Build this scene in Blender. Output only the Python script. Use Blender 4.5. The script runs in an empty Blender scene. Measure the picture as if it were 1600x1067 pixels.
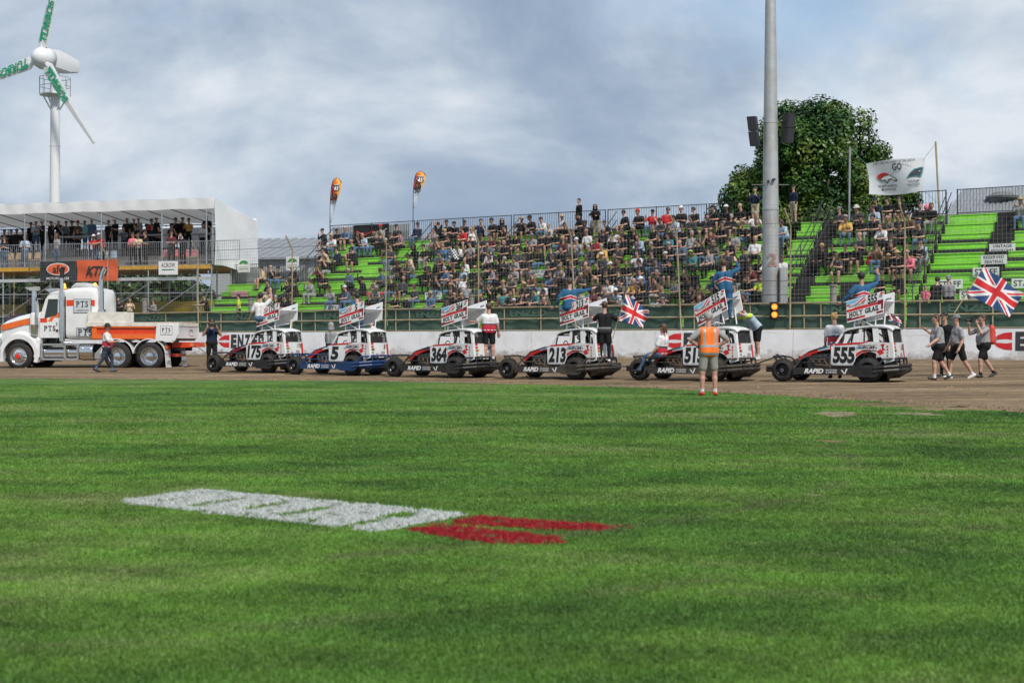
import bpy, bmesh, math, random
import numpy as np
from mathutils import Matrix, Vector
random.seed(7); RNG = np.random.default_rng(7)
SC = bpy.context.scene
COL = SC.collection
rad = math.radians
# ------------------------------------------------------------------ camera
cam = bpy.data.cameras.new('camera'); cam_o = bpy.data.objects.new('camera', cam); COL.objects.link(cam_o)
cam_o.location = (0, 0, 1.15); cam_o.rotation_euler = (rad(90), 0, 0)
cam.lens = 50; cam.sensor_width = 36; cam.clip_end = 3000; cam.clip_start = .1
cam.dof.use_dof = True; cam.dof.focus_distance = 41; cam.dof.aperture_fstop = 4.0
SC.camera = cam_o
# ------------------------------------------------------------------ world: broken overcast
SUN_EL, SUN_AZ = 50, 152          # azimuth clockwise from +Y: behind the camera, a little left
w = bpy.data.worlds.new('World'); SC.world = w; w.use_nodes = True
nt = w.node_tree; nt.nodes.clear(); N = nt.nodes.new; L = nt.links.new
out = N('ShaderNodeOutputWorld'); bg = N('ShaderNodeBackground'); bg.inputs[1].default_value = .118
sky = N('ShaderNodeTexSky'); sky.sky_type = 'NISHITA'; sky.sun_disc = False
sky.sun_elevation = rad(SUN_EL); sky.sun_rotation = rad(SUN_AZ); sky.dust_density = 1.0; sky.ozone_density = 1.5
tc = N('ShaderNodeTexCoord'); sep = N('ShaderNodeSeparateXYZ'); L(tc.outputs['Generated'], sep.inputs[0])
def wm(op, a, b=None, c=None):
    n = N('ShaderNodeMath'); n.operation = op
    for i, x in enumerate((a, b, c)):
        if x is None: continue
        if isinstance(x, (int, float)): n.inputs[i].default_value = x
        else: L(x, n.inputs[i])
    return n.outputs[0]
cmb = N('ShaderNodeCombineXYZ')                     # cloud lumps laid out over the dome, flattened a little towards the horizon
L(sep.outputs[0], cmb.inputs[0]); L(sep.outputs[1], cmb.inputs[1]); L(wm('MULTIPLY', sep.outputs[2], 1.75), cmb.inputs[2])
def wnoise(scale, det, rough, off, dist=0.0):
    mp = N('ShaderNodeMapping'); mp.inputs['Location'].default_value = off; mp.inputs['Scale'].default_value = (1, 1, 1)
    L(cmb.outputs[0], mp.inputs[0])
    n = N('ShaderNodeTexNoise'); n.inputs['Scale'].default_value = scale; n.inputs['Detail'].default_value = det
    n.inputs['Roughness'].default_value = rough; n.inputs['Distortion'].default_value = dist
    L(mp.outputs[0], n.inputs[0]); return n.outputs[0]
def wramp(v, stops):
    r = N('ShaderNodeValToRGB'); e = r.color_ramp.elements
    while len(e) < len(stops): e.new(.5)
    for k, (p, c) in zip(e, stops): k.position = p; k.color = (*c, 1)
    L(v, r.inputs[0]); return r.outputs[0]
cover = wramp(wnoise(2.6, 7, .55, (2.3, 5.1, .7), .2), [(.33, (.35, .35, .35)), (.46, (1, 1, 1))])
shade = wramp(wnoise(4.6, 11, .56, (7.7, 1.4, 2), .25), [(.32, (1.85, 2.45, 3.3)), (.43, (2.4, 3.0, 3.85)), (.53, (3.4, 3.95, 4.65)), (.65, (4.9, 5.25, 5.65))])
hsv = N('ShaderNodeMix'); hsv.data_type = 'RGBA'; hsv.blend_type = 'MULTIPLY'; hsv.inputs[0].default_value = 1
L(sky.outputs[0], hsv.inputs[6]); hsv.inputs[7].default_value = (.92, .98, .98, 1)
mx = N('ShaderNodeMix'); mx.data_type = 'RGBA'
L(cover, mx.inputs[0]); L(hsv.outputs[2], mx.inputs[6]); L(shade, mx.inputs[7])
L(mx.outputs[2], bg.inputs[0]); L(bg.outputs[0], out.inputs[0])
sun = bpy.data.lights.new('sun', 'SUN'); sun.energy = 3.1; sun.angle = rad(8); sun.color = (1, .94, .85)
sun_o = bpy.data.objects.new('sun', sun); COL.objects.link(sun_o)
sun_o.rotation_euler = (rad(90 - SUN_EL), 0, rad(-SUN_AZ + 180)); sun_o.location = (0, -20, 60)
vs = SC.view_settings; vs.view_transform = 'Standard'; vs.look = 'None'; vs.exposure = 0.38; vs.gamma = 1; vs.use_curve_mapping = False
SC.cycles.max_bounces = 6; SC.cycles.transparent_max_bounces = 6

# ------------------------------------------------------------------ helpers
F = 2222.2
def lin(c):                                        # sRGB 0..255 -> linear
    return tuple(((x/255)/12.92 if x/255 <= .04045 else ((x/255+.055)/1.055)**2.4) for x in c)
CT, ST = math.cos(rad(33)), math.sin(rad(33))
U = Vector((CT, -ST, 0)); NRM = Vector((ST, CT, 0))       # along the wall to the right; away from the infield
def ab(a, b, z=0): return Vector((U.x*a+NRM.x*b, U.y*a+NRM.y*b, z))
def ray_b(x, b):                                   # photo column x on the vertical plane at distance b -> (X, D)
    k = (x-800)/F; D = b/(k*ST+CT); return k*D, D
def pxb(x, y, b):
    X, D = ray_b(x, b); return Vector((X, D, 1.15+(534-y)*D/F))
def a_of(x, b):
    X, D = ray_b(x, b); return X*CT-D*ST
def pxd(x, y, D): return Vector(((x-800)/F*D, D, 1.15+(534-y)*D/F))

MC = {}
def mat(name, col, rough=.6, metal=0., var=.12, scale=6., bump=0., spec=.5, coat=0., emit=None, dirt=None):
    if name in MC: return MC[name]
    m = bpy.data.materials.new(name); m.use_nodes = True; MC[name] = m
    t = m.node_tree; p = t.nodes['Principled BSDF']
    p.inputs['Roughness'].default_value = rough; p.inputs['Metallic'].default_value = metal
    p.inputs['Specular IOR Level'].default_value = spec; p.inputs['Coat Weight'].default_value = coat
    if emit: p.inputs['Emission Color'].default_value = (*emit[0], 1); p.inputs['Emission Strength'].default_value = emit[1]
    g = t.nodes.new('ShaderNodeNewGeometry')
    n = t.nodes.new('ShaderNodeTexNoise'); n.inputs['Scale'].default_value = scale; n.inputs['Detail'].default_value = 4
    t.links.new(g.outputs['Position'], n.inputs[0])
    r = t.nodes.new('ShaderNodeValToRGB'); e = r.color_ramp.elements
    e[0].position = .3; e[1].position = .7
    e[0].color = (*[c*(1-var) for c in col], 1); e[1].color = (*[min(1, c*(1+var)) for c in col], 1)
    t.links.new(n.outputs[0], r.inputs[0]); cur = r.outputs[0]
    if dirt:                                       # dust or grime with its own blotchy shape
        n2 = t.nodes.new('ShaderNodeTexNoise'); n2.inputs['Scale'].default_value = dirt[2]; n2.inputs['Detail'].default_value = 7; n2.inputs['Roughness'].default_value = .68
        t.links.new(g.outputs['Position'], n2.inputs[0])
        r2 = t.nodes.new('ShaderNodeValToRGB'); r2.color_ramp.elements[0].position = .48; r2.color_ramp.elements[1].position = .72
        r2.color_ramp.elements[1].color = (dirt[1],)*3+(1,); t.links.new(n2.outputs[0], r2.inputs[0])
        mm = t.nodes.new('ShaderNodeMix'); mm.data_type = 'RGBA'; t.links.new(r2.outputs[0], mm.inputs[0])
        t.links.new(cur, mm.inputs[6]); mm.inputs[7].default_value = (*dirt[0], 1); cur = mm.outputs[2]
    t.links.new(cur, p.inputs['Base Color'])
    if bump:
        b = t.nodes.new('ShaderNodeBump'); b.inputs['Strength'].default_value = bump; b.inputs['Distance'].default_value = .02
        t.links.new(n.outputs[0], b.inputs['Height']); t.links.new(b.outputs[0], p.inputs['Normal'])
    return m

def tag(o, label=None, cat=None, group=None, kind=None):
    if label: o['label'] = label
    if cat: o['category'] = cat
    if group: o['group'] = group
    if kind: o['kind'] = kind
    return o
def link(name, data, parent=None, loc=None, rot=None):
    o = bpy.data.objects.new(name, data); COL.objects.link(o)
    if parent: o.parent = parent
    if loc is not None: o.location = loc
    if rot is not None: o.rotation_euler = rot
    return o
def thing(name, label, cat, loc=(0, 0, 0), rz=0, group=None):
    return tag(link(name, None, None, loc, (0, 0, rz)), label, cat, group)

def basis(d):
    d = Vector(d).normalized(); a = Vector((0, 0, 1)) if abs(d.z) < .95 else Vector((1, 0, 0))
    r = d.cross(a).normalized(); return r, r.cross(d).normalized()
class MB:
    def __init__(s): s.v = []; s.f = []; s.m = []
    def add(s, vs, fs, m=0):
        o = len(s.v); s.v += [tuple(x) for x in vs]; s.f += [tuple(i+o for i in f) for f in fs]; s.m += [m]*len(fs); return s
    def hexa(s, p, m=0):
        return s.add(p, [(0, 3, 2, 1), (4, 5, 6, 7), (0, 1, 5, 4), (1, 2, 6, 5), (2, 3, 7, 6), (3, 0, 4, 7)], m)
    def box(s, x0, x1, y0, y1, z0, z1, m=0):
        return s.hexa([(x0, y0, z0), (x1, y0, z0), (x1, y1, z0), (x0, y1, z0), (x0, y0, z1), (x1, y0, z1), (x1, y1, z1), (x0, y1, z1)], m)
    def obox(s, c, r, u, d, hr, hu, hd, m=0):      # oriented box
        c = Vector(c); r = Vector(r)*hr; u = Vector(u)*hu; d = Vector(d)*hd
        return s.hexa([c-r-u-d, c+r-u-d, c+r+u-d, c-r+u-d, c-r-u+d, c+r-u+d, c+r+u+d, c-r+u+d], m)
    def tube(s, p, q, r, n=8, r2=None, m=0, caps=True):
        p = Vector(p); q = Vector(q); a, b = basis(q-p); r2 = r if r2 is None else r2; vs = []
        for c, rr in ((p, r), (q, r2)):
            for i in range(n):
                t = 2*math.pi*i/n; vs.append(c+a*rr*math.cos(t)+b*rr*math.sin(t))
        fs = [(i, (i+1) % n, n+(i+1) % n, n+i) for i in range(n)]
        if caps: fs += [tuple(range(n))[::-1], tuple(range(n, 2*n))]
        return s.add(vs, fs, m)
    def path(s, pts, r, n=6, m=0, closed=False):
        k = len(pts)
        for i in range(k if closed else k-1): s.tube(pts[i], pts[(i+1) % k], r, n, None, m)
        return s
    def prism(s, poly, off, m=0, mside=None):      # poly: 3D points in a plane, off: extrusion vector
        k = len(poly); o = Vector(off); P = [Vector(x) for x in poly]
        s.add(P+[x+o for x in P], [tuple(range(k))[::-1], tuple(range(k, 2*k))], m)
        s.f += [(len(s.v)-2*k+i, len(s.v)-2*k+(i+1) % k, len(s.v)-k+(i+1) % k, len(s.v)-k+i) for i in range(k)]
        s.m += [m if mside is None else mside]*k; return s
    def lathe(s, c, axis, prof, n=20, m=0, caps=True):        # prof: (along axis, radius)
        c = Vector(c); ax = Vector(axis).normalized(); a, b = basis(ax); vs = []; k = len(prof)
        for (h, r) in prof:
            for i in range(n):
                t = 2*math.pi*i/n; vs.append(c+ax*h+a*r*math.cos(t)+b*r*math.sin(t))
        fs = [(j*n+i, j*n+(i+1) % n, (j+1)*n+(i+1) % n, (j+1)*n+i) for j in range(k-1) for i in range(n)]
        if caps: fs += [tuple(range(n))[::-1], tuple(range((k-1)*n, k*n))]
        return s.add(vs, fs, m)
    def grid(s, fn, nu, nv, m=0, mf=None):         # fn(u,v)->point, mf(u,v)->material
        vs = [fn(i/nu, j/nv) for j in range(nv+1) for i in range(nu+1)]
        o = len(s.v); s.v += [tuple(x) for x in vs]
        for j in range(nv):
            for i in range(nu):
                q = o+j*(nu+1)+i; s.f.append((q, q+1, q+nu+2, q+nu+1))
                s.m.append(mf((i+.5)/nu, (j+.5)/nv) if mf else m)
        return s
    def text(s, t, o, r, u, size, m=0, bold=0., shear=0., xs=1., d=0., fit=None):
        vs, fs, wd = text_geo(t, bold, shear); o = Vector(o); r = Vector(r).normalized(); u = Vector(u).normalized(); n = r.cross(u)
        if fit: xs = fit/(wd*size)
        return s.add([o+r*(x*size*xs)+u*(y*size)+n*d for x, y in vs], fs, m)
    def mesh(s, name, mats, smooth=False):
        me = bpy.data.meshes.new(name); me.from_pydata(s.v, [], s.f)
        for x in mats: me.materials.append(x)
        if len(mats) > 1: me.polygons.foreach_set('material_index', s.m)
        if smooth: me.polygons.foreach_set('use_smooth', [True]*len(s.f))
        return me
    def build(s, name, mats, parent=None, smooth=False, loc=None, rot=None):
        if not isinstance(mats, (list, tuple)): mats = [mats]
        me = s.mesh(name, mats, smooth)
        if smooth == 'auto':
            me.set_sharp_from_angle(angle=rad(35))
        return link(name, me, parent, loc, rot)
SLAB = {'H': ((.13, 0), (.87, 0), (.13, 1), (.87, 1)), 'L': ((.15, 0), (.15, 1)), 'Y': ((.5, 0), (.1, 1), (.9, 1)), 'G': (), 'O': (), 'R': ((.14, 0), (.9, 0), (.14, 1)), 'A': ((.08, 0), (.92, 0)), 'I': ((.5, 0), (.5, 1)), 'P': ((.15, 0), (.15, 1)), 'T': ((.5, 0),), 'S': (), ' ': ()}
def slab_text(mb, t, o, r, u, size, m, bold, fit):   # lettering with slab serifs, built letter by letter
    o = Vector(o); r = Vector(r).normalized(); u = Vector(u).normalized(); n = r.cross(u); ws = [text_geo(c, bold)[2] if c != ' ' else .30 for c in t]; gap = .13
    tot = sum(ws)+gap*(len(t)-1); xs = fit/(tot*size); x = -tot/2
    for c, w_ in zip(t, ws):
        if c != ' ':
            vs, fs, _ = text_geo(c, bold); ys = [v[1] for v in vs]; hi, lo = max(ys), min(ys)
            mb.add([o+r*((x+w_/2+a)*size*xs)+u*(b*size) for a, b in vs], fs, m)
            for sx, sy in SLAB[c]:
                cx = x+w_*sx; hw = .5*min(.40, max(.26, w_*.5)); y0, y1 = (lo, lo+.10) if sy == 0 else (hi-.10, hi)
                mb.add([o+n*.0015+r*((cx+a)*size*xs)+u*(b*size) for a, b in ((-hw, y0), (hw, y0), (hw, y1), (-hw, y1))], [(0, 1, 2, 3)], m)
        x += w_+gap
    return mb
TG = {}
def text_geo(t, bold=0., shear=0.):                # flat lettering, centred, cap height about 0.7
    k = (t, bold, shear)
    if k not in TG:
        c = bpy.data.curves.new('lettering', 'FONT'); c.body = t; c.align_x = 'CENTER'; c.align_y = 'CENTER'; c.resolution_u = 3
        c.offset = bold; c.shear = shear
        o = bpy.data.objects.new('lettering', c); COL.objects.link(o)
        me = o.to_mesh(); vs = [(v.co.x, v.co.y) for v in me.vertices]; fs = [tuple(p.vertices) for p in me.polygons]
        o.to_mesh_clear(); bpy.data.objects.remove(o); bpy.data.curves.remove(c)
        xs = [v[0] for v in vs] or [0, 1]
        ys = [v[1] for v in vs] or [0, 1]; cy = (min(ys)+max(ys))/2; cx = (min(xs)+max(xs))/2
        TG[k] = ([(x-cx, y-cy) for x, y in vs], fs, max(xs)-min(xs))
    return TG[k]
def box_text(lines, o, r, u, n, wd, ht, mb, mbg, mtx, bold=.012, sizes=None, th=.02):   # signboard with lines of text
    o = Vector(o); mb.obox(o, r, u, n, wd/2, ht/2, th/2, mbg); k = len(lines)
    for i, t in enumerate(lines):
        hh = ht/k*.9; y = ht/2-(i+.5)*ht/k
        mb.text(t, o+Vector(n)*(th/2+.004)+Vector(u)*y, r, u, hh, mtx, bold, fit=min(wd*.86, text_geo(t, bold)[2]*hh*1.1))
    return mb
def union_jack(u, v):                              # 0 blue, 1 white, 2 red; u over two units, v over one
    x = u*2-1; y = v-.5
    if abs(x) < .1 or abs(y) < .1: return 2
    if abs(x) < .167 or abs(y) < .167: return 1
    for sg in (1, -1):
        d = (y*sg-x/2)*.894
        if abs(d) < .1:
            side = d*sg*(1 if x > 0 else -1)
            t = d if (sg == 1) == (x < 0) else -d
            if 0 < t < .067: return 2
            return 1
    return 0
white = mat('white_paint', (.72, .73, .74), .35, var=.05, coat=.2)
black = mat('black_paint', (.015, .015, .017), .5)
ink = mat('black_print', (.012, .012, .014), .6)
redp = mat('red_paint', (.55, .018, .02), .4)
dred = mat('dark_red_paint', (.22, .012, .025), .45)
bluep = mat('navy_flag_blue', (.022, .068, .20), .6)
lbluep = mat('light_blue_print', (.2, .45, .68), .5)
greyp = mat('grey_print', (.28, .28, .3), .6)
whitep = mat('white_print', (.74, .74, .75), .55, var=.04)
redpr = mat('red_print', (.60, .02, .025), .55)
steel = mat('galvanised_steel', (.42, .43, .44), .45, .6, dirt=((.25, .2, .16), .6, 3))
blacks = mat('black_steel', (.022, .022, .025), .45)
chrome = mat('polished_steel', (.72, .72, .73), .16, 1., var=.05)
# ------------------------------------------------------------------ ground, track, lawn
def nz(t, src, scale, det=4, rough=.55, vec=(1, 1, 1), rot=0.):
    mp = t.nodes.new('ShaderNodeMapping'); mp.inputs['Scale'].default_value = vec; mp.inputs['Rotation'].default_value = (0, 0, rot)
    t.links.new(src, mp.inputs[0]); n = t.nodes.new('ShaderNodeTexNoise')
    n.inputs['Scale'].default_value = scale; n.inputs['Detail'].default_value = det; n.inputs['Roughness'].default_value = rough
    t.links.new(mp.outputs[0], n.inputs[0]); return n.outputs[0]
def ramp(t, v, stops):
    r = t.nodes.new('ShaderNodeValToRGB'); e = r.color_ramp.elements
    while len(e) < len(stops): e.new(.5)
    for k, (p, c) in zip(e, stops):
        k.position = p; k.color = (*(c if isinstance(c, tuple) else (c, c, c)), 1)
    t.links.new(v, r.inputs[0]); return r.outputs[0]
def mixc(t, fac, a, b, mode='MIX'):
    m = t.nodes.new('ShaderNodeMix'); m.data_type = 'RGBA'; m.blend_type = mode
    for s, x in ((m.inputs[0], fac), (m.inputs[6], a), (m.inputs[7], b)):
        if isinstance(x, (int, float)): s.default_value = x
        elif isinstance(x, tuple): s.default_value = (*x, 1)
        else: t.links.new(x, s)
    return m.outputs[2]
def posn(t): return t.nodes.new('ShaderNodeNewGeometry').outputs['Position']
def bumpn(t, h, st, dist):
    b = t.nodes.new('ShaderNodeBump'); b.inputs['Strength'].default_value = st; b.inputs['Distance'].default_value = dist
    t.links.new(h, b.inputs['Height']); t.links.new(b.outputs[0], t.nodes['Principled BSDF'].inputs['Normal'])
def newmat(name, rough, spec=.4):
    m = bpy.data.materials.new(name); m.use_nodes = True; MC[name] = m; p = m.node_tree.nodes['Principled BSDF']
    p.inputs['Roughness'].default_value = rough; p.inputs['Specular IOR Level'].default_value = spec
    return m, m.node_tree, p
def grass_colour(t, gain=1.):
    p = posn(t); g = lambda c: tuple(x*gain for x in c)
    big = ramp(t, nz(t, p, .38, 7, .68, (.6, 1, 1), .25), [(.30, g((.025, .075, .010))), (.42, g((.050, .124, .016))), (.53, g((.083, .174, .022))), (.66, g((.138, .182, .058)))])
    mid = ramp(t, nz(t, p, 1.5, 8, .74, (.75, 1.1, 1), .35), [(.34, .54), (.5, 1.), (.65, 1.36)])
    c = mixc(t, 1., big, mid, 'MULTIPLY')
    dry = ramp(t, nz(t, p, 1.05, 6, .7, (.45, 1, 1), -.3), [(.56, 0.), (.72, .55)])
    c = mixc(t, dry, c, g((.150, .150, .075)))
    band = ramp(t, nz(t, p, .55, 2, .5, (.06, 1, 1), .06), [(.38, .93), (.62, 1.06)])
    c = mixc(t, 1., c, band, 'MULTIPLY')
    s = t.nodes.new('ShaderNodeSeparateXYZ'); t.links.new(p, s.inputs[0])          # two worn wheel tracks curving across the right of the lawn
    def mth(op, a, b=None):
        n = t.nodes.new('ShaderNodeMath'); n.operation = op
        for i, x in enumerate((a, b)):
            if isinstance(x, (int, float)): n.inputs[i].default_value = x
            elif x is not None: t.links.new(x, n.inputs[i])
        return n.outputs[0]
    rr = mth('SQRT', mth('ADD', mth('POWER', mth('ADD', s.outputs[0], 5.2), 2.), mth('POWER', mth('ADD', s.outputs[1], -15.), 2.)))
    w_ = None
    for r0 in (8.6, 10.2):
        q = mth('SUBTRACT', 1., mth('MINIMUM', 1., mth('MULTIPLY', mth('ABSOLUTE', mth('SUBTRACT', rr, r0)), 5.5))); w_ = q if w_ is None else mth('MAXIMUM', w_, q)
    w_ = mth('MULTIPLY', w_, ramp(t, nz(t, p, .9, 5, .65), [(.42, 0.), (.62, .6)]))
    return mixc(t, w_, c, g((.095, .092, .048)))
lawnm, t, p = newmat('mown_grass', .8, .2)
c = grass_colour(t)
fine = ramp(t, nz(t, posn(t), 22, 6, .75, (.7, 1, 1)), [(.3, .5), (.5, .95), (.72, 1.5)])
t.links.new(mixc(t, 1., c, fine, 'MULTIPLY'), p.inputs['Base Color']); bumpn(t, nz(t, posn(t), 30, 6, .8), .9, .03)
bladem, t, p = newmat('grass_blade', .55, .35); t.links.new(grass_colour(t, 1.3), p.inputs['Base Color'])
def paintblade(nm, col):
    m, t, p = newmat(nm, .7, .3)
    f = ramp(t, nz(t, posn(t), 9, 5, .7), [(.34, (.09, .15, .06)), (.45, col)]); t.links.new(f, p.inputs['Base Color']); return m
wblade = paintblade('white_painted_grass', (.50, .53, .52)); rblade = paintblade('red_painted_grass', (.30, .012, .02))
dirtm, t, p = newmat('track_clay', .9, .25)
P = posn(t)
c = ramp(t, nz(t, P, .5, 6, .6, (.25, 1, 1), rad(30)), [(.3, (.100, .068, .038)), (.5, (.190, .132, .076)), (.70, (.300, .215, .130))])
c = mixc(t, 1., c, ramp(t, nz(t, P, 2.6, 8, .75, (.10, 1.3, 1), rad(30)), [(.34, .45), (.5, 1.), (.66, 1.3)]), 'MULTIPLY')
c = mixc(t, 1., c, ramp(t, nz(t, P, 6, 9, .85, (.5, 1, 1), rad(30)), [(.36, .38), (.51, 1.), (.64, 1.4)]), 'MULTIPLY')
t.links.new(c, p.inputs['Base Color']); bumpn(t, nz(t, P, 3.2, 8, .75, (.3, 1, 1), rad(30)), .8, .08)
palem, t, p = newmat('bare_pale_soil', .9, .2)
t.links.new(ramp(t, nz(t, posn(t), 3, 6, .7), [(.3, (.13, .10, .062)), (.7, (.30, .24, .17))]), p.inputs['Base Color'])
gravm = mat('bank_soil', (.10, .10, .07), .9, var=.35, scale=1.5, bump=.4)

def catmull(P, n):
    out = []
    for i in range(len(P)-1):
        p0, p1, p2, p3 = P[max(i-1, 0)], P[i], P[i+1], P[min(i+2, len(P)-1)]
        for k in range(n):
            s = k/n; out.append(tuple(.5*(2*b+(c-a)*s+(2*a-5*b+4*c-d)*s*s+(3*b-a-3*c+d)*s**3) for a, b, c, d in zip(p0, p1, p2, p3)))
    return out+[P[-1]]
EDGE = catmull([(-70, 48), (-40, 46), (-16, 44), (-9.6, 42.6), (-3.9, 41.0), (-.5, 38.6), (2.9, 35.6), (4.5, 32.8), (6.3, 28.6), (7.5, 25.6), (8.3, 22.6), (9.2, 17), (10.5, 8), (11, -12)], 40)
EA = np.array(EDGE)
def signed_edge(X, Y):                             # >0 outside the infield
    d2 = (EA[:, 0]-X)**2+(EA[:, 1]-Y)**2; i = int(d2.argmin()); j = min(max(i, 1), len(EA)-2)
    tx, ty = EA[j+1]-EA[j-1]; s = tx*(Y-EA[i, 1])-ty*(X-EA[i, 0]); return math.copysign(math.sqrt(d2[i]), s)
def track_z(X, Y):
    e = signed_edge(X, Y)
    if e < -.6: return -.05
    if e < 0: return e*.08
    dw = 54.0-(X*ST+Y*CT)
    if dw < 0: return .46
    return .46*(e/(e+dw))**1.15
m = MB(); nx, ny = 130, 92
xs = np.linspace(-72, 46, nx); ys = np.linspace(14, 104, ny)
m.add([(x, y, track_z(x, y)) for y in ys for x in xs], [(j*nx+i, j*nx+i+1, (j+1)*nx+i+1, (j+1)*nx+i) for j in range(ny-1) for i in range(nx-1)
      if xs[i]*ST+ys[j]*CT < 54.6])
tag(m.build('track', dirtm, smooth=True), kind='structure')
g = MB(); g.add([(-1500, -600, -.2), (1500, -600, -.2), (1500, 2000, -.2), (-1500, 2000, -.2)], [(0, 1, 2, 3)])
tag(g.build('ground', gravm), kind='structure')
jr = random.Random(3)
poly = [(x+jr.uniform(-.05, .05), y+jr.uniform(-.12, .12), .004) for x, y in EDGE]+[(11, -14, .004), (-70, -14, .004)]
lw = MB(); lw.add(poly, [tuple(range(len(poly)))[::-1]]); tag(lw.build('lawn', lawnm), kind='structure')
SOIL = []
def patch(name, pts, m_, z, n=9, jit=.05):
    P3 = [pxd(x, y, F*1.15/(y-534)) for x, y in pts]; P3 = catmull([(p.x, p.y) for p in P3]+[(P3[0].x, P3[0].y)], n)[:-1]
    if name == 'bare_soil': SOIL.append(P3)
    b = MB(); b.add([(x+jr.uniform(-jit, jit), y+jr.uniform(-2*jit, 2*jit), z) for x, y in P3], [tuple(range(len(P3)))]); o = b.build(name, m_)
    if o.data.polygons[0].normal.z < 0: o.data.flip_normals()
    return tag(o, kind='structure')
def blob_patch(cx, cy, rx, ry, m_, seed):
    r_ = random.Random(seed); ph = [(k, r_.uniform(0, 6.28), r_.uniform(.05, .30)/k**.5) for k in (2, 3, 5, 7, 11, 17)]
    q = F*1.15/(cy-534); X0 = (cx-800)/F*q; P_ = []
    for t_ in np.linspace(0, 2*math.pi, 90)[:-1]:
        s_ = 1+sum(a*math.sin(k*t_+p) for k, p, a in ph); P_.append((X0+rx*s_*math.cos(t_), q+ry*s_*math.sin(t_)))
    b = MB(); b.add([(x, y, .010) for x, y in P_], [tuple(range(len(P_)))]); SOIL.append(P_); return tag(b.build('bare_soil', m_), kind='structure')
blob_patch(1306, 648, .36, .75, palem, 2); blob_patch(1434, 648, .38, .42, palem, 5); blob_patch(1300, 691, .16, .22, dirtm, 9); blob_patch(1395, 634, 1.15, .80, dirtm, 12); blob_patch(1500, 640, .75, .7, dirtm, 14); blob_patch(1275, 776, .05, .06, palem, 4)

# --- real blades on the near lawn, white and red painted ones where the logo is marked out
def ground_pt(x, y): D = F*1.15/(y-534); return ((x-800)/F*D, D)
def inpoly(px_, py_, poly):
    r = np.zeros(len(px_), bool); n = len(poly); j = n-1
    for i in range(n):
        xi, yi = poly[i]; xj, yj = poly[j]
        r ^= ((yi > py_) != (yj > py_)) & (px_ < (xj-xi)*(py_-yi)/(yj-yi+1e-12)+xi); j = i
    return r
# logo frame: letters read from the far side (upside down seen from here)
c00, c10, c11, c01 = [np.array(ground_pt(*q)) for q in ((187, 787), (590, 833), (725, 807), (312, 769))]
def lg(s, q): return tuple((1-s)*(1-q)*c00+s*(1-q)*c10+s*q*c11+(1-s)*q*c01)
LET = []
GAPS = []                                          # unpainted slits that draw the letters E N Z E D inside the white block
for q_ in (((236, 786.5), (285, 780.5), (287, 783), (240, 789.5)), ((293, 792), (336, 785), (383, 781), (384, 785), (334, 791), (300, 796.5)), ((372, 797), (451, 786), (452, 791.5), (382, 802.5)),
           ((424, 806), (517, 794.5), (520, 800), (437, 811.5)), ((462, 820), (492, 812), (506, 814.5), (472, 824)), ((528, 824.5), (558, 818), (604, 813.5), (602, 818.5), (562, 825.5), (536, 829)), ((588, 810.5), (618, 804), (658, 802.5), (652, 808), (644, 813), (606, 813.5))):
    P_ = [np.array(ground_pt(*p_)) for p_ in q_]; c_ = sum(P_)/len(P_); GAPS.append([c_+(p_-c_)*np.array((1.08, 1.22)) for p_ in P_])
WHITE = [lg(0, 0), lg(1, 0), lg(1, 1), lg(0, 1)]
RED = [[ground_pt(*q) for q in ((640, 831), (688, 825), (745, 829.5), (830, 839), (890, 849), (850, 853), (770, 851), (700, 842))],
       [ground_pt(*q) for q in ((703, 820.5), (745, 811), (790, 814), (860, 819), (975, 826.5), (930, 831), (850, 829.5), (770, 825))]]
pts = []
for (y0, y1, dens) in ((4.0, 6.2, 3600), (6.2, 8.2, 2800), (8.2, 11, 1900), (11, 15, 900), (15, 20, 420), (20, 27, 170), (27, 38, 55)):
    hw = .47*y1+.6; n = int(2*hw*(y1-y0)*dens)
    q = np.stack([RNG.uniform(-hw, hw, n), RNG.uniform(y0, y1, n)], 1)
    pts.append(q[np.abs(q[:, 0]) < .47*q[:, 1]+.6])
pts = np.concatenate(pts); pts = pts[pts[:, 0] < np.interp(pts[:, 1], EA[::-1, 1], EA[::-1, 0])-.1]
for q_ in SOIL: pts = pts[~(inpoly(pts[:, 0], pts[:, 1], q_) & (RNG.random(len(pts)) < .86))]
jx = pts[:, 0]+RNG.normal(0, .018, len(pts)); jy = pts[:, 1]+RNG.normal(0, .03, len(pts))
wmask = inpoly(jx, jy, WHITE)
for s in GAPS: wmask &= ~inpoly(jx, jy, s)
rmask = inpoly(jx, jy, RED[0]) | inpoly(jx, jy, RED[1])
def tuft(h, n, spread, seed):
    r = random.Random(seed); V = []; Fc = []
    for i in range(n):
        a = r.uniform(0, 6.28); d = r.uniform(0, spread); x, y = d*math.cos(a), d*math.sin(a); b = r.uniform(0, 6.28); wv = r.uniform(.0011, .0021)
        hh = h*r.uniform(.55, 1.15); le = r.uniform(.1, .7)*hh; o = len(V); dx, dy = math.cos(b), math.sin(b)
        V += [(x-dy*wv, y+dx*wv, 0), (x+dy*wv, y-dx*wv, 0), (x+dx*le*.4-dy*wv*.8, y+dy*le*.4+dx*wv*.8, hh*.6), (x+dx*le*.4+dy*wv*.8, y+dy*le*.4-dx*wv*.8, hh*.6), (x+dx*le, y+dy*le, hh)]
        Fc += [(o, o+1, o+3, o+2), (o+2, o+3, o+4)]
    return V, Fc
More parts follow.
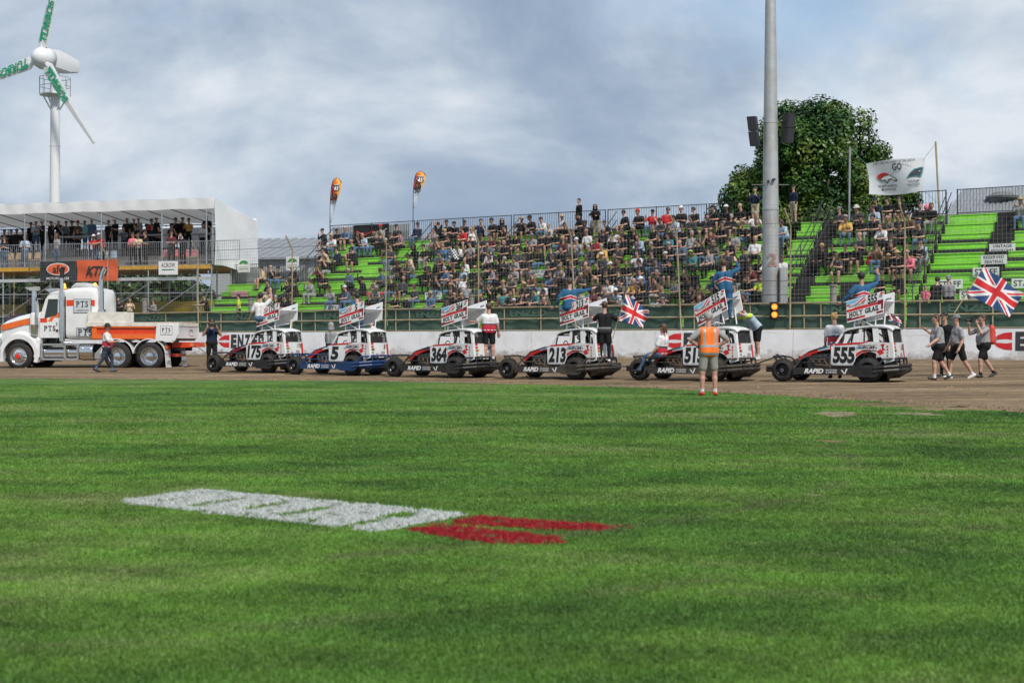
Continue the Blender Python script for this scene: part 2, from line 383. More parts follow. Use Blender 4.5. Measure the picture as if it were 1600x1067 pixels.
def scatter(name, P2, m_, h, n, spread, smin, smax):
    V, Fc = tuft(h, n, spread, 5); k = len(V)
    me = bpy.data.meshes.new(name)
    me.from_pydata(V+[(x, y, .0) for x, y in P2.tolist()], [], Fc); me.materials.append(m_)
    me.attributes.new('scl', 'FLOAT', 'POINT').data.foreach_set('value', np.concatenate([np.ones(k), RNG.uniform(smin, smax, len(P2))*np.clip(P2[:, 1]/9, .8, 2.4)**.5]))
    me.attributes.new('rz', 'FLOAT', 'POINT').data.foreach_set('value', np.concatenate([np.zeros(k), RNG.uniform(0, 6.28, len(P2))]))
    me.attributes.new('tuft', 'BOOLEAN', 'POINT').data.foreach_set('value', np.concatenate([np.ones(k, bool), np.zeros(len(P2), bool)]))
    o = link(name, me); tag(o, kind='stuff')
    ng = bpy.data.node_groups.new(name, 'GeometryNodeTree'); ng.interface.new_socket('Geometry', in_out='INPUT', socket_type='NodeSocketGeometry')
    ng.interface.new_socket('Geometry', in_out='OUTPUT', socket_type='NodeSocketGeometry')
    gi = ng.nodes.new('NodeGroupInput'); go = ng.nodes.new('NodeGroupOutput'); sp = ng.nodes.new('GeometryNodeSeparateGeometry')
    ip = ng.nodes.new('GeometryNodeInstanceOnPoints')
    def att(nm, ty):
        a = ng.nodes.new('GeometryNodeInputNamedAttribute'); a.data_type = ty; a.inputs[0].default_value = nm
        return [s for s in a.outputs if s.enabled and s.name == 'Attribute'][0]
    ng.links.new(gi.outputs[0], sp.inputs[0]); ng.links.new(att('tuft', 'BOOLEAN'), sp.inputs[1])
    ng.links.new(sp.outputs[0], ip.inputs['Instance']); ng.links.new(sp.outputs[1], ip.inputs['Points'])
    cx = ng.nodes.new('ShaderNodeCombineXYZ'); ng.links.new(att('rz', 'FLOAT'), cx.inputs[2]); ng.links.new(cx.outputs[0], ip.inputs['Rotation'])
    ng.links.new(att('scl', 'FLOAT'), ip.inputs['Scale']); ng.links.new(ip.outputs[0], go.inputs[0])
    o.modifiers.new('blades', 'NODES').node_group = ng
    return o
scatter('grass', pts[~wmask & ~rmask], bladem, .018, 16, .040, .7, 1.3)
tag(scatter('white_painted_lettering', np.concatenate([pts[wmask]]*2)+np.concatenate([np.zeros((wmask.sum(), 2)), RNG.normal(0, .01, (wmask.sum(), 2))]), wblade, .026, 15, .026, .8, 1.3), kind='stuff')
tag(scatter('red_painted_arrow', np.concatenate([pts[rmask]]*2)+np.concatenate([np.zeros((rmask.sum(), 2)), RNG.normal(0, .01, (rmask.sum(), 2))]), rblade, .026, 15, .026, .8, 1.3), kind='stuff')

def paint_sheet(name, mask, col, x0, x1, y0, y1, h=.014):      # the sprayed ground between the painted blades
    gx, gy = np.meshgrid(np.arange(x0, x1, h), np.arange(y0, y1, h)); gx, gy = gx.ravel(), gy.ravel()
    k = mask(gx+RNG.normal(0, .006, len(gx)), gy+RNG.normal(0, .010, len(gx))) & (RNG.random(len(gx)) < .80); gx, gy = gx[k], gy[k]; n = len(gx); q = h/2
    V = np.stack([np.stack([gx+a*q, gy+b*q, np.full(n, .007)], 1) for a, b in ((-1, -1), (1, -1), (1, 1), (-1, 1))], 1).reshape(-1, 3)
    me = bpy.data.meshes.new(name); me.from_pydata(V.tolist(), [], np.arange(4*n).reshape(-1, 4).tolist()); me.materials.append(mat(name, col, .85, var=.15, scale=14)); tag(link(name, me), kind='stuff')
def wm2(x, y):
    r = inpoly(x, y, WHITE)
    for s in GAPS: r &= ~inpoly(x, y, s)
    return r
paint_sheet('white_sprayed_ground', wm2, (.46, .50, .49), -3.1, .1, 8.2, 11.2); paint_sheet('red_sprayed_ground', lambda x, y: inpoly(x, y, RED[0]) | inpoly(x, y, RED[1]), (.26, .012, .02), -.9, 1.0, 7.8, 9.8)
# ------------------------------------------------------------------ concrete wall with painted logos
wallm = mat('whitewashed_concrete', (.78, .79, .82), .8, var=.06, scale=1.4, bump=.3, dirt=((.50, .49, .48), .5, .9))
_t = wallm.node_tree; _p = _t.nodes['Principled BSDF']; _src = _p.inputs['Base Color'].links[0].from_socket     # mud thrown up along the foot, scuffs of rubber
_s = _t.nodes.new('ShaderNodeSeparateXYZ'); _t.links.new(posn(_t), _s.inputs[0])
_h = _t.nodes.new('ShaderNodeMapRange'); _h.inputs[1].default_value = .42; _h.inputs[2].default_value = 1.05; _h.inputs[3].default_value = .30; _h.inputs[4].default_value = -.12; _t.links.new(_s.outputs[2], _h.inputs[0])
_a = _t.nodes.new('ShaderNodeMath'); _t.links.new(nz(_t, posn(_t), 2.2, 9, .75, (1, 1, 1.6)), _a.inputs[0]); _t.links.new(_h.outputs[0], _a.inputs[1])
_c = mixc(_t, ramp(_t, _a.outputs[0], [(.56, 0.), (.80, .85)]), _src, (.24, .185, .13))
_c = mixc(_t, ramp(_t, nz(_t, posn(_t), 1.1, 7, .7, (.18, .18, 3.2)), [(.60, 0.), (.70, .38)]), _c, (.20, .20, .21)); _t.links.new(_c, _p.inputs['Base Color'])
wl = thing('track_wall', 'long low white painted concrete wall along the far side of the dirt track', 'wall', ab(-40, 54))
WB = 53.9
def wseg(a0, a1): 
    o = MB(); o.hexa([ab(a, b, z) for z, bb in ((.2, (0, .4)), (1.62, (.06, .34))) for a, b in ((a0+.01, WB+bb[0]), (a1-.01, WB+bb[0]), (a1-.01, WB+bb[1]), (a0+.01, WB+bb[1]))]); return o
for i in range(16):
    s = wseg(-96+i*6.2, -96+(i+1)*6.2).build('wall_panel', wallm, wl); s.matrix_parent_inverse = wl.matrix_world.inverted() if False else Matrix.Translation(-wl.location)
LZ = 1.16
def onwall(b, z): return WB+.06*(z-.2)/1.42-.006
def red_arrow(x0, wd):
    a0 = a_of(x0, WB); bl = MB()
    for sg in (1, -1):
        P = [(0, .03), (.22, .22), (.45, .31), (wd, .33), (wd, .05), (.5, .08), (.25, .06)]
        q = [ab(a0+u_, onwall(0, LZ+sg*v_), LZ+sg*v_) for u_, v_ in P]
        bl.add(q if sg > 0 else q[::-1], [tuple(range(len(q)))[::-1]])
    return bl
for x0, letters in ((340, 'ENZED'), (1037, 'ENZED'), (1549, 'ENZED')):
    w_ = .80 if x0 < 1500 else .74
    o = red_arrow(x0, w_).build('red_arrow_logo', redpr, wl); o.matrix_parent_inverse = Matrix.Translation(-wl.location)
    tb = MB(); a1 = a_of(x0, WB)+w_+.10
    for i, ch in enumerate(letters):
        aa = a1+.22+i*.48; tb.text(ch, ab(aa, onwall(0, LZ), LZ), U, Vector((0, 0, 1))+NRM*.042, .88, 0, .06, fit=.41, d=.004)
    o = tb.build('painted_lettering', mat('charcoal_wall_paint', (.035, .037, .042), .7), wl); o.matrix_parent_inverse = Matrix.Translation(-wl.location)
cl = MB(); cr_ = random.Random(8)               # loose clods of clay thrown up on the track
for i in range(5200):
    e_ = cr_.random()
    if e_ < .45: X_, Y_ = (lambda q: (q[0]+cr_.gauss(0, .3), q[1]+abs(cr_.gauss(.3, .6))))(EDGE[cr_.randrange(60, len(EDGE)-90)])
    elif e_ < .65: p_ = ab(cr_.uniform(-75, -12), 53.7-abs(cr_.gauss(0, .35))); X_, Y_ = p_.x, p_.y
    else: X_, Y_ = cr_.uniform(-24, 19), cr_.uniform(24, 58)
    if signed_edge(X_, Y_) < .02 or X_*ST+Y_*CT > 53.75: continue
    r_ = cr_.uniform(.012, .05)*(1 if cr_.random() < .85 else 1.7); z_ = track_z(X_, Y_); a_ = cr_.uniform(0, 6.28)
    P_ = [(X_+r_*cr_.uniform(.7, 1.3)*math.cos(a_+k*1.2566), Y_+r_*cr_.uniform(.7, 1.3)*math.sin(a_+k*1.2566), z_-.01) for k in range(5)]
    cl.add(P_+[(X_+cr_.uniform(-.3, .3)*r_, Y_+cr_.uniform(-.3, .3)*r_, z_+r_*cr_.uniform(.5, .95))], [(k, (k+1) % 5, 5) for k in range(5)])
tag(cl.build('clay_clods', mat('clod_clay', (.17, .122, .075), .9, var=.35, scale=3)), kind='stuff')
bank = MB(); bank.hexa([ab(a, b, z) for z in (-.19, 1.55) for a, b in ((-110, 54.35), (10, 54.35), (10, 57.1), (-110, 57.1))])
tag(bank.build('walkway', mat('walkway_concrete', (.2, .2, .19), .85, var=.2, scale=2)), kind='structure')

# ------------------------------------------------------------------ rail fence with green shade cloth, and the tall mesh catch fence
railm = mat('weathered_tan_steel', (.36, .30, .19), .6, var=.2, dirt=((.16, .10, .06), .8, 3))
clothm = mat('green_shade_cloth', (.040, .085, .062), .8, var=.3, scale=1.6, bump=.3, dirt=((.085, .125, .10), .5, 1.3))
clothp = mat('faded_cloth_print', (.066, .125, .092), .8)
def keep(o, par): o.matrix_parent_inverse = Matrix.Translation(-par.location); return o
rf = thing('rail_fence', 'tan steel pipe rail fence backed by dark green printed shade cloth behind the wall', 'fence', ab(-40, 54.7))
for nm, z in (('top_rail', 2.70), ('middle_rail', 2.18)):
    keep(MB().tube(ab(-96, 54.5, z), ab(4, 54.5, z), .034, 8).build(nm, railm, rf), rf)
keep(MB().tube(ab(-96, 54.5, 1.66), ab(4, 54.5, 1.66), .025, 8).build('bottom_rail', railm, rf), rf)
PXS = [23, 171, 312, 458, 604, 750, 902, 1066, 1236, 1415]
PA = [a_of(x, 54.5) for x in PXS]; PA = [PA[0]-11, PA[0]-5.5]+PA+[PA[-1]+5.2, PA[-1]+10.4]
rp = []
for i in range(len(PA)-1):
    st_ = (PA[i+1]-PA[i])/3
    for k, off in enumerate((.55, .55+st_*.45, .0+st_*1.9)): rp.append(PA[i]+off)
for a in rp: keep(MB().tube(ab(a, 54.52, 1.6), ab(a, 54.52, 2.72), .028, 6).build('rail_post', railm, rf), rf)
for i in range(len(PA)-1):
    def sag(u_, v_, i=i): return ab(PA[i]+.03+(PA[i+1]-PA[i]-.06)*u_, 54.57+.03*math.sin(u_*23+i)*math.sin(v_*3), 1.60+v_*(1.06+.02*math.sin(u_*9+i*2)))
    keep(MB().grid(sag, 30, 6).build('shade_cloth', clothm, rf, smooth=True), rf)
    tb = MB(); tb.text('ENZED', ab((PA[i]+PA[i+1])/2, 54.535, 2.44), U, (0, 0, 1), .42, 0, .05, 0, 1.5); keep(tb.build('cloth_print', clothp, rf), rf)
cf = thing('catch_fence', 'tall wire mesh catch fence on thin tan posts with bent tops', 'fence', ab(-40, 54.4))
HT = 6.25
for i, a in enumerate(PA):
    r_ = random.Random(i); ln = r_.uniform(-.10, .10)+(-.22 if 8 <= i <= 9 else 0)
    pb = MB().path([ab(a, 54.4, 1.55), ab(a+ln, 54.42, HT-.45), ab(a+ln-.12, 54.05, HT+.25)], .035, 8)
    keep(pb.build('fence_post', railm, cf), cf)
for z, rr in ((3.05, .014), (3.62, .014), (5.95, .010)):
    pts_ = [ab(a, 54.4, z+.02*math.sin(a*3)) for a in PA]
    keep(MB().path(pts_, rr, 5).build('wire_rope', mat('rope_steel', (.10, .085, .07), .6, .5), cf), cf)
wm_ = MB()
a0, a1 = PA[0], PA[-1]; n = int((a1-a0)/.16)
def fz(z): return 54.4 if z < HT-.45 else 54.4-(z-HT+.45)*.5
for i in range(n):
    a = a0+(a1-a0)*i/n; wm_.tube(ab(a, 54.38, 2.72), ab(a, 54.38, HT-.45), .0034, 3, None, 0, False); wm_.tube(ab(a, 54.38, HT-.45), ab(a, 54.08, HT+.2), .0034, 3, None, 0, False)
z = 2.75
while z < HT+.2:
    wm_.tube(ab(a0, fz(z), z), ab(a1, fz(z), z), .0034, 3, None, 0, False); z += .16
tag(keep(wm_.build('wire_mesh', mat('mesh_wire', (.22, .22, .21), .5, .3), cf), cf), kind='stuff')
for x, top in ((226, 468), (392, 468), (562, 468), (737, 463), (1302, 447), (1518, 452)):
    q = pxb(x, top, 55.2); b = MB().tube((q.x, q.y, 1.5), q, .13, 14).tube(q+Vector((0, 0, -.02)), q+Vector((0, 0, .05)), .165, 14).tube(q-Vector((0, 0, .75)), q-Vector((0, 0, .68)), .15, 14)
    nb = {226: 'by the truck tray', 392: 'beside the marshal in the yellow vest', 562: 'above the blue stock car', 737: 'near the crew man on the bumper', 1302: 'right of the amber signal', 1518: 'behind the man carrying the flag'}[x]
    tag(b.build('anchor_post', mat('post_concrete', (.27, .25, .23), .8, var=.2, scale=5)), 'stubby grey cable anchor post with a collar ' + nb, 'post', 'anchor posts behind the rail fence')

# ------------------------------------------------------------------ the green grandstand
H_, R_, Z0, B0, NR = .445, .53, 2.2, 57.3, 11
greenm = mat('lime_green_paint', (.31, .76, .075), .55, var=.1, scale=3, dirt=((.15, .38, .07), .6, 1.6))
greens = [greenm, mat('lime_green_paint_worn', (.33, .73, .10), .6, var=.12, scale=3.3, dirt=((.18, .42, .10), .5, 1.7)), mat('lime_green_paint_fresh', (.29, .78, .06), .5, var=.1)]
frame = mat('stand_shadow_steel', (.03, .032, .034), .7)  # even near-black colour of the stepped base under the boards
railb = mat('black_handrail', (.03, .03, .034), .5)
stepm = mat('black_step_boards', (.022, .022, .024), .8, var=.3)
MID = B0+NR/2*R_
SECT = [('lower', 338, 480, 6, 'low left block of the lime green stand, a red striped blanket on its boards'),
        ('full', 480, 630, NR, 'leftmost full height block of the lime green stand under the first feather flag'),
        ('full', 630, 775, NR, 'lime green stand block under the second feather flag'),
        ('full', 775, 928, NR, 'lime green stand block in the middle, below the man standing at the top rail'),
        ('full', 928, 1083, NR, 'lime green stand block with blue tarpaulins laid on its seats'),
        ('full', 1083, 1188, NR, 'crowded lime green stand block directly left of the tall light pole'),
        ('full', 1222, 1256, NR, 'narrow lime green strip of seats directly right of the tall light pole'),
        ('full', 1284, 1452, NR, 'lime green stand block below the white hanging banner'),
        ('full', 1458, 1660, NR, 'nearly empty lime green stand block with white reserved signs at the right edge')]
def rowp(j): return B0+j*R_, Z0+j*H_
SEC = []
pr = random.Random(11); pc = {}
for kind, x0, x1, nr, lab in SECT:
    bm_ = B0+(3 if kind == 'lower' else NR/2)*R_
    A0, A1 = a_of(x0, bm_), a_of(x1, bm_); SEC.append((A0, A1, nr))
    st_ = thing('grandstand_block', lab, 'grandstand', ab(A0, B0-.3), 0, 'lime green grandstand blocks')
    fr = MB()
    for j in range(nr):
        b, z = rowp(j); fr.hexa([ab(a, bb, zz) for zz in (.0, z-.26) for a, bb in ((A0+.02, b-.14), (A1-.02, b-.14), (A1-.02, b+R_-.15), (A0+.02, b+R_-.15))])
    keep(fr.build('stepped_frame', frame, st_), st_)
    npl = max(1, round((A1-A0)/3.2)) if kind == 'full' and A1-A0 > 3.4 else (2 if kind == 'lower' else 1)
    for j in range(nr):
        b, z = rowp(j)
        for k in range(npl):
            p0 = A0+(A1-A0)*k/npl+.012; p1 = A0+(A1-A0)*(k+1)/npl-.012
            for nm, q in (('seat_board', (-.17, .13, -.045, 0.)), ('riser_board', (-.145, -.115, -.215, -.062)), ('riser_board', (-.14, -.11, -.425, -.235))):
                dz = pr.uniform(-.006, .006); db = pr.uniform(-.006, .006)
                mb = MB().hexa([ab(a, b+bb+db, z+zz+dz) for zz in q[2:] for a, bb in ((p0, q[0]), (p1, q[0]), (p1, q[1]), (p0, q[1]))])
                keep(mb.build(nm, pr.choice(greens), st_), st_)
def handrail(x, j0, j1, lab, two=True):
    b0, z0 = rowp(j0); b1, z1 = rowp(j1); bmid = (b0+b1)/2; a = a_of(x, bmid)
    t_ = thing('stair_handrail', lab, 'handrail', ab(a, b0, z0), 0, 'black stair handrails of the stand')
    for h in (.55, 1.0):
        keep(MB().tube(ab(a, b0-.15, z0+h), ab(a, b1+.1, z1+h), .024, 6).build('rail', railb, t_), t_)
    k = 0
    for j in range(j0, j1+1, 3):
        b, z = rowp(j); keep(MB().tube(ab(a, b, z-.1), ab(a, b, z+1.0), .022, 6).build('upright', railb, t_), t_)
HR = [(463, 0, 6, 'black stair handrail at the right end of the low left block'), (486, 3, 10, 'black stair handrail under the leftmost feather flag'),
      (632, 1, 10, 'black stair handrail under the right feather flag'), (776, 2, 10, 'black stair handrail right of the checkered flag spectator'),
      (929, 2, 10, 'black stair handrail below the two men at the top rail'), (1084, 1, 10, 'black stair handrail above the blue suited driver standing on a roof'),
      (1258, 2, 10, 'black stair handrail just right of the tall light pole'), (1279, 3, 10, 'black stair handrail at the left end of the block below the banner'),
      (1453, 1, 10, 'black stair handrail at the right end of the block below the banner'), (1466, 3, 10, 'black stair handrail at the left edge of the nearly empty block')]
for h in HR: handrail(*h)
# black step boards of the aisles and the dark stairwell
def steps(x, j0, j1, lab, wd=.95, cat='steps'):
    bmid = B0+(j0+j1)/2*R_; a = a_of(x, bmid)
    t_ = thing('aisle_steps', lab, cat, ab(a, rowp(j0)[0], rowp(j0)[1]), 0, 'black aisle steps of the stand')
    for j in range(j0, j1+1):
        b, z = rowp(j); keep(MB().hexa([ab(a+q, bb, zz) for zz in (z-.38, z+.012) for q, bb in ((-wd/2, b-.19), (wd/2, b-.19), (wd/2, b+.14), (-wd/2, b+.14))]).build('step', stepm, t_), t_)
steps(536, 1, 4, 'short run of black painted steps in the leftmost full height block'); steps(865, 3, 5, 'short run of black painted steps in the middle block')
steps(1322, 0, 3, 'run of black painted steps above the sign of car 555'); steps(1561, 3, 10, 'long run of black painted steps in the nearly empty block')
steps(1269, 0, 10, 'dark steep stairs right of the tall light pole', .8)
# railings along the back
def backrail(x0, x1, nr, lab, h=1.15, boards=None):
    b = B0+(nr-1)*R_+.35; z = Z0+(nr-1)*H_; a0_, a1_ = a_of(x0, b), a_of(x1, b)
    t_ = thing('back_railing', lab, 'railing', ab(a0_, b, z), 0, 'black bar railings along the top of the stand')
    for zz in (.12, h): keep(MB().tube(ab(a0_, b, z+zz), ab(a1_, b, z+zz), .022, 6).build('rail', railb, t_), t_)
    bars = MB(); n = int((a1_-a0_)/.135)
    for i in range(n+1): bars.tube(ab(a0_+(a1_-a0_)*i/n, b, z+.1), ab(a0_+(a1_-a0_)*i/n, b, z+h), .0085, 4, None, 0, False)
    keep(bars.build('bars', railb, t_), t_)
    for i in range(max(2, int((a1_-a0_)/2.4)+1)):
        aa = a0_+(a1_-a0_)*i/max(1, int((a1_-a0_)/2.4)); keep(MB().tube(ab(aa, b, z-.4), ab(aa, b, z+h+.03), .03, 6).build('post', railb, t_), t_)
backrail(362, 478, 6, 'black bar railing behind the low left block, two green and white signs on it')
BR = [(516, 648, 'black bar railing behind the leftmost full height block'), (652, 799, 'black bar railing behind the spectator with both arms up'), (803, 946, 'black bar railing left of the men standing at the top'),
      (950, 1104, 'black bar railing behind the man in the red tank top'), (1108, 1186, 'black bar railing in front of the big tree, left of the light pole'), (1436, 1478, 'short black bar railing right of the white banner'), (1496, 1660, 'black bar railing behind the nearly empty block')]
for x0, x1, lab in BR: backrail(x0, x1, NR, lab)
# corrugated backing screens on the railings at the left
corr = mat('corrugated_iron', (.42, .44, .46), .5, .3, var=.1)
def corrugated(x0, x1, nr, z0, z1, boff, lab):
    b = B0+(nr-1)*R_+boff; z = Z0+(nr-1)*H_; a0_, a1_ = a_of(x0, b), a_of(x1, b); n = int((a1_-a0_)/.045)
    m_ = MB().grid(lambda u_, v_: ab(a0_+(a1_-a0_)*u_, b+.02*math.sin((a1_-a0_)*u_*2*math.pi/.18), z+z0+(z1-z0)*v_), n, 1)
    o = m_.build('corrugated_screen', corr, smooth=True); tag(o, lab, 'screen', 'corrugated screens behind the stand'); return o
corrugated(362, 480, 6, -.3, 1.0, .6, 'grey corrugated iron screen behind the low left block'); corrugated(520, 640, NR, -.3, 1.05, .6, 'grey corrugated iron screen behind the top row at the left')
bb_ = B0+10*R_+.42; tp = MB()
q0, q1 = a_of(552, bb_), a_of(608, bb_)
tp.grid(lambda u_, v_: ab(q0+(q1-q0)*u_, bb_-.03*math.sin(u_*7), Z0+10*H_+.1+v_*1.0), 14, 3)
tp.path([ab(q0+(q1-q0)*s, bb_-.06, Z0+10*H_+zz) for s, zz in ((.1, .75), (.35, .5), (.55, .68), (.9, .55))], .035, 4, 1).path([ab(q0+(q1-q0)*s, bb_-.06, Z0+10*H_+zz) for s, zz in ((.3, .3), (.6, .38), (.95, .8))], .03, 4, 2)
tag(tp.build('black_banner', [mat('black_banner_cloth', (.02, .02, .022), .7), redpr, whitep]), 'black cloth banner with red and white swooshes tied to the back railing at the left', 'banner')
# signs on the boards
def board_sign(x, y, lines, lab, wd=1.05, ht=.38, j=None):
    best = min(range(NR), key=lambda k: abs(pxb(x, y, rowp(k)[0]-.2).z-(rowp(k)[1]-.1))) if j is None else j
    q = pxb(x, y, rowp(best)[0]-.22); mb = MB(); box_text(lines, q, U, (0, 0, 1), -NRM, wd, ht, mb, 0, 1)
    o = mb.build('sign_board', [whitep, ink]); o['label'] = lab; o['category'] = 'sign'; o['group'] = 'white signs on the stand boards'
board_sign(1566, 388.5, ['VINTAGE', 'STOCKCARS'], 'white sign reading VINTAGE STOCKCARS on the green boards')
board_sign(1553, 406, ['RESERVED', 'SEATING'], 'white sign reading RESERVED SEATING below the vintage stockcars sign')
board_sign(1540.5, 425.5, ['STAFF'], 'white STAFF sign below the reserved seating sign, partly behind the flag'); board_sign(1484, 444.5, ['STAFF'], 'white STAFF sign behind the two people leaning on the fence')
board_sign(1602, 443, ['STAFF'], 'white STAFF sign cut by the right edge of the picture'); board_sign(1520, 461, ['STAFF'], 'white STAFF sign low behind the flag bearer')
board_sign(841, 428.5, ['RESERVED', 'SEATING'], 'white sign reading RESERVED SEATING in the middle block'); board_sign(677, 463, ['RESIDENTS', 'PARKING'], 'white sign behind the man in a blue tee shirt with a box')
board_sign(520, 482.5, ['PTS'], 'white PTS sign low on the boards behind car 5'); board_sign(979, 439, ['ATTENS'], 'white sign with large black letters beside the man holding a box')
# cloths on the seats
def drape(name, x, y, wd, j, m_, lab, cat, rows=1, th=.012):
    b, z = rowp(j); a = a_of(x, b); mb = MB()
    prof = []
    for r_ in range(rows):
        prof += [(b-r_*R_+.12, z-r_*H_+.015), (b-r_*R_-.19, z-r_*H_+.015), (b-r_*R_-.205, z-r_*H_-.3)]
    n = len(prof)
    def fn(u_, v_):
        s = min(v_*(n-1), n-1.001); i = int(s); f = s-i; bb, zz = (prof[i][0]*(1-f)+prof[i+1][0]*f, prof[i][1]*(1-f)+prof[i+1][1]*f)
        return ab(a+(u_-.5)*wd+.03*math.sin(v_*9), bb-.012*abs(math.sin(u_*14+v_*3)), zz+.012*math.sin(u_*11+v_*5)**2)
    tag(mb.grid(fn, 24, 6*(n-1)).build(name, m_, smooth=True), lab, cat)
tarp = mat('blue_tarpaulin', (.06, .11, .28), .6, var=.2, bump=.3)
blk, t, p = newmat('striped_blanket', .8)
wv = t.nodes.new('ShaderNodeTexWave'); wv.inputs['Scale'].default_value = 4.5; wv.inputs['Distortion'].default_value = 1.; t.links.new(posn(t), wv.inputs[0])
t.links.new(ramp(t, wv.outputs[0], [(.35, (.55, .42, .44)), (.6, (.38, .05, .10))]), p.inputs['Base Color'])
drape('tarpaulin', 992, 418, 3.0, 4, tarp, 'blue tarpaulin spread over seats in front of the man in the yellow polo shirt', 'tarpaulin', 2)
drape('tarpaulin', 1018, 398, 2.0, 6, tarp, 'smaller blue tarpaulin draped over a higher seat row', 'tarpaulin', 1)
drape('blanket', 378, 452, 1.3, 4, blk, 'red and white striped blanket spread over the low left seats', 'blanket', 1)
drape('red_cloth', 1118, 366, 1.1, 9, mat('red_woven_cloth', (.25, .06, .07), .8), 'dull red cloth on the seats near the top, left of the light pole', 'cloth', 1)
for x, j, lab in ((478, 0, 'flat red seat pad low behind car 5'), (1437, 0, 'flat red seat pad at the foot of the nearly empty block')):
    b, z = rowp(j); a = a_of(x, b); tag(MB().hexa([ab(a+q, bb, zz) for zz in (z+.33, z+.40) for q, bb in ((-.5, b-.7), (.5, b-.7), (.5, b-.4), (-.5, b-.4))]).build('seat_pad', redp), lab, 'pad')
# ------------------------------------------------------------------ scaffold stand with a white marquee
MA = rad(16); UM = Vector((math.cos(MA), -math.sin(MA), 0)); NM = Vector((math.sin(MA), math.cos(MA), 0))
MO = Vector((-.2115*80.0, 80.0, 0))                # front right corner of the deck (plan)
def mq(a, b, z): return MO+UM*a+NM*b+Vector((0, 0, z))
DECK = 5.6; ML = -17.6
tube_s = mat('scaffold_tube', (.40, .42, .45), .4, .6, dirt=((.22, .2, .18), .5, 4)); yel = mat('yellow_beam', (.52, .29, .03), .55, var=.25)
pvc = mat('white_marquee_sheet', (.84, .86, .89), .55, var=.04, scale=2, bump=.05); _t = pvc.node_tree; _tr = _t.nodes.new('ShaderNodeBsdfTranslucent'); _tr.inputs[0].default_value = (.80, .81, .83, 1); _ms = _t.nodes.new('ShaderNodeMixShader'); _ms.inputs[0].default_value = .15; _t.links.new(_t.nodes['Principled BSDF'].outputs[0], _ms.inputs[1]); _t.links.new(_tr.outputs[0], _ms.inputs[2]); _t.links.new(_ms.outputs[0], _t.nodes['Material Output'].inputs[0]); pvcr = pvc.copy(); pvcr.name = 'marquee_roof_sheet'; [setattr(n_.inputs[0], 'default_value', .14) for n_ in pvcr.node_tree.nodes if n_.type == 'MIX_SHADER']; deckm = mat('deck_timber', (.30, .28, .26), .8)
sc = thing('scaffold_stand', 'silver tube scaffold stand with yellow deck beams carrying spectators under the marquee', 'scaffold', mq(-8, 1, 0))
def ks(b, nm, m_, par=None, **k): return keep(b.build(nm, m_, sc, **k), sc)
xs_ = [0, -.9, -4.0, -7.2, -10.4, -13.6, -16.8]
for a in xs_:
    for b in (0.05, 2.4, 5.2): ks(MB().tube(mq(a, b, .2), mq(a, b, DECK-.2), .045, 8), 'standard', tube_s)
for z in (.9, 2.6, 3.9, 5.25):
    for b in (.05, 5.2): ks(MB().tube(mq(ML, b, z), mq(.1, b, z), .035, 6), 'ledger', tube_s)
for i in range(len(xs_)-1):
    a0_, a1_ = xs_[i], xs_[i+1]; ks(MB().tube(mq(a0_, 0, DECK-1.2), mq(a1_, 0, 2.5), .028, 6), 'brace', tube_s)
    ks(MB().tube(mq(a0_, .05, 3.4), mq(a1_, 2.4, .8), .028, 6), 'brace', tube_s)
    ks(MB().tube(mq(a1_, 0, 3.0), mq(a0_+.4, 0, .9), .026, 6), 'brace', blacks)
for b, z in ((.02, DECK-.34), (2.4, DECK-.34), (5.2, DECK-.34)):
    for i in range(6): ks(MB().hexa([mq(a, b+q, zz) for zz in (z, z+.2) for a, q in ((-i*2.95-2.9, -.04), (-i*2.95-.04, -.04), (-i*2.95-.04, .04), (-i*2.95-2.9, .04))]), 'deck_beam', yel)
for i in range(int(5.4/.28)):
    ks(MB().hexa([mq(a, i*.28+q, zz) for zz in (DECK-.13, DECK-.085) for a, q in ((ML, 0), (.15, 0), (.15, .265), (ML, .265))]), 'deck_board', deckm)
ks(MB().hexa([mq(a, b, zz) for zz in (4.62, 4.80) for a, b in ((ML, .0), (-.0, .0), (-.0, .06), (ML, .06))]), 'aluminium_ledger', mat('aluminium', (.6, .61, .62), .4, .5))
TIER = [(.0, 1.7, DECK-.08), (1.7, 3.2, DECK+.55), (3.2, 5.3, DECK+1.1)]
for b0, b1, z in TIER[1:]:
    ks(MB().hexa([mq(a, b, zz) for zz in (DECK-.07, z) for a, b in ((ML, b0), (-.1, b0), (-.1, b1), (ML, b1))]), 'tier_platform', deckm)
for a in np.arange(-17.2, -.2, 3.2):               # railing panels
    w_ = 2.95; ks(MB().path([mq(a, 0, DECK+.12), mq(a+w_, 0, DECK+.12), mq(a+w_, 0, DECK+1.2), mq(a, 0, DECK+1.2)], .022, 6, closed=True), 'rail_frame', tube_s)
    bars = MB()
    for i in range(1, 22): bars.tube(mq(a+w_*i/22, 0, DECK+.12), mq(a+w_*i/22, 0, DECK+1.2), .010, 5, None, 0, False)
    ks(bars, 'rail_bars', tube_s)
bars = MB().path([mq(0, .05, DECK+.1), mq(0, 1.6, DECK+.1), mq(0, 1.6, DECK+1.2), mq(0, .05, DECK+1.2)], .022, 6, closed=True)
for i in range(1, 12): bars.tube(mq(0, .05+1.55*i/12, DECK+.1), mq(0, .05+1.55*i/12, DECK+1.2), .010, 5, None, 0, False)
ks(bars, 'rail_bars', tube_s)
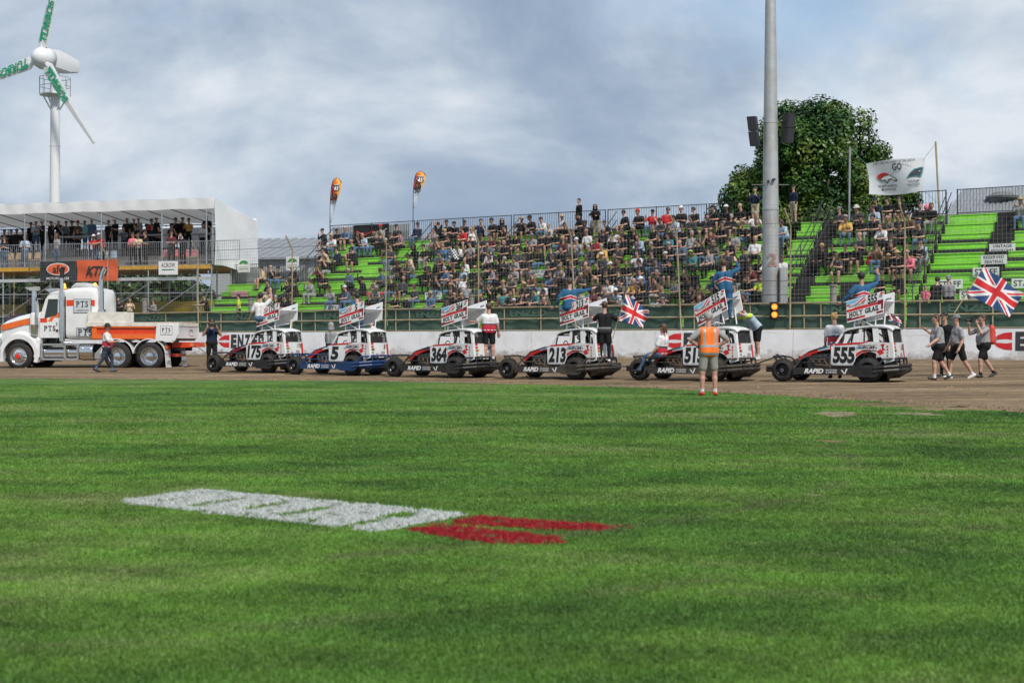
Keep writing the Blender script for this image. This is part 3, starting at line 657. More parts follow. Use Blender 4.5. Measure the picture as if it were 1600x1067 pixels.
for a in (-17, -11.2, -6.0, -2.4): ks(MB().tube(mq(a, 2.2, DECK), mq(a, 2.2, DECK+1.9), .03, 6).tube(mq(a, 2.2, DECK+1.75), mq(a+2.2, 2.2, DECK+1.75), .03, 6).hexa([mq(a+q, b, zz) for zz in (DECK+1.78, DECK+1.82) for q, b in ((0, 2.0), (2.2, 2.0), (2.2, 2.45), (0, 2.45))]), 'bar_ledge', tube_s)
mqe = thing('marquee', 'long white marquee roof with a white side wall covering the scaffold stand at the left', 'marquee', mq(-8, 2.6, DECK))
def km(b, nm, m_, **k): return keep(b.build(nm, m_, mqe, **k), mqe)
RT, RF = 9.2, 8.62
def fasc(u_, v_):
    a = ML+(.25-ML)*u_; return mq(a, -.1+.04*math.sin(a*5)*v_+.06*(1-v_), RF+(RT-RF)*v_+(.05*abs(math.sin(a*1.02))**6 if v_ > .8 else 0)+.02*math.sin(a*2.1))
km(MB().grid(fasc, 70, 5), 'roof_fascia', pvc, smooth=True)
def roofs(u_, v_):
    a = ML+(.25-ML)*u_; return mq(a, -.04+v_*5.45, RT-.9*v_-.06*math.sin(v_*math.pi)+.05*abs(math.sin(a*1.02))**6-.0)
km(MB().grid(roofs, 70, 10), 'roof_sheet', pvcr, smooth=True)
def sidew(u_, v_):
    b = -.1+5.5*u_; top = RT-.02-.88*u_; bot = DECK-.15-.25*u_
    return mq(.27+.06*math.sin(u_*9+v_*4)*math.sin(v_*3.1), b, bot+(top-bot)*v_+(.05*math.sin(u_*8) if v_ < .05 else 0))
km(MB().grid(sidew, 24, 20), 'side_wall', pvc, smooth=True)
for a0_, a1_ in ((ML, -12.2), (-10.9, -5.4), (-4.6, -1.6), (-1.2, .2)):
    km(MB().grid(lambda u_, v_: mq(a0_+(a1_-a0_)*u_, 5.34+.03*math.sin(u_*30), DECK+.9+(2.0 if a0_ > -3 else 1.55)*v_), 20, 2), 'back_wall', pvc, smooth=True)
for a in (-17, -12.1, -10.7, -7.0, -3.1, -.3, .1):
    km(MB().tube(mq(a, .0, DECK-.1), mq(a, .0, RT-.1), .04, 8), 'front_post', tube_s); km(MB().tube(mq(a, 5.3, DECK-.1), mq(a, 5.3, RT-1.0), .04, 8), 'back_post', tube_s)
for a in np.arange(-16.6, -.7, 1.65):
    km(MB().tube(mq(a, 0, RF+.32), mq(a+.9, 5.3, RT-1.05), .025, 6), 'roof_rafter', blacks)
km(MB().tube(mq(ML, 0, RF+.05), mq(.2, 0, RF+.05), .03, 6), 'eaves_beam', blacks); km(MB().tube(mq(ML, 5.25, RT-1.0), mq(.2, 5.25, RT-1.0), .03, 6), 'eaves_beam', blacks)
# banners hung on the scaffold
def mqpx(x): k = (x-800)/F; return (k*MO.y-MO.x)/(UM.x-k*UM.y)      # a on the deck front for a photo column
def mqz(x, y, b=-.12): a = mqpx(x); D = mq(a, b, 0).y; return a, 1.15+(534-y)*D/F
z3 = Vector((0, 0, 1))
orange = mat('orange_banner', (.62, .10, .03), .6, var=.05)
def hang(x0, x1, y0, y1, m_, name, sg=.03):
    a0_, zt = mqz(x0, y0); a1_, _ = mqz(x1, y0); zb = mqz(x0, y1)[1]; b = MB()
    b.grid(lambda u_, v_: mq(a0_+(a1_-a0_)*u_, -.14+sg*math.sin(u_*6+v_*4)*math.sin(v_*3), zb+(zt-zb)*v_), 18, 6)
    return b, a0_, a1_, zb, zt
bt = thing('banner', 'black and orange motorcycle dealer banners tied side by side on the scaffold', 'banner', mq(mqpx(125), -.14, 4.5))
b, a0_, a1_, zb, zt = hang(65, 123, 409.5, 440, 0, 'x'); keep(b.build('black_panel', mat('black_banner', (.022, .026, .032), .6), bt, smooth=True), bt)
el = MB(); ca, cz = (a0_+a1_)/2-.02, zb+(zt-zb)*.60
for (rx, rz_, d, mi) in ((.76, .36, .19, 0), (.70, .31, .197, 1)):
    el.add([mq(ca+rx*math.cos(t_), -d, cz+rz_*math.sin(t_)) for t_ in np.linspace(0, 2*math.pi, 28)[:-1]], [tuple(range(27))], mi)
el.text('afc', mq(ca, -.205, cz), UM, z3, .62, 2, .03); el.text('MOTORCYCLES', mq(ca, -.20, zb+.15), UM, z3, .2, 3, .02, 0, 1, 0, 1.5)
keep(el.build('banner_lettering', [whitep, mat('orange_print', (.75, .13, .04), .6), ink, whitep], bt), bt)
b, a0_, a1_, zb, zt = hang(122, 186, 407.5, 440, 0, 'x', .05); keep(b.build('orange_panel', orange, bt, smooth=True), bt)
km_ = MB().text('KTM', mq((a0_+a1_)/2+.05, -.21, (zb+zt)/2-.02), UM, z3, .72, 0, .035, .35, 1, 0, 1.5); keep(km_.build('banner_lettering', [ink], bt), bt)
a0_, zt = mqz(250, 409); a1_, zb = mqz(280, 430)
ac = MB(); zb = mqz(250, 430)[1]; ac.box(0, 0, 0, 0, 0, 0) if 0 else None
cc = mq((a0_+a1_)/2, -.15, (zb+zt)/2); ac.obox(cc, UM, z3, NM, (a1_-a0_)/2, (zt-zb)/2, .012, 0)
ac.text('ACROW', cc-NM*.016+z3*.16, UM, z3, .36, 1, .008, 0, 1, 0, (a1_-a0_)*.72); ac.obox(cc-NM*.016-z3*.1, UM, z3, NM, .40, .028, .003, 2)
tag(ac.build('sign_board', [whitep, ink, mat('dark_green_print', (.02, .14, .07), .6)]), 'white ACROW sign with a green underline on the scaffold', 'sign')
# green and white dealer signs on the lower back railing
b = B0+5*R_+.28
for x, y, lab in ((381, 415, 'left of the two green and white signs on the railing, next to the scaffold'), (457, 412, 'right of the two green and white signs, behind the low left block')):
    q = pxb(x, y, b); s = MB().obox(q, U, z3, NRM, .47, .40, .012, 0)
    P = [(-.38, .08), (-.2, .26), (.1, .28), (.3, .18), (.38, .02), (.25, .1), (.15, .02), (-.05, .12), (-.2, .06)]
    s.add([q-NRM*.016+U*x_+z3*y_ for x_, y_ in P], [tuple(range(len(P)))[::-1]], 1)
    for zz in (-.1, -.22): s.obox(q-NRM*.014+z3*zz, U, z3, NRM, .36, .03 if zz < -.2 else .012, .002, 2)
    tag(s.build('sign_board', [whitep, mat('leaf_green_print', (.03, .24, .04), .6), greyp]), lab, 'sign', 'green and white railing signs')
# yellow screen below the scaffold
yc = mat('yellow_screen_cloth', (.36, .25, .028), .7, var=.15, bump=.2)
YA, YB = -78, a_of(336, 58.4)
def yl(u_, v_):
    a = YA+(YB-YA)*u_; return ab(a, 58.4+.05*math.sin(a*2.3)*v_, 1.2+v_*2.28+.02*math.sin(a*1.7))
ys_ = thing('yellow_screen', 'mustard yellow cloth screen below the scaffold stand behind the fence', 'screen', ab(-63, 58.4, 1.5))
for i in range(5):
    keep(MB().grid(lambda u_, v_: yl((i+u_*.99)/5, v_), 20, 5).build('screen_panel', yc, ys_, smooth=True), ys_)
    keep(MB().tube(ab(YA+(YB-YA)*i/5, 58.46, .2), ab(YA+(YB-YA)*i/5, 58.46, 3.6), .03, 6).build('screen_post', railm, ys_), ys_)

# ------------------------------------------------------------------ wind turbine
TD = 178.
tw = thing('wind_turbine', 'white three bladed wind turbine with green lettered blades behind the marquee', 'wind turbine', pxd(86, 534, TD)-Vector((0, 0, 1.2)))
tc0 = pxd(86, 534, TD); wpaint = mat('turbine_white', (.66, .68, .70), .35, var=.03)
kt = lambda b, nm, m_, par=None, **k: keep(b.build(nm, m_, par or tw, **k), tw) if par is None else b.build(nm, m_, par, **k)
hub = pxd(68, 92, TD-2.2); topz = pxd(86, 112, TD).z
kt(MB().lathe((tc0.x, tc0.y, 0), (0, 0, 1), [(-.2, .80), (16.0, .66), (16.02, .69), (16.2, .69), (16.22, .66), (25.5, .60), (25.52, .63), (25.7, .63), (25.72, .60), (topz, .54)], 24), 'tower', wpaint, smooth='auto')
fw = Vector((-.42, -.90, 0)).normalized(); rt = Vector((-fw.y, fw.x, 0)) if False else Vector((.90, -.42, 0)).normalized()
nb = MB()                                          # nacelle: rounded box tapering to the rear
sec_ = [(-1.1, .95, 1.1), (.6, 1.1, 1.25), (2.6, 1.0, 1.15), (4.4, .7, .8)]
vs_ = []; 
for d, hw_, hh_ in sec_:
    for k in range(12):
        t_ = 2*math.pi*(k+.5)/12; cx_ = max(-1, min(1, 1.25*math.cos(t_))); cy_ = max(-1, min(1, 1.25*math.sin(t_)))
        vs_.append(hub-fw*(d+1.2)*1.0+rt*hw_*cx_+z3*(hh_*cy_+(.1 if d < 2 else -.1)))
nb.add(vs_, [(j*12+i, j*12+(i+1) % 12, j*12+12+(i+1) % 12, j*12+12+i) for j in range(3) for i in range(12)]+[tuple(range(12)), tuple(range(36, 48))[::-1]])
kt(nb, 'nacelle', wpaint, smooth='auto')
kt(MB().lathe(hub-fw*.3, fw, [(-.6, 1.35), (.4, 1.4), (1.1, 1.2), (1.6, .8), (1.85, .35), (1.9, .05)], 20), 'nose_cone', wpaint, smooth=True)
pl = MB(); pz = pxd(86, 150, TD).z
pl.lathe((tc0.x, tc0.y, pz), z3, [(0, 1.9), (.12, 1.9)], 12)
pl2 = MB()
for k in range(12):
    t_ = 2*math.pi*k/12; p_ = Vector((tc0.x+1.9*math.cos(t_), tc0.y+1.9*math.sin(t_), pz)); pl2.tube(p_, p_+z3*2.2, .035, 5)
for h in (1.1, 2.2): pl2.path([(tc0.x+1.9*math.cos(2*math.pi*k/12), tc0.y+1.9*math.sin(2*math.pi*k/12), pz+h) for k in range(12)], .04, 5, closed=True)
for k in range(4):
    t_ = math.pi/4+math.pi/2*k; pl.tube((tc0.x+1.7*math.cos(t_), tc0.y+1.7*math.sin(t_), pz), (tc0.x+.5*math.cos(t_), tc0.y+.5*math.sin(t_), pz-1.9), .09, 6)
kt(pl, 'service_platform', wpaint); kt(pl2, 'platform_railing', steel)
gtx = mat('turbine_green_lettering', (.01, .30, .15), .5)
for ang in (-52.5, 75, 194):
    dr = rt*math.cos(rad(ang))+z3*math.sin(rad(ang)); wd_ = fw.cross(dr).normalized()
    if ang == -53: pass
    bl = MB(); st_ = [(.9, -.28, .30, .22), (1.9, -.75, .95, .16), (3.2, -.78, .85, .13), (8.4, -.52, .50, .09), (13.9, -.24, .24, .05)]; vs_ = []
    for s_, e0, e1, th in st_:
        c = hub+dr*s_+fw*.5
        vs_ += [c+wd_*e0, c+wd_*(e0*.4+e1*.6)+fw*th, c+wd_*e1, c+wd_*(e0*.4+e1*.6)-fw*th]
    bl.add(vs_, [(j*4+i, j*4+(i+1) % 4, j*4+4+(i+1) % 4, j*4+4+i) for j in range(4) for i in range(4)]+[(3, 2, 1, 0), (16, 17, 18, 19)])
    bo = kt(bl, 'blade', wpaint)
    for p_ in (): pass
    # lettering lies on the front face, reading outward from the hub
    up_ = fw.cross(dr).normalized(); up_ = up_ if dr.cross(up_).dot(fw) > 0 else -up_
    c = hub+dr*4.6+fw*(.5+.20)
    tx = MB().text('TURBOS', c-up_*.12, dr, up_, 1.28, 0, .035, .25, 1, 0, 5.2).text('MANAWATU', c+up_*.44+dr*.6, dr, up_, .40, 0, .01, 0, 1, 0, 2.4)
    tx.add([c+dr*(-2.65)+up_*.6, c+dr*(-2.65)+up_*.36, c-dr*.9+up_*.36, c-dr*.9+up_*.6], [(0, 1, 2, 3)])
    o = tx.build('blade_lettering', gtx, bo); 
# ------------------------------------------------------------------ light pole with speakers
PD = 59.2; pb_ = pxd(1204, 534, PD); pb_.z = 1.2
lp = thing('light_pole', 'tall grey steel light pole rising out of the picture between the stand blocks', 'pole', pb_)
galv = mat('pole_grey', (.40, .42, .43), .5, .35, var=.1, scale=2.5, dirt=((.33, .26, .19), .55, 1.2))
lp_b = MB().lathe((0, 0, 0), z3, [(0, .37), (5.4, .33), (5.41, .345), (5.5, .345), (5.51, .33), (9.0, .29), (9.01, .30), (9.1, .30), (9.11, .288), (14.5, .215), (26, .12)], 24); lp_b.build('pole_shaft', galv, lp, smooth='auto')
MB().text('2', (-.02, -.36, 3.35), (1, 0, 0), z3, .62, 0, .035).build('painted_number', mat('faded_number_print', (.22, .17, .15), .7), lp)
MB().text('2', (.035, -.355, 3.33), (1, 0, 0), z3, .74, 0, .02).build('painted_number', mat('faded_red_print', (.42, .2, .17), .7), lp)
MB().tube((-.75, -.05, 6.45), (.75, -.05, 6.45), .03, 6).build('cross_arm', blacks, lp); MB().box(.32, .62, -.5, .2, .4, 3.0).build('cable_duct', galv, lp)
MB().box(-.2, -.12, -.42, -.3, 6.5, 6.62).box(.0, .12, -.46, -.34, 6.6, 6.68).build('bracket', blacks, lp)
for x, y, sg, lab in ((1177.5, 206, -1, 'left of the two black speaker cabinets strapped to the light pole'), (1231, 201, 1, 'right of the two black speaker cabinets strapped to the light pole')):
    c = pxd(x, y, PD-.1); t_ = thing('speaker_stack', lab, 'speaker', c, 0, 'speakers on the light pole')
    yaw = rad(24)*sg; f_ = Vector((math.sin(yaw), -math.cos(yaw), -.1)).normalized(); r_ = Vector((math.cos(yaw), math.sin(yaw), 0)); u_ = r_.cross(f_)*-1
    u_ = (z3+r_*(.13*sg)).normalized(); 
    for k in (-1, 1):
        cc = u_*(k*.32)
        cab = MB().obox(cc+f_*(-.03*k), r_, u_, f_, .17, .305, .22).build('cabinet', black, t_); MB().obox(cc+f_*(.222-.03*k), r_, u_, f_, .15, .27, .006).build('grille', mat('speaker_grille', (.03, .03, .032), .4, .3), cab)
    MB().tube((0, .1, .3), (-.3*sg, .12, .3), .03, 6).tube((0, .1, -.2), (-.3*sg, .12, -.2), .03, 6).build('bracket', blacks, t_)
# ------------------------------------------------------------------ amber signal
sg_ = thing('signal_light', 'black two lamp amber signal lit on the rail fence right of the light pole', 'signal light', pxb(1210, 486, 54.25))
MB().box(-.17, .17, -.0, .16, -.36, .36).build('housing', black, sg_)
for z in (.16, -.16):
    MB().lathe((0, -.012, z), (0, -1, 0), [(0, .125), (.02, .12), (.045, .07), (.05, .01)], 16).build('lamp', mat('amber_lamp', (.8, .25, .03), .4, emit=((1., .33, .05), 1.1)), sg_, smooth=True)
    MB().lathe((0, -.0, z), (0, -1, 0), [(0, .15), (.12, .15), (.12, .14), (0, .14)], 16).build('visor', black, sg_)
# ------------------------------------------------------------------ feather flags
fgm = [mat('flag_orange', (.72, .20, .03), .6), mat('flag_amber', (.72, .33, .05), .6), mat('flag_crimson', (.45, .03, .06), .6), mat('flag_silver', (.42, .47, .55), .6), whitep, ink, mat('flag_pink_white', (.66, .42, .45), .6)]
for x0, yb, yt, lab, yaw in ((516, 400, 279, 'left feather flag, orange and silver with PTS and 50 on it, above the green stand', .15), (646, 400, 268, 'right feather flag, orange and silver with PTS and 50 on it, seen more edge on', -.35)):
    b = B0+10*R_+.5; base = pxb(x0, yb, b); top = pxb(x0, yt, b).z; H = top-base.z
    t_ = thing('feather_flag', lab, 'flag', base, 0, 'feather flags behind the stand')
    rr = (Vector((math.cos(yaw), -math.sin(yaw), 0))+U*.2).normalized(); lowz = H*.42 if x0 < 600 else H*.56
    VV = [0, .03, .25, .48, .62, .70, .78, .85, .90, .94, .975, .993, 1.]
    def edge(v_): return float(np.interp((v_-lowz/H)/(1-lowz/H), VV, [.02, .08, .25, .43, .57, .66, .72, .735, .72, .67, .58, .51, .44]))*.92
    def lead(v_): return float(np.interp((v_-lowz/H)/(1-lowz/H), VV, [.0, .0, .01, .02, .045, .065, .09, .125, .165, .215, .29, .36, .43]))*.92
    def ff(u_, v_):
        vv = lowz/H+(1-lowz/H)*v_; l_ = lead(vv); e_ = max(edge(vv), l_+.001); xx = l_+(e_-l_)*u_
        return rr*xx+z3*(H*vv)+Vector((0, -1, 0))*.05*math.sin(u_*4+v_*7)
    def fm(u_, v_):
        vv = lowz/H+(1-lowz/H)*v_
        if v_ < .50: return 3
        if u_ < .34-.2*v_ and v_ < .86: return 2
        return 1 if (u_+v_*.7 > 1.15) else 0
    MB().grid(ff, 24, 70, 0, fm).build('flag_cloth', fgm, t_, smooth=True)
    pts_ = [rr*(lead(v_)-.02)+z3*(H*v_) for v_ in np.linspace(0, 1, 50)]+[ff(1, q_) for q_ in (1., .97, .93, .88)]
    MB().path(pts_, .022, 6).build('flag_pole', blacks, t_)
    e = MB(); hz_ = lambda q: lowz+(H-lowz)*q; c = rr*.40+z3*hz_(.79)-Vector((0, .11, 0)); c2 = rr*.26+z3*hz_(.575)-Vector((0, .11, 0))
    e.add([c+rr*(.21*math.cos(q))+z3*(.17*math.sin(q)) for q in np.linspace(0, 6.283, 21)[:-1]], [tuple(range(20))[::-1]], 4)
    e.text('PTS', c-Vector((0, .01, 0)), rr, z3, .34, 5, .03, 0, 1, 0, .38); e.text('50', c2, rr, z3, .50, 5, .05, 0, 1, 0, .36)
    e.text('YEARS', c2-z3*.25, rr, z3, .10, 5, .01, 0, 1, 0, .30); e.build('flag_print', fgm, t_)
# ------------------------------------------------------------------ hanging banner on two poles
BP = 64.5
pl_ = []
for x0, y0, x1, y1, lab in ((1326, 348, 1328, 231, 'thin grey pole holding the left edge of the white hanging banner'), (1472, 352, 1462, 222, 'thin leaning pole holding the right edge of the white hanging banner')):
    p_, q_ = pxb(x0, y0, BP), pxb(x1, y1, BP); p_.z -= 2; tag(MB().tube(p_, q_, .045, 8).build('banner_pole', railm if x0 > 1400 else steel), lab, 'pole', 'poles of the hanging banner'); pl_.append((p_, q_))
bn = thing('hanging_banner', 'white sheet banner with GO and two team emblems hung by cords between poles', 'banner', pxb(1400, 276, BP-.15))
C4 = [pxb(1358, 304, BP-.15), pxb(1444, 299, BP-.15), pxb(1444.5, 247, BP-.15), pxb(1352, 256, BP-.15)]
def bf(u_, v_, d=0.):
    p_ = (C4[0]*(1-u_)+C4[1]*u_)*(1-v_)+(C4[3]*(1-u_)+C4[2]*u_)*v_
    return p_+NRM*(.10*math.sin(u_*5.2+v_*2)-d)+z3*(-.10*math.sin(u_*math.pi)*(1-v_)+.05*math.sin(u_*math.pi)*v_)+U*(.05*math.sin(v_*math.pi)*(1-u_))
keep(MB().grid(bf, 30, 16).build('sheet', mat('banner_sheet', (.66, .68, .71), .7, var=.03), bn, smooth=True), bn)
def flatb(polys, nm, mats):
    m_ = MB()
    for P_, mi, d in polys: m_.add([bf(x_, y_, d) for x_, y_ in P_], [tuple(range(len(P_)))], mi)
    keep(m_.build(nm, mats, bn), bn)
tealm = mat('teal_print', (.05, .22, .28), .6); gm2 = mat('dark_grey_print', (.05, .055, .06), .6)
flatb([([(.16, .50), (.20, .62), (.27, .65), (.34, .64), (.38, .58), (.30, .57), (.24, .52), (.19, .45)], 0, .03), ([(.15, .53), (.17, .62), (.20, .56)], 0, .032),
       ([(.19, .46), (.27, .55), (.38, .58), (.47, .50), (.53, .42), (.52, .37), (.47, .38), (.42, .44), (.37, .42), (.33, .33), (.29, .42), (.22, .42)], 1, .032),
       ([(.215, .455), (.28, .53), (.38, .56), (.46, .48), (.51, .42), (.47, .41), (.42, .47), (.36, .44), (.33, .375), (.30, .45), (.24, .44)], 2, .04)], 'horse_emblem', [redpr, gm2, whitep])
flatb([([(.70, .44), (.76, .58), (.83, .68), (.94, .73), (.985, .72), (.975, .55), (.95, .42), (.88, .46), (.80, .47)], 0, .03),
       ([(.74, .48), (.79, .58), (.85, .65), (.93, .69), (.965, .68), (.95, .55), (.93, .47), (.86, .50)], 1, .04), ([(.90, .60), (.94, .63), (.935, .60)], 2, .045)], 'panther_emblem', [tealm, gm2, whitep])
bt_ = MB(); 
def btx(t, u_, v_, size, fit, bold, du=.12, dv=0.):
    o = bf(u_, v_, .035); r_ = (bf(u_+.05, v_)-bf(u_-.05, v_)).normalized(); up_ = (bf(u_, min(1, v_+.05))-bf(u_, v_-.05)).normalized(); bt_.text(t, o, r_, up_, size, 0, bold, 0, 1, 0, fit)
btx('CAN\'T SEE THE FOREST AT THE ELBOW', .50, .925, .17, 2.0, .012); btx('GO', .54, .78, .42, .46, .03)
btx('THE MANAWATU', .32, .26, .17, 1.0, .012); btx('MUSTANGS', .36, .16, .17, .7, .012); btx('THE PALMY', .83, .33, .15, .55, .01); btx('PANTHERS', .83, .22, .15, .55, .01)
keep(bt_.build('banner_lettering', gm2, bn), bn)
cord = MB(); cord.path([pl_[0][1], C4[3]], .008, 4).path([pl_[1][1]-z3*.1, C4[2]], .008, 4).path([C4[0], pl_[0][0]+z3*2.6], .008, 4).path([C4[1], pl_[1][0]+z3*2.8], .008, 4)
keep(cord.build('cord', mat('blue_cord', (.05, .2, .25), .7), bn), bn)
# ------------------------------------------------------------------ trees
def leafcloud(name, blobs, n, size, m_, seed, parent):
    r = np.random.default_rng(seed); B = np.array([(b[0], b[1], b[2], b[3]) for b in blobs]); wts = B[:, 3]**2; wts /= wts.sum()
    k = r.choice(len(B), n, p=wts); d = r.normal(size=(n, 3)); d /= np.linalg.norm(d, axis=1, keepdims=True)
    rr = B[k, 3]*(.55+.5*r.random(n)**.7); c = B[k, :3]+d*rr[:, None]
    up = d+np.array([0, 0, .5])+r.normal(0, .55, (n, 3)); up /= np.linalg.norm(up, axis=1, keepdims=True)
    t1 = np.cross(up, r.normal(size=(n, 3))); t1 /= np.linalg.norm(t1, axis=1, keepdims=True); t2 = np.cross(up, t1)
    s = size*(.6+.8*r.random(n))[:, None]
    V = np.stack([c-t1*s*.5, c+t2*s*.28, c+t1*s*.5-up*s*.12, c-t2*s*.28], 1).reshape(-1, 3)
    me = bpy.data.meshes.new(name); me.vertices.add(4*n); me.vertices.foreach_set('co', V.ravel())
    me.loops.add(4*n); me.loops.foreach_set('vertex_index', np.arange(4*n)); me.polygons.add(n)
    me.polygons.foreach_set('loop_start', np.arange(n)*4); me.update(calc_edges=True); 
    me.materials.append(m_); return link(name, me, parent)
def leafmat(nm, dark, mid, olive, sc_=1.):
    m, t, p = newmat(nm, .45, .35)
    c = ramp(t, nz(t, posn(t), .55*sc_, 3), [(.36, dark), (.5, mid), (.62, olive)])
    f = ramp(t, nz(t, posn(t), 5*sc_, 3), [(.3, .55), (.7, 1.4)]); t.links.new(mixc(t, 1., c, f, 'MULTIPLY'), p.inputs['Base Color']); return m
def crownblobs(c, rx, rz, n, seed, rb=(.9, 1.5), squash=.8):
    r = random.Random(seed); out = []
    for i in range(n):
        th = r.uniform(0, 6.283); ph = math.acos(r.uniform(-.55, 1)); q = r.uniform(.72, .97)
        x = math.sin(ph)*math.cos(th); y = math.sin(ph)*math.sin(th); z = math.cos(ph)
        wdt = 1 if z < 0 else (1-z**2.2*.15)
        out.append((c[0]+x*rx*q*wdt, c[1]+y*rx*q*squash*wdt, c[2]+z*rz*q, r.uniform(*rb)))
    return out
bark = mat('bark', (.07, .055, .04), .9, var=.3, bump=.4)
TRD = 79.
tcx = (1268-800)/F*TRD; tr = thing('broadleaf_tree', 'large dark green round crowned tree behind the stand and light pole', 'tree', (tcx, TRD, .4))
mB = MB(); mB.tube((0, 0, -.6), (0, 0, 5.5), .55, 12, .36)
lr = random.Random(4)
for i in range(9):
    a = i*.7+lr.uniform(-.2, .2); h = lr.uniform(3.5, 5.5); p0 = Vector((0, 0, h)); p1 = p0+Vector((math.cos(a)*2.2, math.sin(a)*2.0, 2.4)); p2 = p1+Vector((math.cos(a)*1.3, math.sin(a)*1.2, 1.6))
    mB.tube(p0, p1, .2, 8, .12).tube(p1, p2, .12, 6, .05)
mB.build('trunk', bark, tr, smooth=True)
lm1 = leafmat('tree_leaves', (.012, .045, .008), (.036, .100, .012), (.10, .155, .020))
blobs = crownblobs((.35, 0, 8.9), 4.35, 5.4, 120, 5, (.40, 1.35))+crownblobs((-3.2, .3, 6.9), 2.2, 3.6, 52, 6, (.35, 1.1))+crownblobs((3.2, .2, 7.0), 2.0, 3.6, 44, 7, (.35, 1.1))+crownblobs((0, -.5, 5.5), 3.6, 2.6, 40, 17, (.7, 1.1))+crownblobs((1.6, .3, 7.4), 1.8, 2.2, 30, 23, (.6, 1.0))+crownblobs((-.5, .3, 9.), 2.2, 2.6, 26, 24, (.7, 1.1))+crownblobs((-4.9, 0, 6.0), .9, 1.6, 14, 16, (.4, .7))+crownblobs((4.9, 0, 8.6), .9, 1.2, 12, 8, (.35, .6))
leafcloud('crown', blobs, 170000, .20, lm1, 3, tr)
def bush(name, label, cat, x, D, hw, h, z0, n, size, m_, seed, group=None):
    X = (x-800)/F*D; t_ = thing(name, label, cat, (X, D, z0), 0, group)
    MB().tube((0, 0, -.4), (.1, 0, h*.5), .14, 8, .06).build('trunk', bark, t_)
    leafcloud('crown', crownblobs((0, 0, h*.5), hw, h*.5, 26, seed, (hw*.24, hw*.42)), n, size, m_, seed, t_)
lm2 = leafmat('hedge_leaves', (.012, .035, .012), (.03, .075, .018), (.06, .10, .03))
for i, x in enumerate((-30, 25, 78, 128, 178, 226, 272)):
    bush('hedge_bush', ['dense dark bush at the picture\'s left edge under the marquee stand', 'dark bush under the marquee, left of the truck cab', 'dark bush under the black motorcycle banner', 'dark bush between the black and orange banners, low behind the scaffold', 'dark bush under the orange banner\'s right end', 'dark bush left of the white ACROW sign, behind the scaffold', 'dark bush under the white ACROW sign'][i], 'bush', x, 94+i % 2*2, 2.5, 5.4+(i % 3)*.3, .2, 6000, .44, lm2, 20+i, 'bushes behind the scaffold')
for i, x in enumerate((1365, 1425)):
    bush('hedge_bush', ['dark shrub growing under the big tree behind the seated rows', 'dark shrub below the white hanging banner'][i], 'bush', x, 74, 1.9, 7.0-i*.7, .2, 3800, .26, lm1, 40+i)
# ------------------------------------------------------------------ sheds and houses behind
roofm = mat('grey_iron_roof', (.25, .27, .29), .55, .2, var=.08, scale=1); wallg = mat('shed_wall', (.34, .36, .37), .7)
def shed(name, label, x0, x1, yr, ye, D0, D1, ribs=26):
    P0, P1 = pxd(x0, ye, D0), pxd(x1, ye, D1); d = (P1-P0); d.z = 0; d.normalize(); n_ = Vector((-d.y, d.x, 0)); L_ = (P1-P0).length
    R0 = pxd(x0, yr, D0+8); zr = R0.z; ze = (P0.z+P1.z)/2
    t_ = thing(name, label, 'building', (P0.x, P0.y, 0)); o = Vector((P0.x, P0.y, 0)); K = lambda b, nm, m_, par=t_: keep(b.build(nm, m_, t_), t_)
    K(MB().prism([o+z3*-.3, o+d*L_+z3*-.3, o+d*L_+z3*ze, o+z3*ze], n_*16), 'wall', wallg)
    rb = MB(); nn = ribs*2
    for i in range(nn):
        q0 = o+d*(L_*i/nn); q1 = o+d*(L_*(i+1)/nn); h_ = .05 if i % 2 else 0
        rb.hexa([q0-n_*.4+z3*(ze-.05), q1-n_*.4+z3*(ze-.05), q1+n_*8+z3*zr, q0+n_*8+z3*zr, q0-n_*.4+z3*(ze+.06+h_), q1-n_*.4+z3*(ze+.06+h_), q1+n_*8+z3*(zr+.12+h_), q0+n_*8+z3*(zr+.12+h_)])
    K(rb, 'roof', roofm)
    K(MB().prism([o+z3*(ze-.06), o+n_*8+z3*zr, o+n_*16.4+z3*(ze-.06)], d*L_), 'gable', wallg)
    return t_, o, d, n_, L_, ze, zr
shed('shed', 'low grey iron roofed shed behind the marquee and the left end of the stand', 330, 720, 377, 404, 104, 100)
shed('shed', 'long pale grey roofed shed seen through the railings in the middle of the stand', 640, 1135, 362, 388, 118, 112)
t_, o, d, n_, L_, ze, zr = shed('shed', 'grey roofed building with a roof ventilator behind the nearly empty block', 1470, 1700, 302, 350, 92, 88)
v_ = pxd(1566, 314, 95); b = MB().box(-.85, .85, -.4, .4, -.9, .12).lathe((0, 0, .12), z3, [(0, 1.05), (.14, 1.1), (.3, .75), (.42, .6)], 18); o = b.build('ventilator', mat('vent_grey', (.14, .15, .15), .6), t_); o.location = v_-t_.location
hs = thing('house', 'small pale house wall and roof glimpsed under the scaffold at the left', 'house', pxd(20, 534, 112))
K = lambda b, nm, m_: keep(b.build(nm, m_, hs), hs)
hp = pxd(8, 534, 112); hp.z = 0
K(MB().box(hp.x-4, hp.x+2.2, hp.y, hp.y+6, -.2, 4.4), 'wall', mat('house_white', (.6, .62, .64), .7)); K(MB().prism([(hp.x-4.4, hp.y-.3, 4.3), (hp.x-.9, hp.y-.3, 6.6), (hp.x+2.6, hp.y-.3, 4.3)], (0, 6.6, 0)), 'roof', mat('dark_roof', (.08, .09, .1), .7)); K(MB().box(hp.x-1, hp.x+.4, hp.y-.03, hp.y+.02, 2.2, 3.6), 'window', mat('dark_window', (.03, .04, .05), .15))
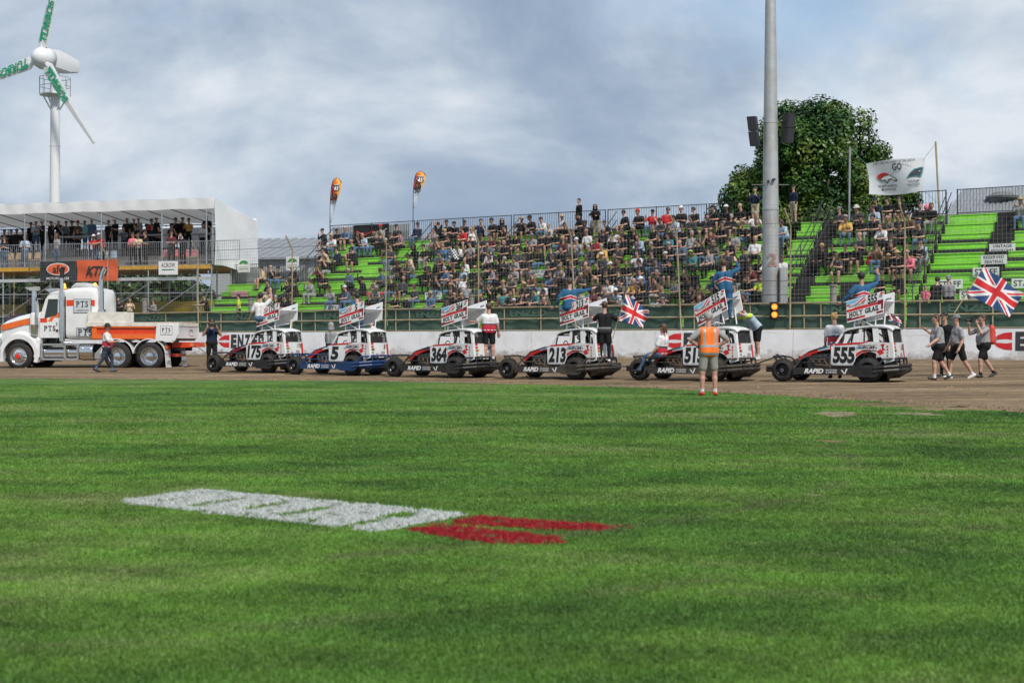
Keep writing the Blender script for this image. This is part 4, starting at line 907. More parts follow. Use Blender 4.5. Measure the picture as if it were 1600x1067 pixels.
# ------------------------------------------------------------------ people: one continuous surface per body (blended distance field)
def nets(d, org, h):
    s = d < 0; nx, ny, nz_ = d.shape
    acc = np.zeros((nx-1, ny-1, nz_-1, 3), np.float32); cnt = np.zeros((nx-1, ny-1, nz_-1), np.int16)
    FQ = []
    for ax in range(3):
        o1, o2 = [(1, 2), (2, 0), (0, 1)][ax]
        lo = [slice(None)]*3; hi = [slice(None)]*3; lo[ax] = slice(0, -1); hi[ax] = slice(1, None)
        a, b = d[tuple(lo)], d[tuple(hi)]; cr = (a < 0) != (b < 0); I = np.argwhere(cr)
        if not len(I): continue
        va, vb = a[cr], b[cr]; t = va/(va-vb+1e-12); P = I.astype(np.float32); P[:, ax] += t
        for e1 in (0, 1):
            for e2 in (0, 1):
                C = I.copy(); C[:, o1] -= e1; C[:, o2] -= e2
                ok = (C[:, o1] >= 0) & (C[:, o2] >= 0) & (C[:, o1] < d.shape[o1]-1) & (C[:, o2] < d.shape[o2]-1)
                np.add.at(acc, tuple(C[ok].T), P[ok]); np.add.at(cnt, tuple(C[ok].T), 1)
        FQ.append((ax, o1, o2, I, va < 0))
    m = cnt > 0; idx = -np.ones(m.shape, np.int64); idx[m] = np.arange(m.sum())
    V = acc[m]/cnt[m][:, None]*h+np.array(org, np.float32)
    Q = []
    for ax, o1, o2, I, neg in FQ:
        ok = (I[:, o1] > 0) & (I[:, o2] > 0) & (I[:, o1] < d.shape[o1]-1) & (I[:, o2] < d.shape[o2]-1); I = I[ok]; neg = neg[ok]
        c = []
        for e1, e2 in ((1, 1), (0, 1), (0, 0), (1, 0)):
            C = I.copy(); C[:, o1] -= e1; C[:, o2] -= e2; c.append(idx[tuple(C.T)])
        q = np.stack(c, 1); q[~neg] = q[~neg][:, ::-1]; Q.append(q)
    return V, np.concatenate(Q)
def smooth_field(prims, h, cut=None):
    pts = np.array([p[0] for p in prims]+[p[1] for p in prims]); rm = max(max(p[2], p[3]) for p in prims)+.04
    lo = pts.min(0)-rm; hi = pts.max(0)+rm; n = np.ceil((hi-lo)/h).astype(int)+1
    d = np.full(n, 1., np.float32); raw = np.full(n, 9., np.float32); lab = np.zeros(n, np.int16)
    for (p, q, r0, r1, lb, k) in prims:
        p = np.array(p, float); q = np.array(q, float); R = max(r0, r1)+.055+k
        i0 = np.clip(((np.minimum(p, q)-R-lo)/h).astype(int), 0, n-1); i1 = np.clip(((np.maximum(p, q)+R-lo)/h).astype(int)+2, 1, n)
        ax = [lo[i]+h*np.arange(i0[i], i1[i]) for i in range(3)]
        G = np.stack(np.meshgrid(*ax, indexing='ij'), -1); v = q-p; L2 = (v*v).sum()
        t = np.clip(((G-p)@v)/L2, 0, 1) if L2 > 1e-9 else np.zeros(G.shape[:3])
        ds = (np.linalg.norm(G-p-t[..., None]*v, axis=-1)-(r0+(r1-r0)*t)).astype(np.float32)
        sl = tuple(slice(a, b) for a, b in zip(i0, i1)); cur = d[sl]
        if k > 0:
            hh = np.clip(.5+.5*(cur-ds)/k, 0, 1); new = cur*(1-hh)+ds*hh-k*hh*(1-hh)
        else: new = np.minimum(cur, ds)
        d[sl] = new; up = ds < raw[sl]; raw[sl] = np.where(up, ds, raw[sl]); lab[sl] = np.where(up, lb, lab[sl])
    if cut is not None:
        ax = [lo[i]+h*np.arange(n[i]) for i in range(3)]; G = np.stack(np.meshgrid(*ax, indexing='ij'), -1); d = np.maximum(d, cut(G).astype(np.float32))
    return d, lab, lo
def field_mesh(name, prims, h, cut=None):
    d, lab, lo = smooth_field(prims, h, cut); V, Q = nets(d, lo, h)
    me = bpy.data.meshes.new(name); me.from_pydata(V.tolist(), [], Q.tolist())
    c = V[Q].mean(1); ii = np.clip(np.round((c-lo)/h).astype(int), 0, np.array(lab.shape)-1)
    L_ = lab[tuple(ii.T)]
    return me, L_
def rotm(yaw, pitch=0., roll=0.):                   # facing -y; yaw>0 turns to the person's left (+x)
    return np.array(Matrix.Rotation(yaw, 3, 'Z') @ Matrix.Rotation(pitch, 3, 'X') @ Matrix.Rotation(roll, 3, 'Y'))
def un(v): v = np.array(v, float); return v/np.linalg.norm(v)
SKIN, TOP, FORE, THIGH, SHIN, SHOE, SOCK = range(7)
BODY = {}
def body(key, P, h=.024, fingers=False):
    """P: pelvis z, torso (dir), arms uaL faL uaR faR, legs thL shL thR shR, head (yaw,pitch), twist, girth"""
    if key in BODY: return BODY[key]
    gth = P.get('girth', 1.); pr_ = []
    A = lambda p, q, r0, r1, lb, k=.02: pr_.append((p, q, r0, r1, lb, k))
    pel = np.array((0, P.get('py', 0.), P['pz'])); T = un(P.get('torso', (0, 0, 1))); tw_ = P.get('twist', 0.)
    S0 = np.array((1., 0, 0)); S = rotm(tw_)@S0; S = un(S-T*(S@T)*.5); Fd = np.cross(T, S)*1.; Fd = Fd if Fd[1] < 0 or abs(Fd[1]) < .3 else -Fd
    Fd = un(np.cross(S, T)) ; Fd = -Fd if (Fd@np.array(rotm(tw_)@np.array((0, -1., 0)))) < 0 else Fd
    neck = pel+T*.52
    for s in (1, -1):
        A(pel+T*.10+S0*.07*s, neck-T*.13+S*.085*s, .112*gth, .112*(gth*.5+.5), TOP, .03)
        A(neck-T*.16+S*.10*s+Fd*.015, neck-T*.16+S*.09*s+Fd*.02, .105, .105, TOP, .03)
    if gth > 1.05: A(pel+T*.14+Fd*.05*gth, pel+T*.22+Fd*.05*gth, .125*gth, .12*gth, TOP, .04)
    A(neck-T*.075+S*.14, neck-T*.075-S*.14, .072, .072, TOP, .035)
    hl, hr = pel+S0*.088, pel-S0*.088
    A(hl, hr, .122*gth, .122*gth, THIGH, .03)
    HR_ = rotm(P.get('head', (0, 0))[0]+tw_, P.get('head', (0, 0))[1]); hd = neck+T*.10+un(T+HR_@np.array((0, -.25, 0)))*.115
    hf = lambda x, y, z: hd+HR_@np.array((x, y, z))
    A(neck-T*.04, hd+T*-.03, .058, .054, SKIN, .02)
    A(hf(0, .012, .035), hf(0, .0, .0), .088, .080, SKIN, .02); A(hf(0, -.03, -.055), hf(0, -.045, -.085), .056, .040, SKIN, .03)
    A(hf(0, -.085, .012), hf(0, -.106, -.022), .010, .016, SKIN, .012); A(hf(.03, -.074, .03), hf(-.03, -.074, .03), .018, .018, SKIN, .015)
    for s in (1, -1): A(hf(.084*s, .01, .012), hf(.088*s, .018, -.02), .016, .012, SKIN, .008)
    J = {}
    for s, sd in ((1, 'L'), (-1, 'R')):
        sh = neck-T*.075+S*.178*s*(gth*.4+.6); ua = un(P['ua'+sd]); fa = un(P['fa'+sd]); el = sh+ua*.285; wr = el+fa*.25
        A(sh, sh+ua*P.get('sleeve', .20), .066, .064, TOP, .03); A(sh+ua*.05, el, .048, .041, FORE, .02); A(el, el+fa*.09, .041, .042, FORE, .015); A(el+fa*.09, wr, .042, .029, FORE, .015)
        side = un(np.cross(fa, P.get('pn'+sd, (0, 0, 1)) if abs(fa[2]) < .9 else P.get('pn'+sd, (0, 1, 0)))); nrm_ = np.cross(side, fa)
        J['wr'+sd] = wr; J['hand'+sd] = wr+fa*.09
        if fingers:
            cu = P.get('curl', .5)
            A(wr, wr+fa*.075, .030, .036, SKIN, .012); A(wr+fa*.03+side*.018, wr+fa*.078+side*.022, .022, .02, SKIN, .01); A(wr+fa*.03-side*.018, wr+fa*.078-side*.022, .022, .02, SKIN, .01)
            for i, (o_, ln) in enumerate(((-.033, .062), (-.011, .074), (.011, .07), (.032, .055))):
                b_ = wr+fa*.085+side*o_; m_ = b_+un(fa+nrm_*cu*.5)*ln*.55; A(b_, m_, .0115, .0105, SKIN, .003); A(m_, m_+un(fa+nrm_*cu*1.6)*ln*.5, .0105, .009, SKIN, .003)
            tb_ = wr+fa*.025+side*-.03; m_ = tb_+un(fa*.7-side*.8+nrm_*.3)*.045; A(tb_, m_, .014, .012, SKIN, .006); A(m_, m_+un(fa-side*.15+nrm_*.4)*.035, .012, .0095, SKIN, .003)
        else:
            A(wr, wr+fa*.07, .032, .035, SKIN, .012); A(wr+fa*.07, wr+fa*.14+nrm_*.03, .030, .019, SKIN, .015); A(wr+fa*.03, wr+fa*.075-side*.045, .016, .012, SKIN, .006)
        hp = (hl, hr)[s < 0]; th = un(P['th'+sd]); sn = un(P['sh'+sd]); kn = hp+th*.43; an = kn+sn*.40
        A(hp, hp+th*.33, .098*(gth*.6+.4), .088, THIGH, .03); A(hp+th*.1, kn, .075, .058, SHIN, .02); A(kn, kn+sn*.13, .056, .054, SHIN, .02); A(kn+sn*.13+np.array((0, .012, 0)), an, .055, .038, SHIN, .02)
        A(an-sn*.06, an+sn*.02, .044, .044, SOCK, .008)
        ft = un(P.get('ft'+sd, (0.05*s, -1, -.08))); hl_ = an+sn*.045-ft*.04
        A(hl_, hl_+ft*.10, .042, .044, SHOE, .015); A(hl_+ft*.10, hl_+ft*.20, .042, .034, SHOE, .015)
        J['ank'+sd] = an; J['kn'+sd] = kn; J['sh'+sd] = sh; J['el'+sd] = el
    me, lb = field_mesh('person_body', pr_, h)
    for i in range(7): me.materials.append(None)
    me.polygons.foreach_set('material_index', lb.astype(np.int32)); me.polygons.foreach_set('use_smooth', [True]*len(lb))
    BODY[key] = (me, hd, HR_, J, neck, T, S, Fd); return BODY[key]
HG = {}
def headgear(kind):
    if kind in HG: return HG[kind]
    o = lambda *p: tuple(p); c0, c1 = (0, .012, .035), (0, .0, .0); h = .016; pr_ = []; A = lambda p, q, r0, r1, k=.012: pr_.append((p, q, r0, r1, 0, k)); cut = None
    face = lambda a, b, c: (lambda G: -(a*(-G[..., 1])-b*G[..., 2]-c)*-1)
    if kind in ('hair', 'hair_long', 'hair_bun', 'hair_thin'):
        A(c0, c1, .099 if kind != 'hair_thin' else .094, .088); A((0, .05, .0), (0, .045, -.05), .062, .05)
        if kind == 'hair_long': A((0, .055, 0), (0, .085, -.20), .072, .05, .03); A((.05, .03, 0), (.06, .06, -.16), .04, .03, .02); A((-.05, .03, 0), (-.06, .06, -.16), .04, .03, .02)
        if kind == 'hair_bun': A((0, .07, .085), (0, .085, .095), .05, .045, .01)
        lim = .035 if kind != 'hair_thin' else .0
        cut = lambda G: np.maximum((-G[..., 1])*.75-G[..., 2]*.66-lim+.02, -.055*np.ones_like(G[..., 0])-G[..., 2] if kind in ('hair', 'hair_thin', 'hair_bun') else G[..., 0]*0-1)
    elif kind in ('cap', 'cap_back'):
        A(c0, (0, .008, .03), .106, .104)
        cut0 = lambda G: .025-G[..., 2]-.12*G[..., 1]
        cut = cut0
    elif kind == 'beanie': A((0, .014, .042), (0, .01, .02), .108, .106); cut = lambda G: .028-G[..., 2]-.35*G[..., 1]
    elif kind == 'hood':
        A((0, .02, .035), (0, .02, -.02), .118, .115); A((.06, .02, -.11), (-.06, .02, -.11), .075, .075, .03); A((0, .07, -.12), (0, .06, -.1), .08, .08, .03)
        cut = lambda G: np.minimum(-G[..., 1]-.045, 9)
    elif kind in ('sun_hat', 'bucket_hat'):
        A(c0, (0, .01, .03), .104, .102)
        cut = lambda G: .03-G[..., 2]
    elif kind == 'helmet': A((0, .01, .03), (0, -.02, -.04), .135, .13, .03); cut = lambda G: -np.maximum(np.abs(G[..., 2]-.01)-.045, G[..., 1]+.06)
    me, lb = field_mesh(kind, pr_, h, cut)
    bm = bmesh.new(); bm.from_mesh(me)
    mb = MB()
    if kind in ('cap', 'cap_back'):
        sg = -1 if kind == 'cap' else 1
        arc = [(.085*math.sin(t), sg*(.075+.03*math.cos(t))) for t in np.linspace(-1.3, 1.3, 9)]; ou = [(.092*math.sin(t), sg*(.075+.105*math.cos(t))) for t in np.linspace(-1.45, 1.45, 9)]
        for i in range(8):
            mb.hexa([(arc[i][0], arc[i][1], .036), (arc[i+1][0], arc[i+1][1], .036), (ou[i+1][0], ou[i+1][1], .022), (ou[i][0], ou[i][1], .022), (arc[i][0], arc[i][1], .044), (arc[i+1][0], arc[i+1][1], .044), (ou[i+1][0], ou[i+1][1], .030), (ou[i][0], ou[i][1], .030)])
    if kind in ('sun_hat', 'bucket_hat'):
        R1, dz = (.19, -.01) if kind == 'sun_hat' else (.15, -.035)
        mb.lathe((0, .01, 0), (0, 0, 1), [(.03, .10), (.03+dz, R1), (.038+dz, R1), (.042, .10)], 20)
    if mb.v:
        vs_ = [bm.verts.new(v) for v in mb.v]
        for f in mb.f: bm.faces.new([vs_[i] for i in f])
    bm.to_mesh(me); bm.free(); me.materials.clear(); me.materials.append(None); me.polygons.foreach_set('use_smooth', [True]*len(me.polygons))
    HG[kind] = me; return me
def glasses_mesh():
    if 'glasses' not in HG:
        b = MB(); b.hexa([(-.075, -.085, .008), (.075, -.085, .008), (.075, -.085, .040), (-.075, -.085, .040), (-.062, -.102, .010), (.062, -.102, .010), (.062, -.102, .038), (-.062, -.102, .038)])
        for s in (1, -1): b.box(s*.084-.004, s*.084+.004, -.09, .01, .024, .034)
        HG['glasses'] = b.mesh('sunglasses', [mat('dark_lens', (.01, .01, .012), .12)])
    return HG['glasses']
def face_mesh():
    if 'face' not in HG:
        b = MB()
        for s in (1, -1):
            b.lathe((.031*s, -.0865, .020), (0, -1, 0), [(0, .010), (.004, .008), (.006, .003)], 8, 0); b.lathe((.031*s, -.091, .020), (0, -1, 0), [(0, .005), (.003, .003)], 6, 1)
            b.hexa([(.014*s, -.093, .038), (.048*s, -.080, .038), (.048*s, -.080, .045), (.014*s, -.093, .045), (.014*s, -.097, .038), (.048*s, -.086, .038), (.048*s, -.086, .045), (.014*s, -.097, .045)], 1)
        b.hexa([(-.024, -.088, -.062), (.024, -.088, -.062), (.024, -.088, -.053), (-.024, -.088, -.053), (-.018, -.094, -.061), (.018, -.094, -.061), (.018, -.094, -.054), (-.018, -.094, -.054)], 2)
        HG['face'] = b.mesh('face_features', [mat('eye_white', (.6, .58, .55), .3), mat('brow_brown', (.03, .02, .015), .7), mat('lips', (.32, .12, .10), .5)])
    return HG['face']
CLO = {'k': ('black', (.014, .014, .016)), 'n': ('navy', (.014, .022, .05)), 'g': ('grey', (.26, .26, .27)), 'd': ('charcoal', (.05, .05, .055)), 'w': ('white', (.62, .62, .63)),
       'b': ('blue', (.07, .14, .25)), 'r': ('red', (.50, .025, .03)), 'y': ('yellow', (.62, .36, .10)), 't': ('teal', (.05, .19, .21)), 'o': ('maroon', (.10, .025, .03)),
       'c': ('cream', (.55, .43, .30)), 'p': ('pink', (.70, .17, .24)), 'l': ('light blue', (.36, .46, .56)), 'f': ('camouflage patterned', (.12, .11, .09)), 'u': ('turquoise', (.18, .42, .48)),
       'm': ('mauve', (.26, .17, .20)), 's': ('slate blue', (.08, .12, .18)), 'e': ('brown', (.13, .08, .05)), 'h': ('khaki', (.36, .31, .22)), 'j': ('denim', (.09, .15, .25)), 'v': ('hi-vis yellow', (.55, .70, .06)), 'q': ('race suit blue', (.028, .10, .20)), 'x': ('grey marl', (.27, .275, .29))}
def cloth(c): 
    n, col = CLO[c]; return mat(n.replace(' ', '_')+'_cloth', col, .85, var=.35 if c == 'f' else .16, scale=18 if c == 'f' else 9, bump=.25, spec=.2)
SKINS = [mat('skin_fair', (.46, .27, .20), .5, var=.06), mat('skin_tan', (.36, .20, .14), .5, var=.06), mat('skin_brown', (.19, .10, .065), .5, var=.06), mat('skin_rosy', (.48, .25, .19), .5, var=.06)]
HAIRC = {'D': ('dark', (.012, .010, .009)), 'N': ('brown', (.06, .035, .02)), 'S': ('grey', (.30, .29, .28)), 'Y': ('blond', (.42, .27, .11)), 'L': ('long brown', (.07, .035, .02)), 'B': ('bald', None)}
HATS = {'C': ('cap', 'cap', (.014, .014, .016), 'black cap'), 'W': ('cap', 'cap', (.62, .62, .62), 'white cap'), 'R': ('cap', 'cap', (.42, .03, .03), 'red cap'), 'G': ('cap', 'cap', (.16, .16, .17), 'grey cap'), 'Z': ('cap', 'cap', (.02, .035, .08), 'navy cap'),
        'T': ('hat', 'sun_hat', (.42, .30, .16), 'straw hat'), 'K': ('hat', 'sun_hat', (.02, .02, .022), 'black brimmed hat'), 'U': ('hat', 'bucket_hat', (.5, .47, .4), 'cream bucket hat'), 'E': ('beanie', 'beanie', (.02, .025, .045), 'dark beanie'), 'V': ('beanie', 'beanie', (.35, .45, .04), 'lime beanie'), 'A': ('cap', 'cap', (.35, .22, .13), 'tan cap')}
def dress(o, key, top, legs, head, skin, sleeves='short', shoe=None, hk=None):
    """gives a body object its clothes (materials per object) and its hair, hat or hood as children; returns words for the label"""
    me, hd, HR_, J, *_r = BODY[key]; sk = SKINS[skin]; tp = cloth(top)
    long = sleeves == 'long'; lg = {'s': cloth('k'), 'h': cloth('h'), 'j': cloth('j'), 'k': cloth('k'), 'g': cloth('g'), 'a': cloth('l'), 'x': cloth('d')}[legs]
    bare = legs in 'sha' or legs == 'x'
    sh_ = mat('dark_shoes', (.02, .02, .022), .6) if shoe is None else shoe
    for i, m_ in enumerate((sk, tp, tp if long else sk, lg, sk if bare else lg, sh_, cloth('w') if bare and shoe is not None else (sk if bare else lg))):
        s = o.material_slots[i]; s.link = 'OBJECT'; s.material = m_
    R4 = Matrix([[*HR_[i], hd[i]] for i in range(3)]+[[0, 0, 0, 1]])
    def child(nm, me_, m_):
        c = link(nm, me_, o); c.matrix_local = R4
        if m_ is not None: c.material_slots[0].link = 'OBJECT'; c.material_slots[0].material = m_
        return c
    word = ''
    if head in HATS:
        nm, kd, col, word = HATS[head]; child(nm, headgear(kd), mat(word.replace(' ', '_')+'_cloth', col, .85, var=.1)); child('hair', headgear('hair_thin'), mat('dark_hair', HAIRC['D' if head != 'A' else 'N'][1], .6))
        word = 'with '+word
    elif head == 'H': child('hood', headgear('hood'), tp); word = 'with hood up'
    elif head == 'M': child('helmet', headgear('helmet'), white); word = 'wearing a helmet'
    elif head == 'B': word = 'with bald head'
    else:
        n_, col = HAIRC[head]; child('hair', headgear(hk or ('hair_long' if head == 'L' else 'hair')), mat(n_.replace(' ', '_')+'_hair', col, .6)); word = 'with '+n_+' hair'
    if head != 'M':
        child('face_features', face_mesh(), None)['kind'] = 'stuff'
        if (hash_i(o.name+key+top+head+str(round(o.location.x*7))) % 5) < 2: child('sunglasses', glasses_mesh(), None)
    return word
def hash_i(s):
    h = 7
    for ch in s: h = (h*31+ord(ch)) % 100003
    return h
# ------------------------------------------------------------------ stock cars
PCACHE = {}
def part(nm, key, fn, mats, parent, smooth=False, loc=None, rot=None):
    """a part whose mesh is built once per key and shared by the copies"""
    k = (nm, key)
    if k not in PCACHE:
        b = fn(); me = b.mesh(nm, mats if isinstance(mats, (list, tuple)) else [mats], bool(smooth))
        if smooth == 'auto': me.set_sharp_from_angle(angle=rad(38))
        PCACHE[k] = me
    return link(nm, PCACHE[k], parent, loc, rot)
tyrem = mat('tyre_rubber', (.016, .015, .015), .8, var=.25, dirt=((.07, .055, .04), .4, 5)); rimb = mat('black_rim', (.022, .022, .024), .28, .3, dirt=((.06, .05, .04), .3, 6))
chas = {0: mat('black_chassis', (.022, .022, .024), .5, .2, var=.2, dirt=((.10, .078, .055), .45, 3)), 1: mat('blue_chassis', (.012, .045, .14), .42, .15, var=.12, dirt=((.08, .07, .06), .35, 3)),
        2: mat('muddy_chassis', (.040, .034, .028), .7, .1, var=.3, dirt=((.14, .11, .08), .8, 2.2))}
carw = mat('car_white_panel', (.66, .67, .68), .3, var=.04, coat=.3, dirt=((.36, .31, .26), .42, 3))
engm = mat('engine_metal', (.13, .125, .12), .4, .7, var=.4, scale=14); brz = mat('header_pipes', (.22, .15, .10), .4, .8, var=.3)
cageb = mat('cage_black', (.02, .02, .022), .5)
def tyre_b(R, Wd):
    b = MB(); c = (0, 0, 0); w = Wd/2
    b.lathe((0, -w, 0), (0, 1, 0), [(0, R*.60), (-.012, R*.66), (.004, R*.86), (.03, R*.965), (.05, R), (Wd-.05, R), (Wd-.03, R*.965), (Wd-.004, R*.86), (Wd+.012, R*.66), (Wd, R*.60)], 30, 0, False)
    for i in range(30):
        t_ = 2*math.pi*i/30
        for q in (-1, 1):
            d = Vector((math.cos(t_+q*.05), 0, math.sin(t_+q*.05))); b.obox(d*(R+.004)+Vector((0, q*w*.42, 0)), Vector((-d.z, 0, d.x)), (0, 1, 0), d, R*.055, w*.34, .007)
    return b
def rim_b(R, Wd, s=1):
    b = MB(); w = Wd/2
    b.lathe((0, w*s, 0), (0, -s, 0), [(-.005, R*.60), (-.006, R*.64), (.03, R*.60), (.06, R*.56), (.09, R*.44), (.085, R*.22), (.04, R*.17), (.03, R*.05), (.03, .001)], 24, 0, False)
    for i in range(8):
        t_ = 2*math.pi*i/8; d = Vector((math.cos(t_), 0, math.sin(t_))); b.lathe(d*R*.34+Vector((0, (w-.07)*s, 0)), (0, s, 0), [(-.02, R*.06), (.012, R*.055)], 8, 1)
        b.lathe(d*R*.12+Vector((0, (w-.03)*s, 0)), (0, s, 0), [(-.01, R*.03), (.02, R*.03)], 6, 2)
    return b
def wheel(parent, x, y, R, Wd, key, rims, s=1, tm=None):
    wo = part('wheel', key+'w', lambda: tyre_b(R, Wd), tm or tyrem, parent, 'auto', (x, y, R)); 
    part('rim', key+str(s), lambda: rim_b(R, Wd, s), rims, wo, 'auto'); return wo
NS = (0, -1, 0)
def wing_paint(num):
    def pf(u_, v_):                                # 0 white 1 red 2 dark red 3 light blue 4 navy 5 black
        if v_ < .05: return 0
        if v_ < .15: return 2 if u_ < .33 else (1 if u_ < .5 else (0 if u_ < .82 else 2))
        if v_ < .21: return 0 if u_ > .12 else 2
        if v_ < .45:
            if u_ > .93: return 2
            return 0
        if v_ < .60 + .06*u_:
            if u_ > .84: return 2
            if v_ < .48: return 0
            return 1
        if u_ > .52: return 0 if not (u_ > .9 and v_ > .9) else 1
        x_, y_ = u_/.52, (v_-.60)/.40
        if y_ < .38: return 0
        q = (x_*1.25-y_*.9)
        if abs(q-.30) < .10: return 1
        if abs(q-.30) < .22: return 0
        if q > .5: return 1 if y_ < .75 and q < .72 else 3
        return 3 if y_ > .55 else (0 if q > -.2 else 1)
    return pf
WP = [whitep, redpr, dred, lbluep, bluep, ink]
def plate_pt(y, tilt=0.):
    A_, B_, C_, D_ = Vector((-.42, y, 1.545)), Vector((-1.36, y, 1.785)), Vector((-1.38, y, 2.345)), Vector((-.40, y, 2.09))
    return lambda u_, v_, dy=0.: (A_*(1-u_)+B_*u_)*(1-v_)+(D_*(1-u_)+C_*u_)*v_+Vector((0, dy, 0))
def cab_side(y, s):
    b = MB(); arch = [(-1.0+.43*math.cos(t_), .36+.43*math.sin(t_)) for t_ in np.linspace(rad(10), rad(165), 12)]
    P = [(-.03, .43), (-.50, .43)]+arch+[(-1.46, .50), (-1.66, .56), (-1.60, 1.02), (-1.1, 1.05), (-.6, 1.03), (-.08, .97)]
    return b.prism([(x, y, z) for x, z in P], (0, -.02*s, 0))
def cab_upper(s):
    y = .515*s; yt = .455*s; b = MB()
    def pil(x0, x1, xt0, xt1, zt): b.hexa([(x0, y-.025*s, 1.0), (x1, y-.025*s, 1.0), (x1, y, 1.0), (x0, y, 1.0), (xt0, yt-.025*s, zt), (xt1, yt-.025*s, zt), (xt1, yt, zt), (xt0, yt, zt)])
    pil(-.16, -.10, -.38, -.31, 1.36); pil(-.80, -.72, -.80, -.72, 1.44); pil(-1.26, -1.12, -1.22, -1.06, 1.46); pil(-1.60, -1.54, -1.52, -1.45, 1.42)
    top = [(-.30, 1.33), (-.42, 1.40), (-.7, 1.45), (-1.1, 1.47), (-1.45, 1.44), (-1.53, 1.38)]
    for (xa, za), (xb, zb) in zip(top, top[1:]): b.hexa([(xb, yt-.02*s, zb-.05), (xa, yt-.02*s, za-.05), (xa, yt+.012*s, za-.05), (xb, yt+.012*s, zb-.05), (xb, yt-.02*s, zb), (xa, yt-.02*s, za), (xa, yt+.012*s, za), (xb, yt+.012*s, zb)])
    return b
def roof_b():
    b = MB(); prof = [(-.28, 1.33), (-.36, 1.385), (-.5, 1.43), (-.75, 1.475), (-1.05, 1.505), (-1.35, 1.50), (-1.52, 1.46), (-1.60, 1.40)]
    def fn(u_, v_):
        s = min(v_*(len(prof)-1), len(prof)-1.001); i = int(s); f = s-i; x = prof[i][0]*(1-f)+prof[i+1][0]*f; z = prof[i][1]*(1-f)+prof[i+1][1]*f
        q = u_*2-1; return Vector((x, q*.485, z-.055*abs(q)**4))
    b.grid(fn, 14, 21); b.grid(lambda u_, v_: fn(1-u_, v_)-Vector((0, 0, .02)), 14, 21); return b
def hood_b():
    b = MB()                                       # long sloping nose panel, red flashes over white
    prof = [(-.06, .985), (.25, .93), (.55, .85), (.82, .72), (.95, .60)]
    for s in (-1, 1):
        for (xa, za), (xb, zb) in zip(prof, prof[1:]):
            b.hexa([(xb, .02*s if s > 0 else -.30, zb-.03), (xa, .02*s if s > 0 else -.33, za-.03), (xa, .33 if s > 0 else .02, za-.03), (xb, .30 if s > 0 else .02, zb-.03), (xb, .02*s if s > 0 else -.30, zb), (xa, .02*s if s > 0 else -.33, za), (xa, .33 if s > 0 else .02, za), (xb, .30 if s > 0 else .02, zb)], 0)
        y = .335*s
        b.add([(-.05, y, .98), (.25, y, .925), (.55, y, .845), (.82, y, .715), (.95, y, .595), (.93, y, .50), (.80, y, .60), (.55, y, .73), (.25, y, .82), (-.05, y, .86)], [(0, 1, 8, 9), (1, 2, 7, 8), (2, 3, 6, 7), (3, 4, 5, 6)] if s < 0 else [(9, 8, 1, 0), (8, 7, 2, 1), (7, 6, 3, 2), (6, 5, 4, 3)], 1)
    y = .339
    b.add([(.10, y, .955), (.42, y, .885), (.42, y, .80), (.10, y, .855)], [(0, 1, 2, 3)][::-1], 0); b.add([(.12, y+.003, .935), (.40, y+.003, .868), (.40, y+.003, .825), (.12, y+.003, .88)], [(3, 2, 1, 0)], 2)
    return b
def engine_b():
    b = MB().box(-.05, .75, -.22, .22, .34, .70)
    for s in (-1, 1):
        b.hexa([(0, .08*s, .62), (.66, .08*s, .62), (.66, .30*s, .56), (0, .30*s, .56), (0, .08*s, .80), (.66, .08*s, .80), (.66, .28*s, .72), (0, .28*s, .72)][::1 if s > 0 else 1])
        for k in range(4): b.path([(.08+k*.17, .28*s, .60), (.04+k*.17, .42*s, .56), (-.02+k*.15, .47*s, .44), (-.25, .47*s, .36)], .026, 6, 1)
        b.tube((-.25, .47*s, .36), (-.75, .50*s, .34), .05, 8, None, 1)
    b.lathe((.33, 0, .80), (0, 0, 1), [(0, .16), (.10, .17), (.11, .12)], 14, 0); b.tube((.80, 0, .50), (.86, 0, .50), .2, 12, None, 0); b.box(.90, .97, -.28, .28, .30, .66, 2)
    for k in range(5): b.box(.0+k*.14, .05+k*.14, .29, .305, .63, .71, 2)
    return b
def side_rail(s):
    b = MB(); y = .84*s
    b.hexa([(-.62, y-.03, .19), (.93, y-.03, .19), (.93, y+.03, .19), (-.62, y+.03, .19), (-.62, y-.03, .365), (.93, y-.03, .365), (.93, y+.03, .365), (-.62, y+.03, .365)])
    P = [(-.62, .22), (-.68, .15), (-1.24, .14), (-1.34, .20), (-1.34, .38), (-1.22, .45), (-.70, .44), (-.62, .38)]
    b.prism([(x, y+.035*s, z) for x, z in P], (0, -.05*s, 0))
    for z in (.20, .255, .31, .365): b.box(-1.28, -.68, y+.034*s-.006, y+.034*s+.006, z-.008, z+.008)
    for x in (.85, .1, -.55): b.tube((x, y-.03*s, .27), (x, .38*s, .30), .03, 6)
    return b
def hoops_b(s):
    b = MB()
    if True:
        b.path([(.90, .80*s, .37), (.72, .72*s, .60), (.58, .68*s, .655), (.12, .66*s, .655), (-.02, .68*s, .60), (-.04, .76*s, .37)], .022, 8)
        b.path([(.74, .72*s, .50), (.10, .70*s, .50)], .02, 6); b.path([(.95, .78*s, .36), (.62, .50*s, .78), (.15, .40*s, .93)], .02, 8)
    return b
def chassis_b():
    b = MB().box(-1.6, 1.35, -.42, -.34, .20, .32).box(-1.6, 1.35, .34, .42, .20, .32)
    for x in (1.25, .9, .3, -.4, -1.0, -1.5): b.box(x-.03, x+.03, -.40, .40, .22, .30)
    b.box(-1.55, -.1, -.5, .5, .33, .36).tube((1.25, -.62, .29), (1.25, .62, .29), .04, 8).tube((-1.02, -.6, .31), (-1.02, .6, .31), .05, 8)
    b.hexa([(-.05, .48, .365), (.40, .62, .365), (.40, .80, .365), (-.05, .80, .365), (-.05, .48, .385), (.40, .62, .385), (.40, .80, .385), (-.05, .80, .385)])
    return b
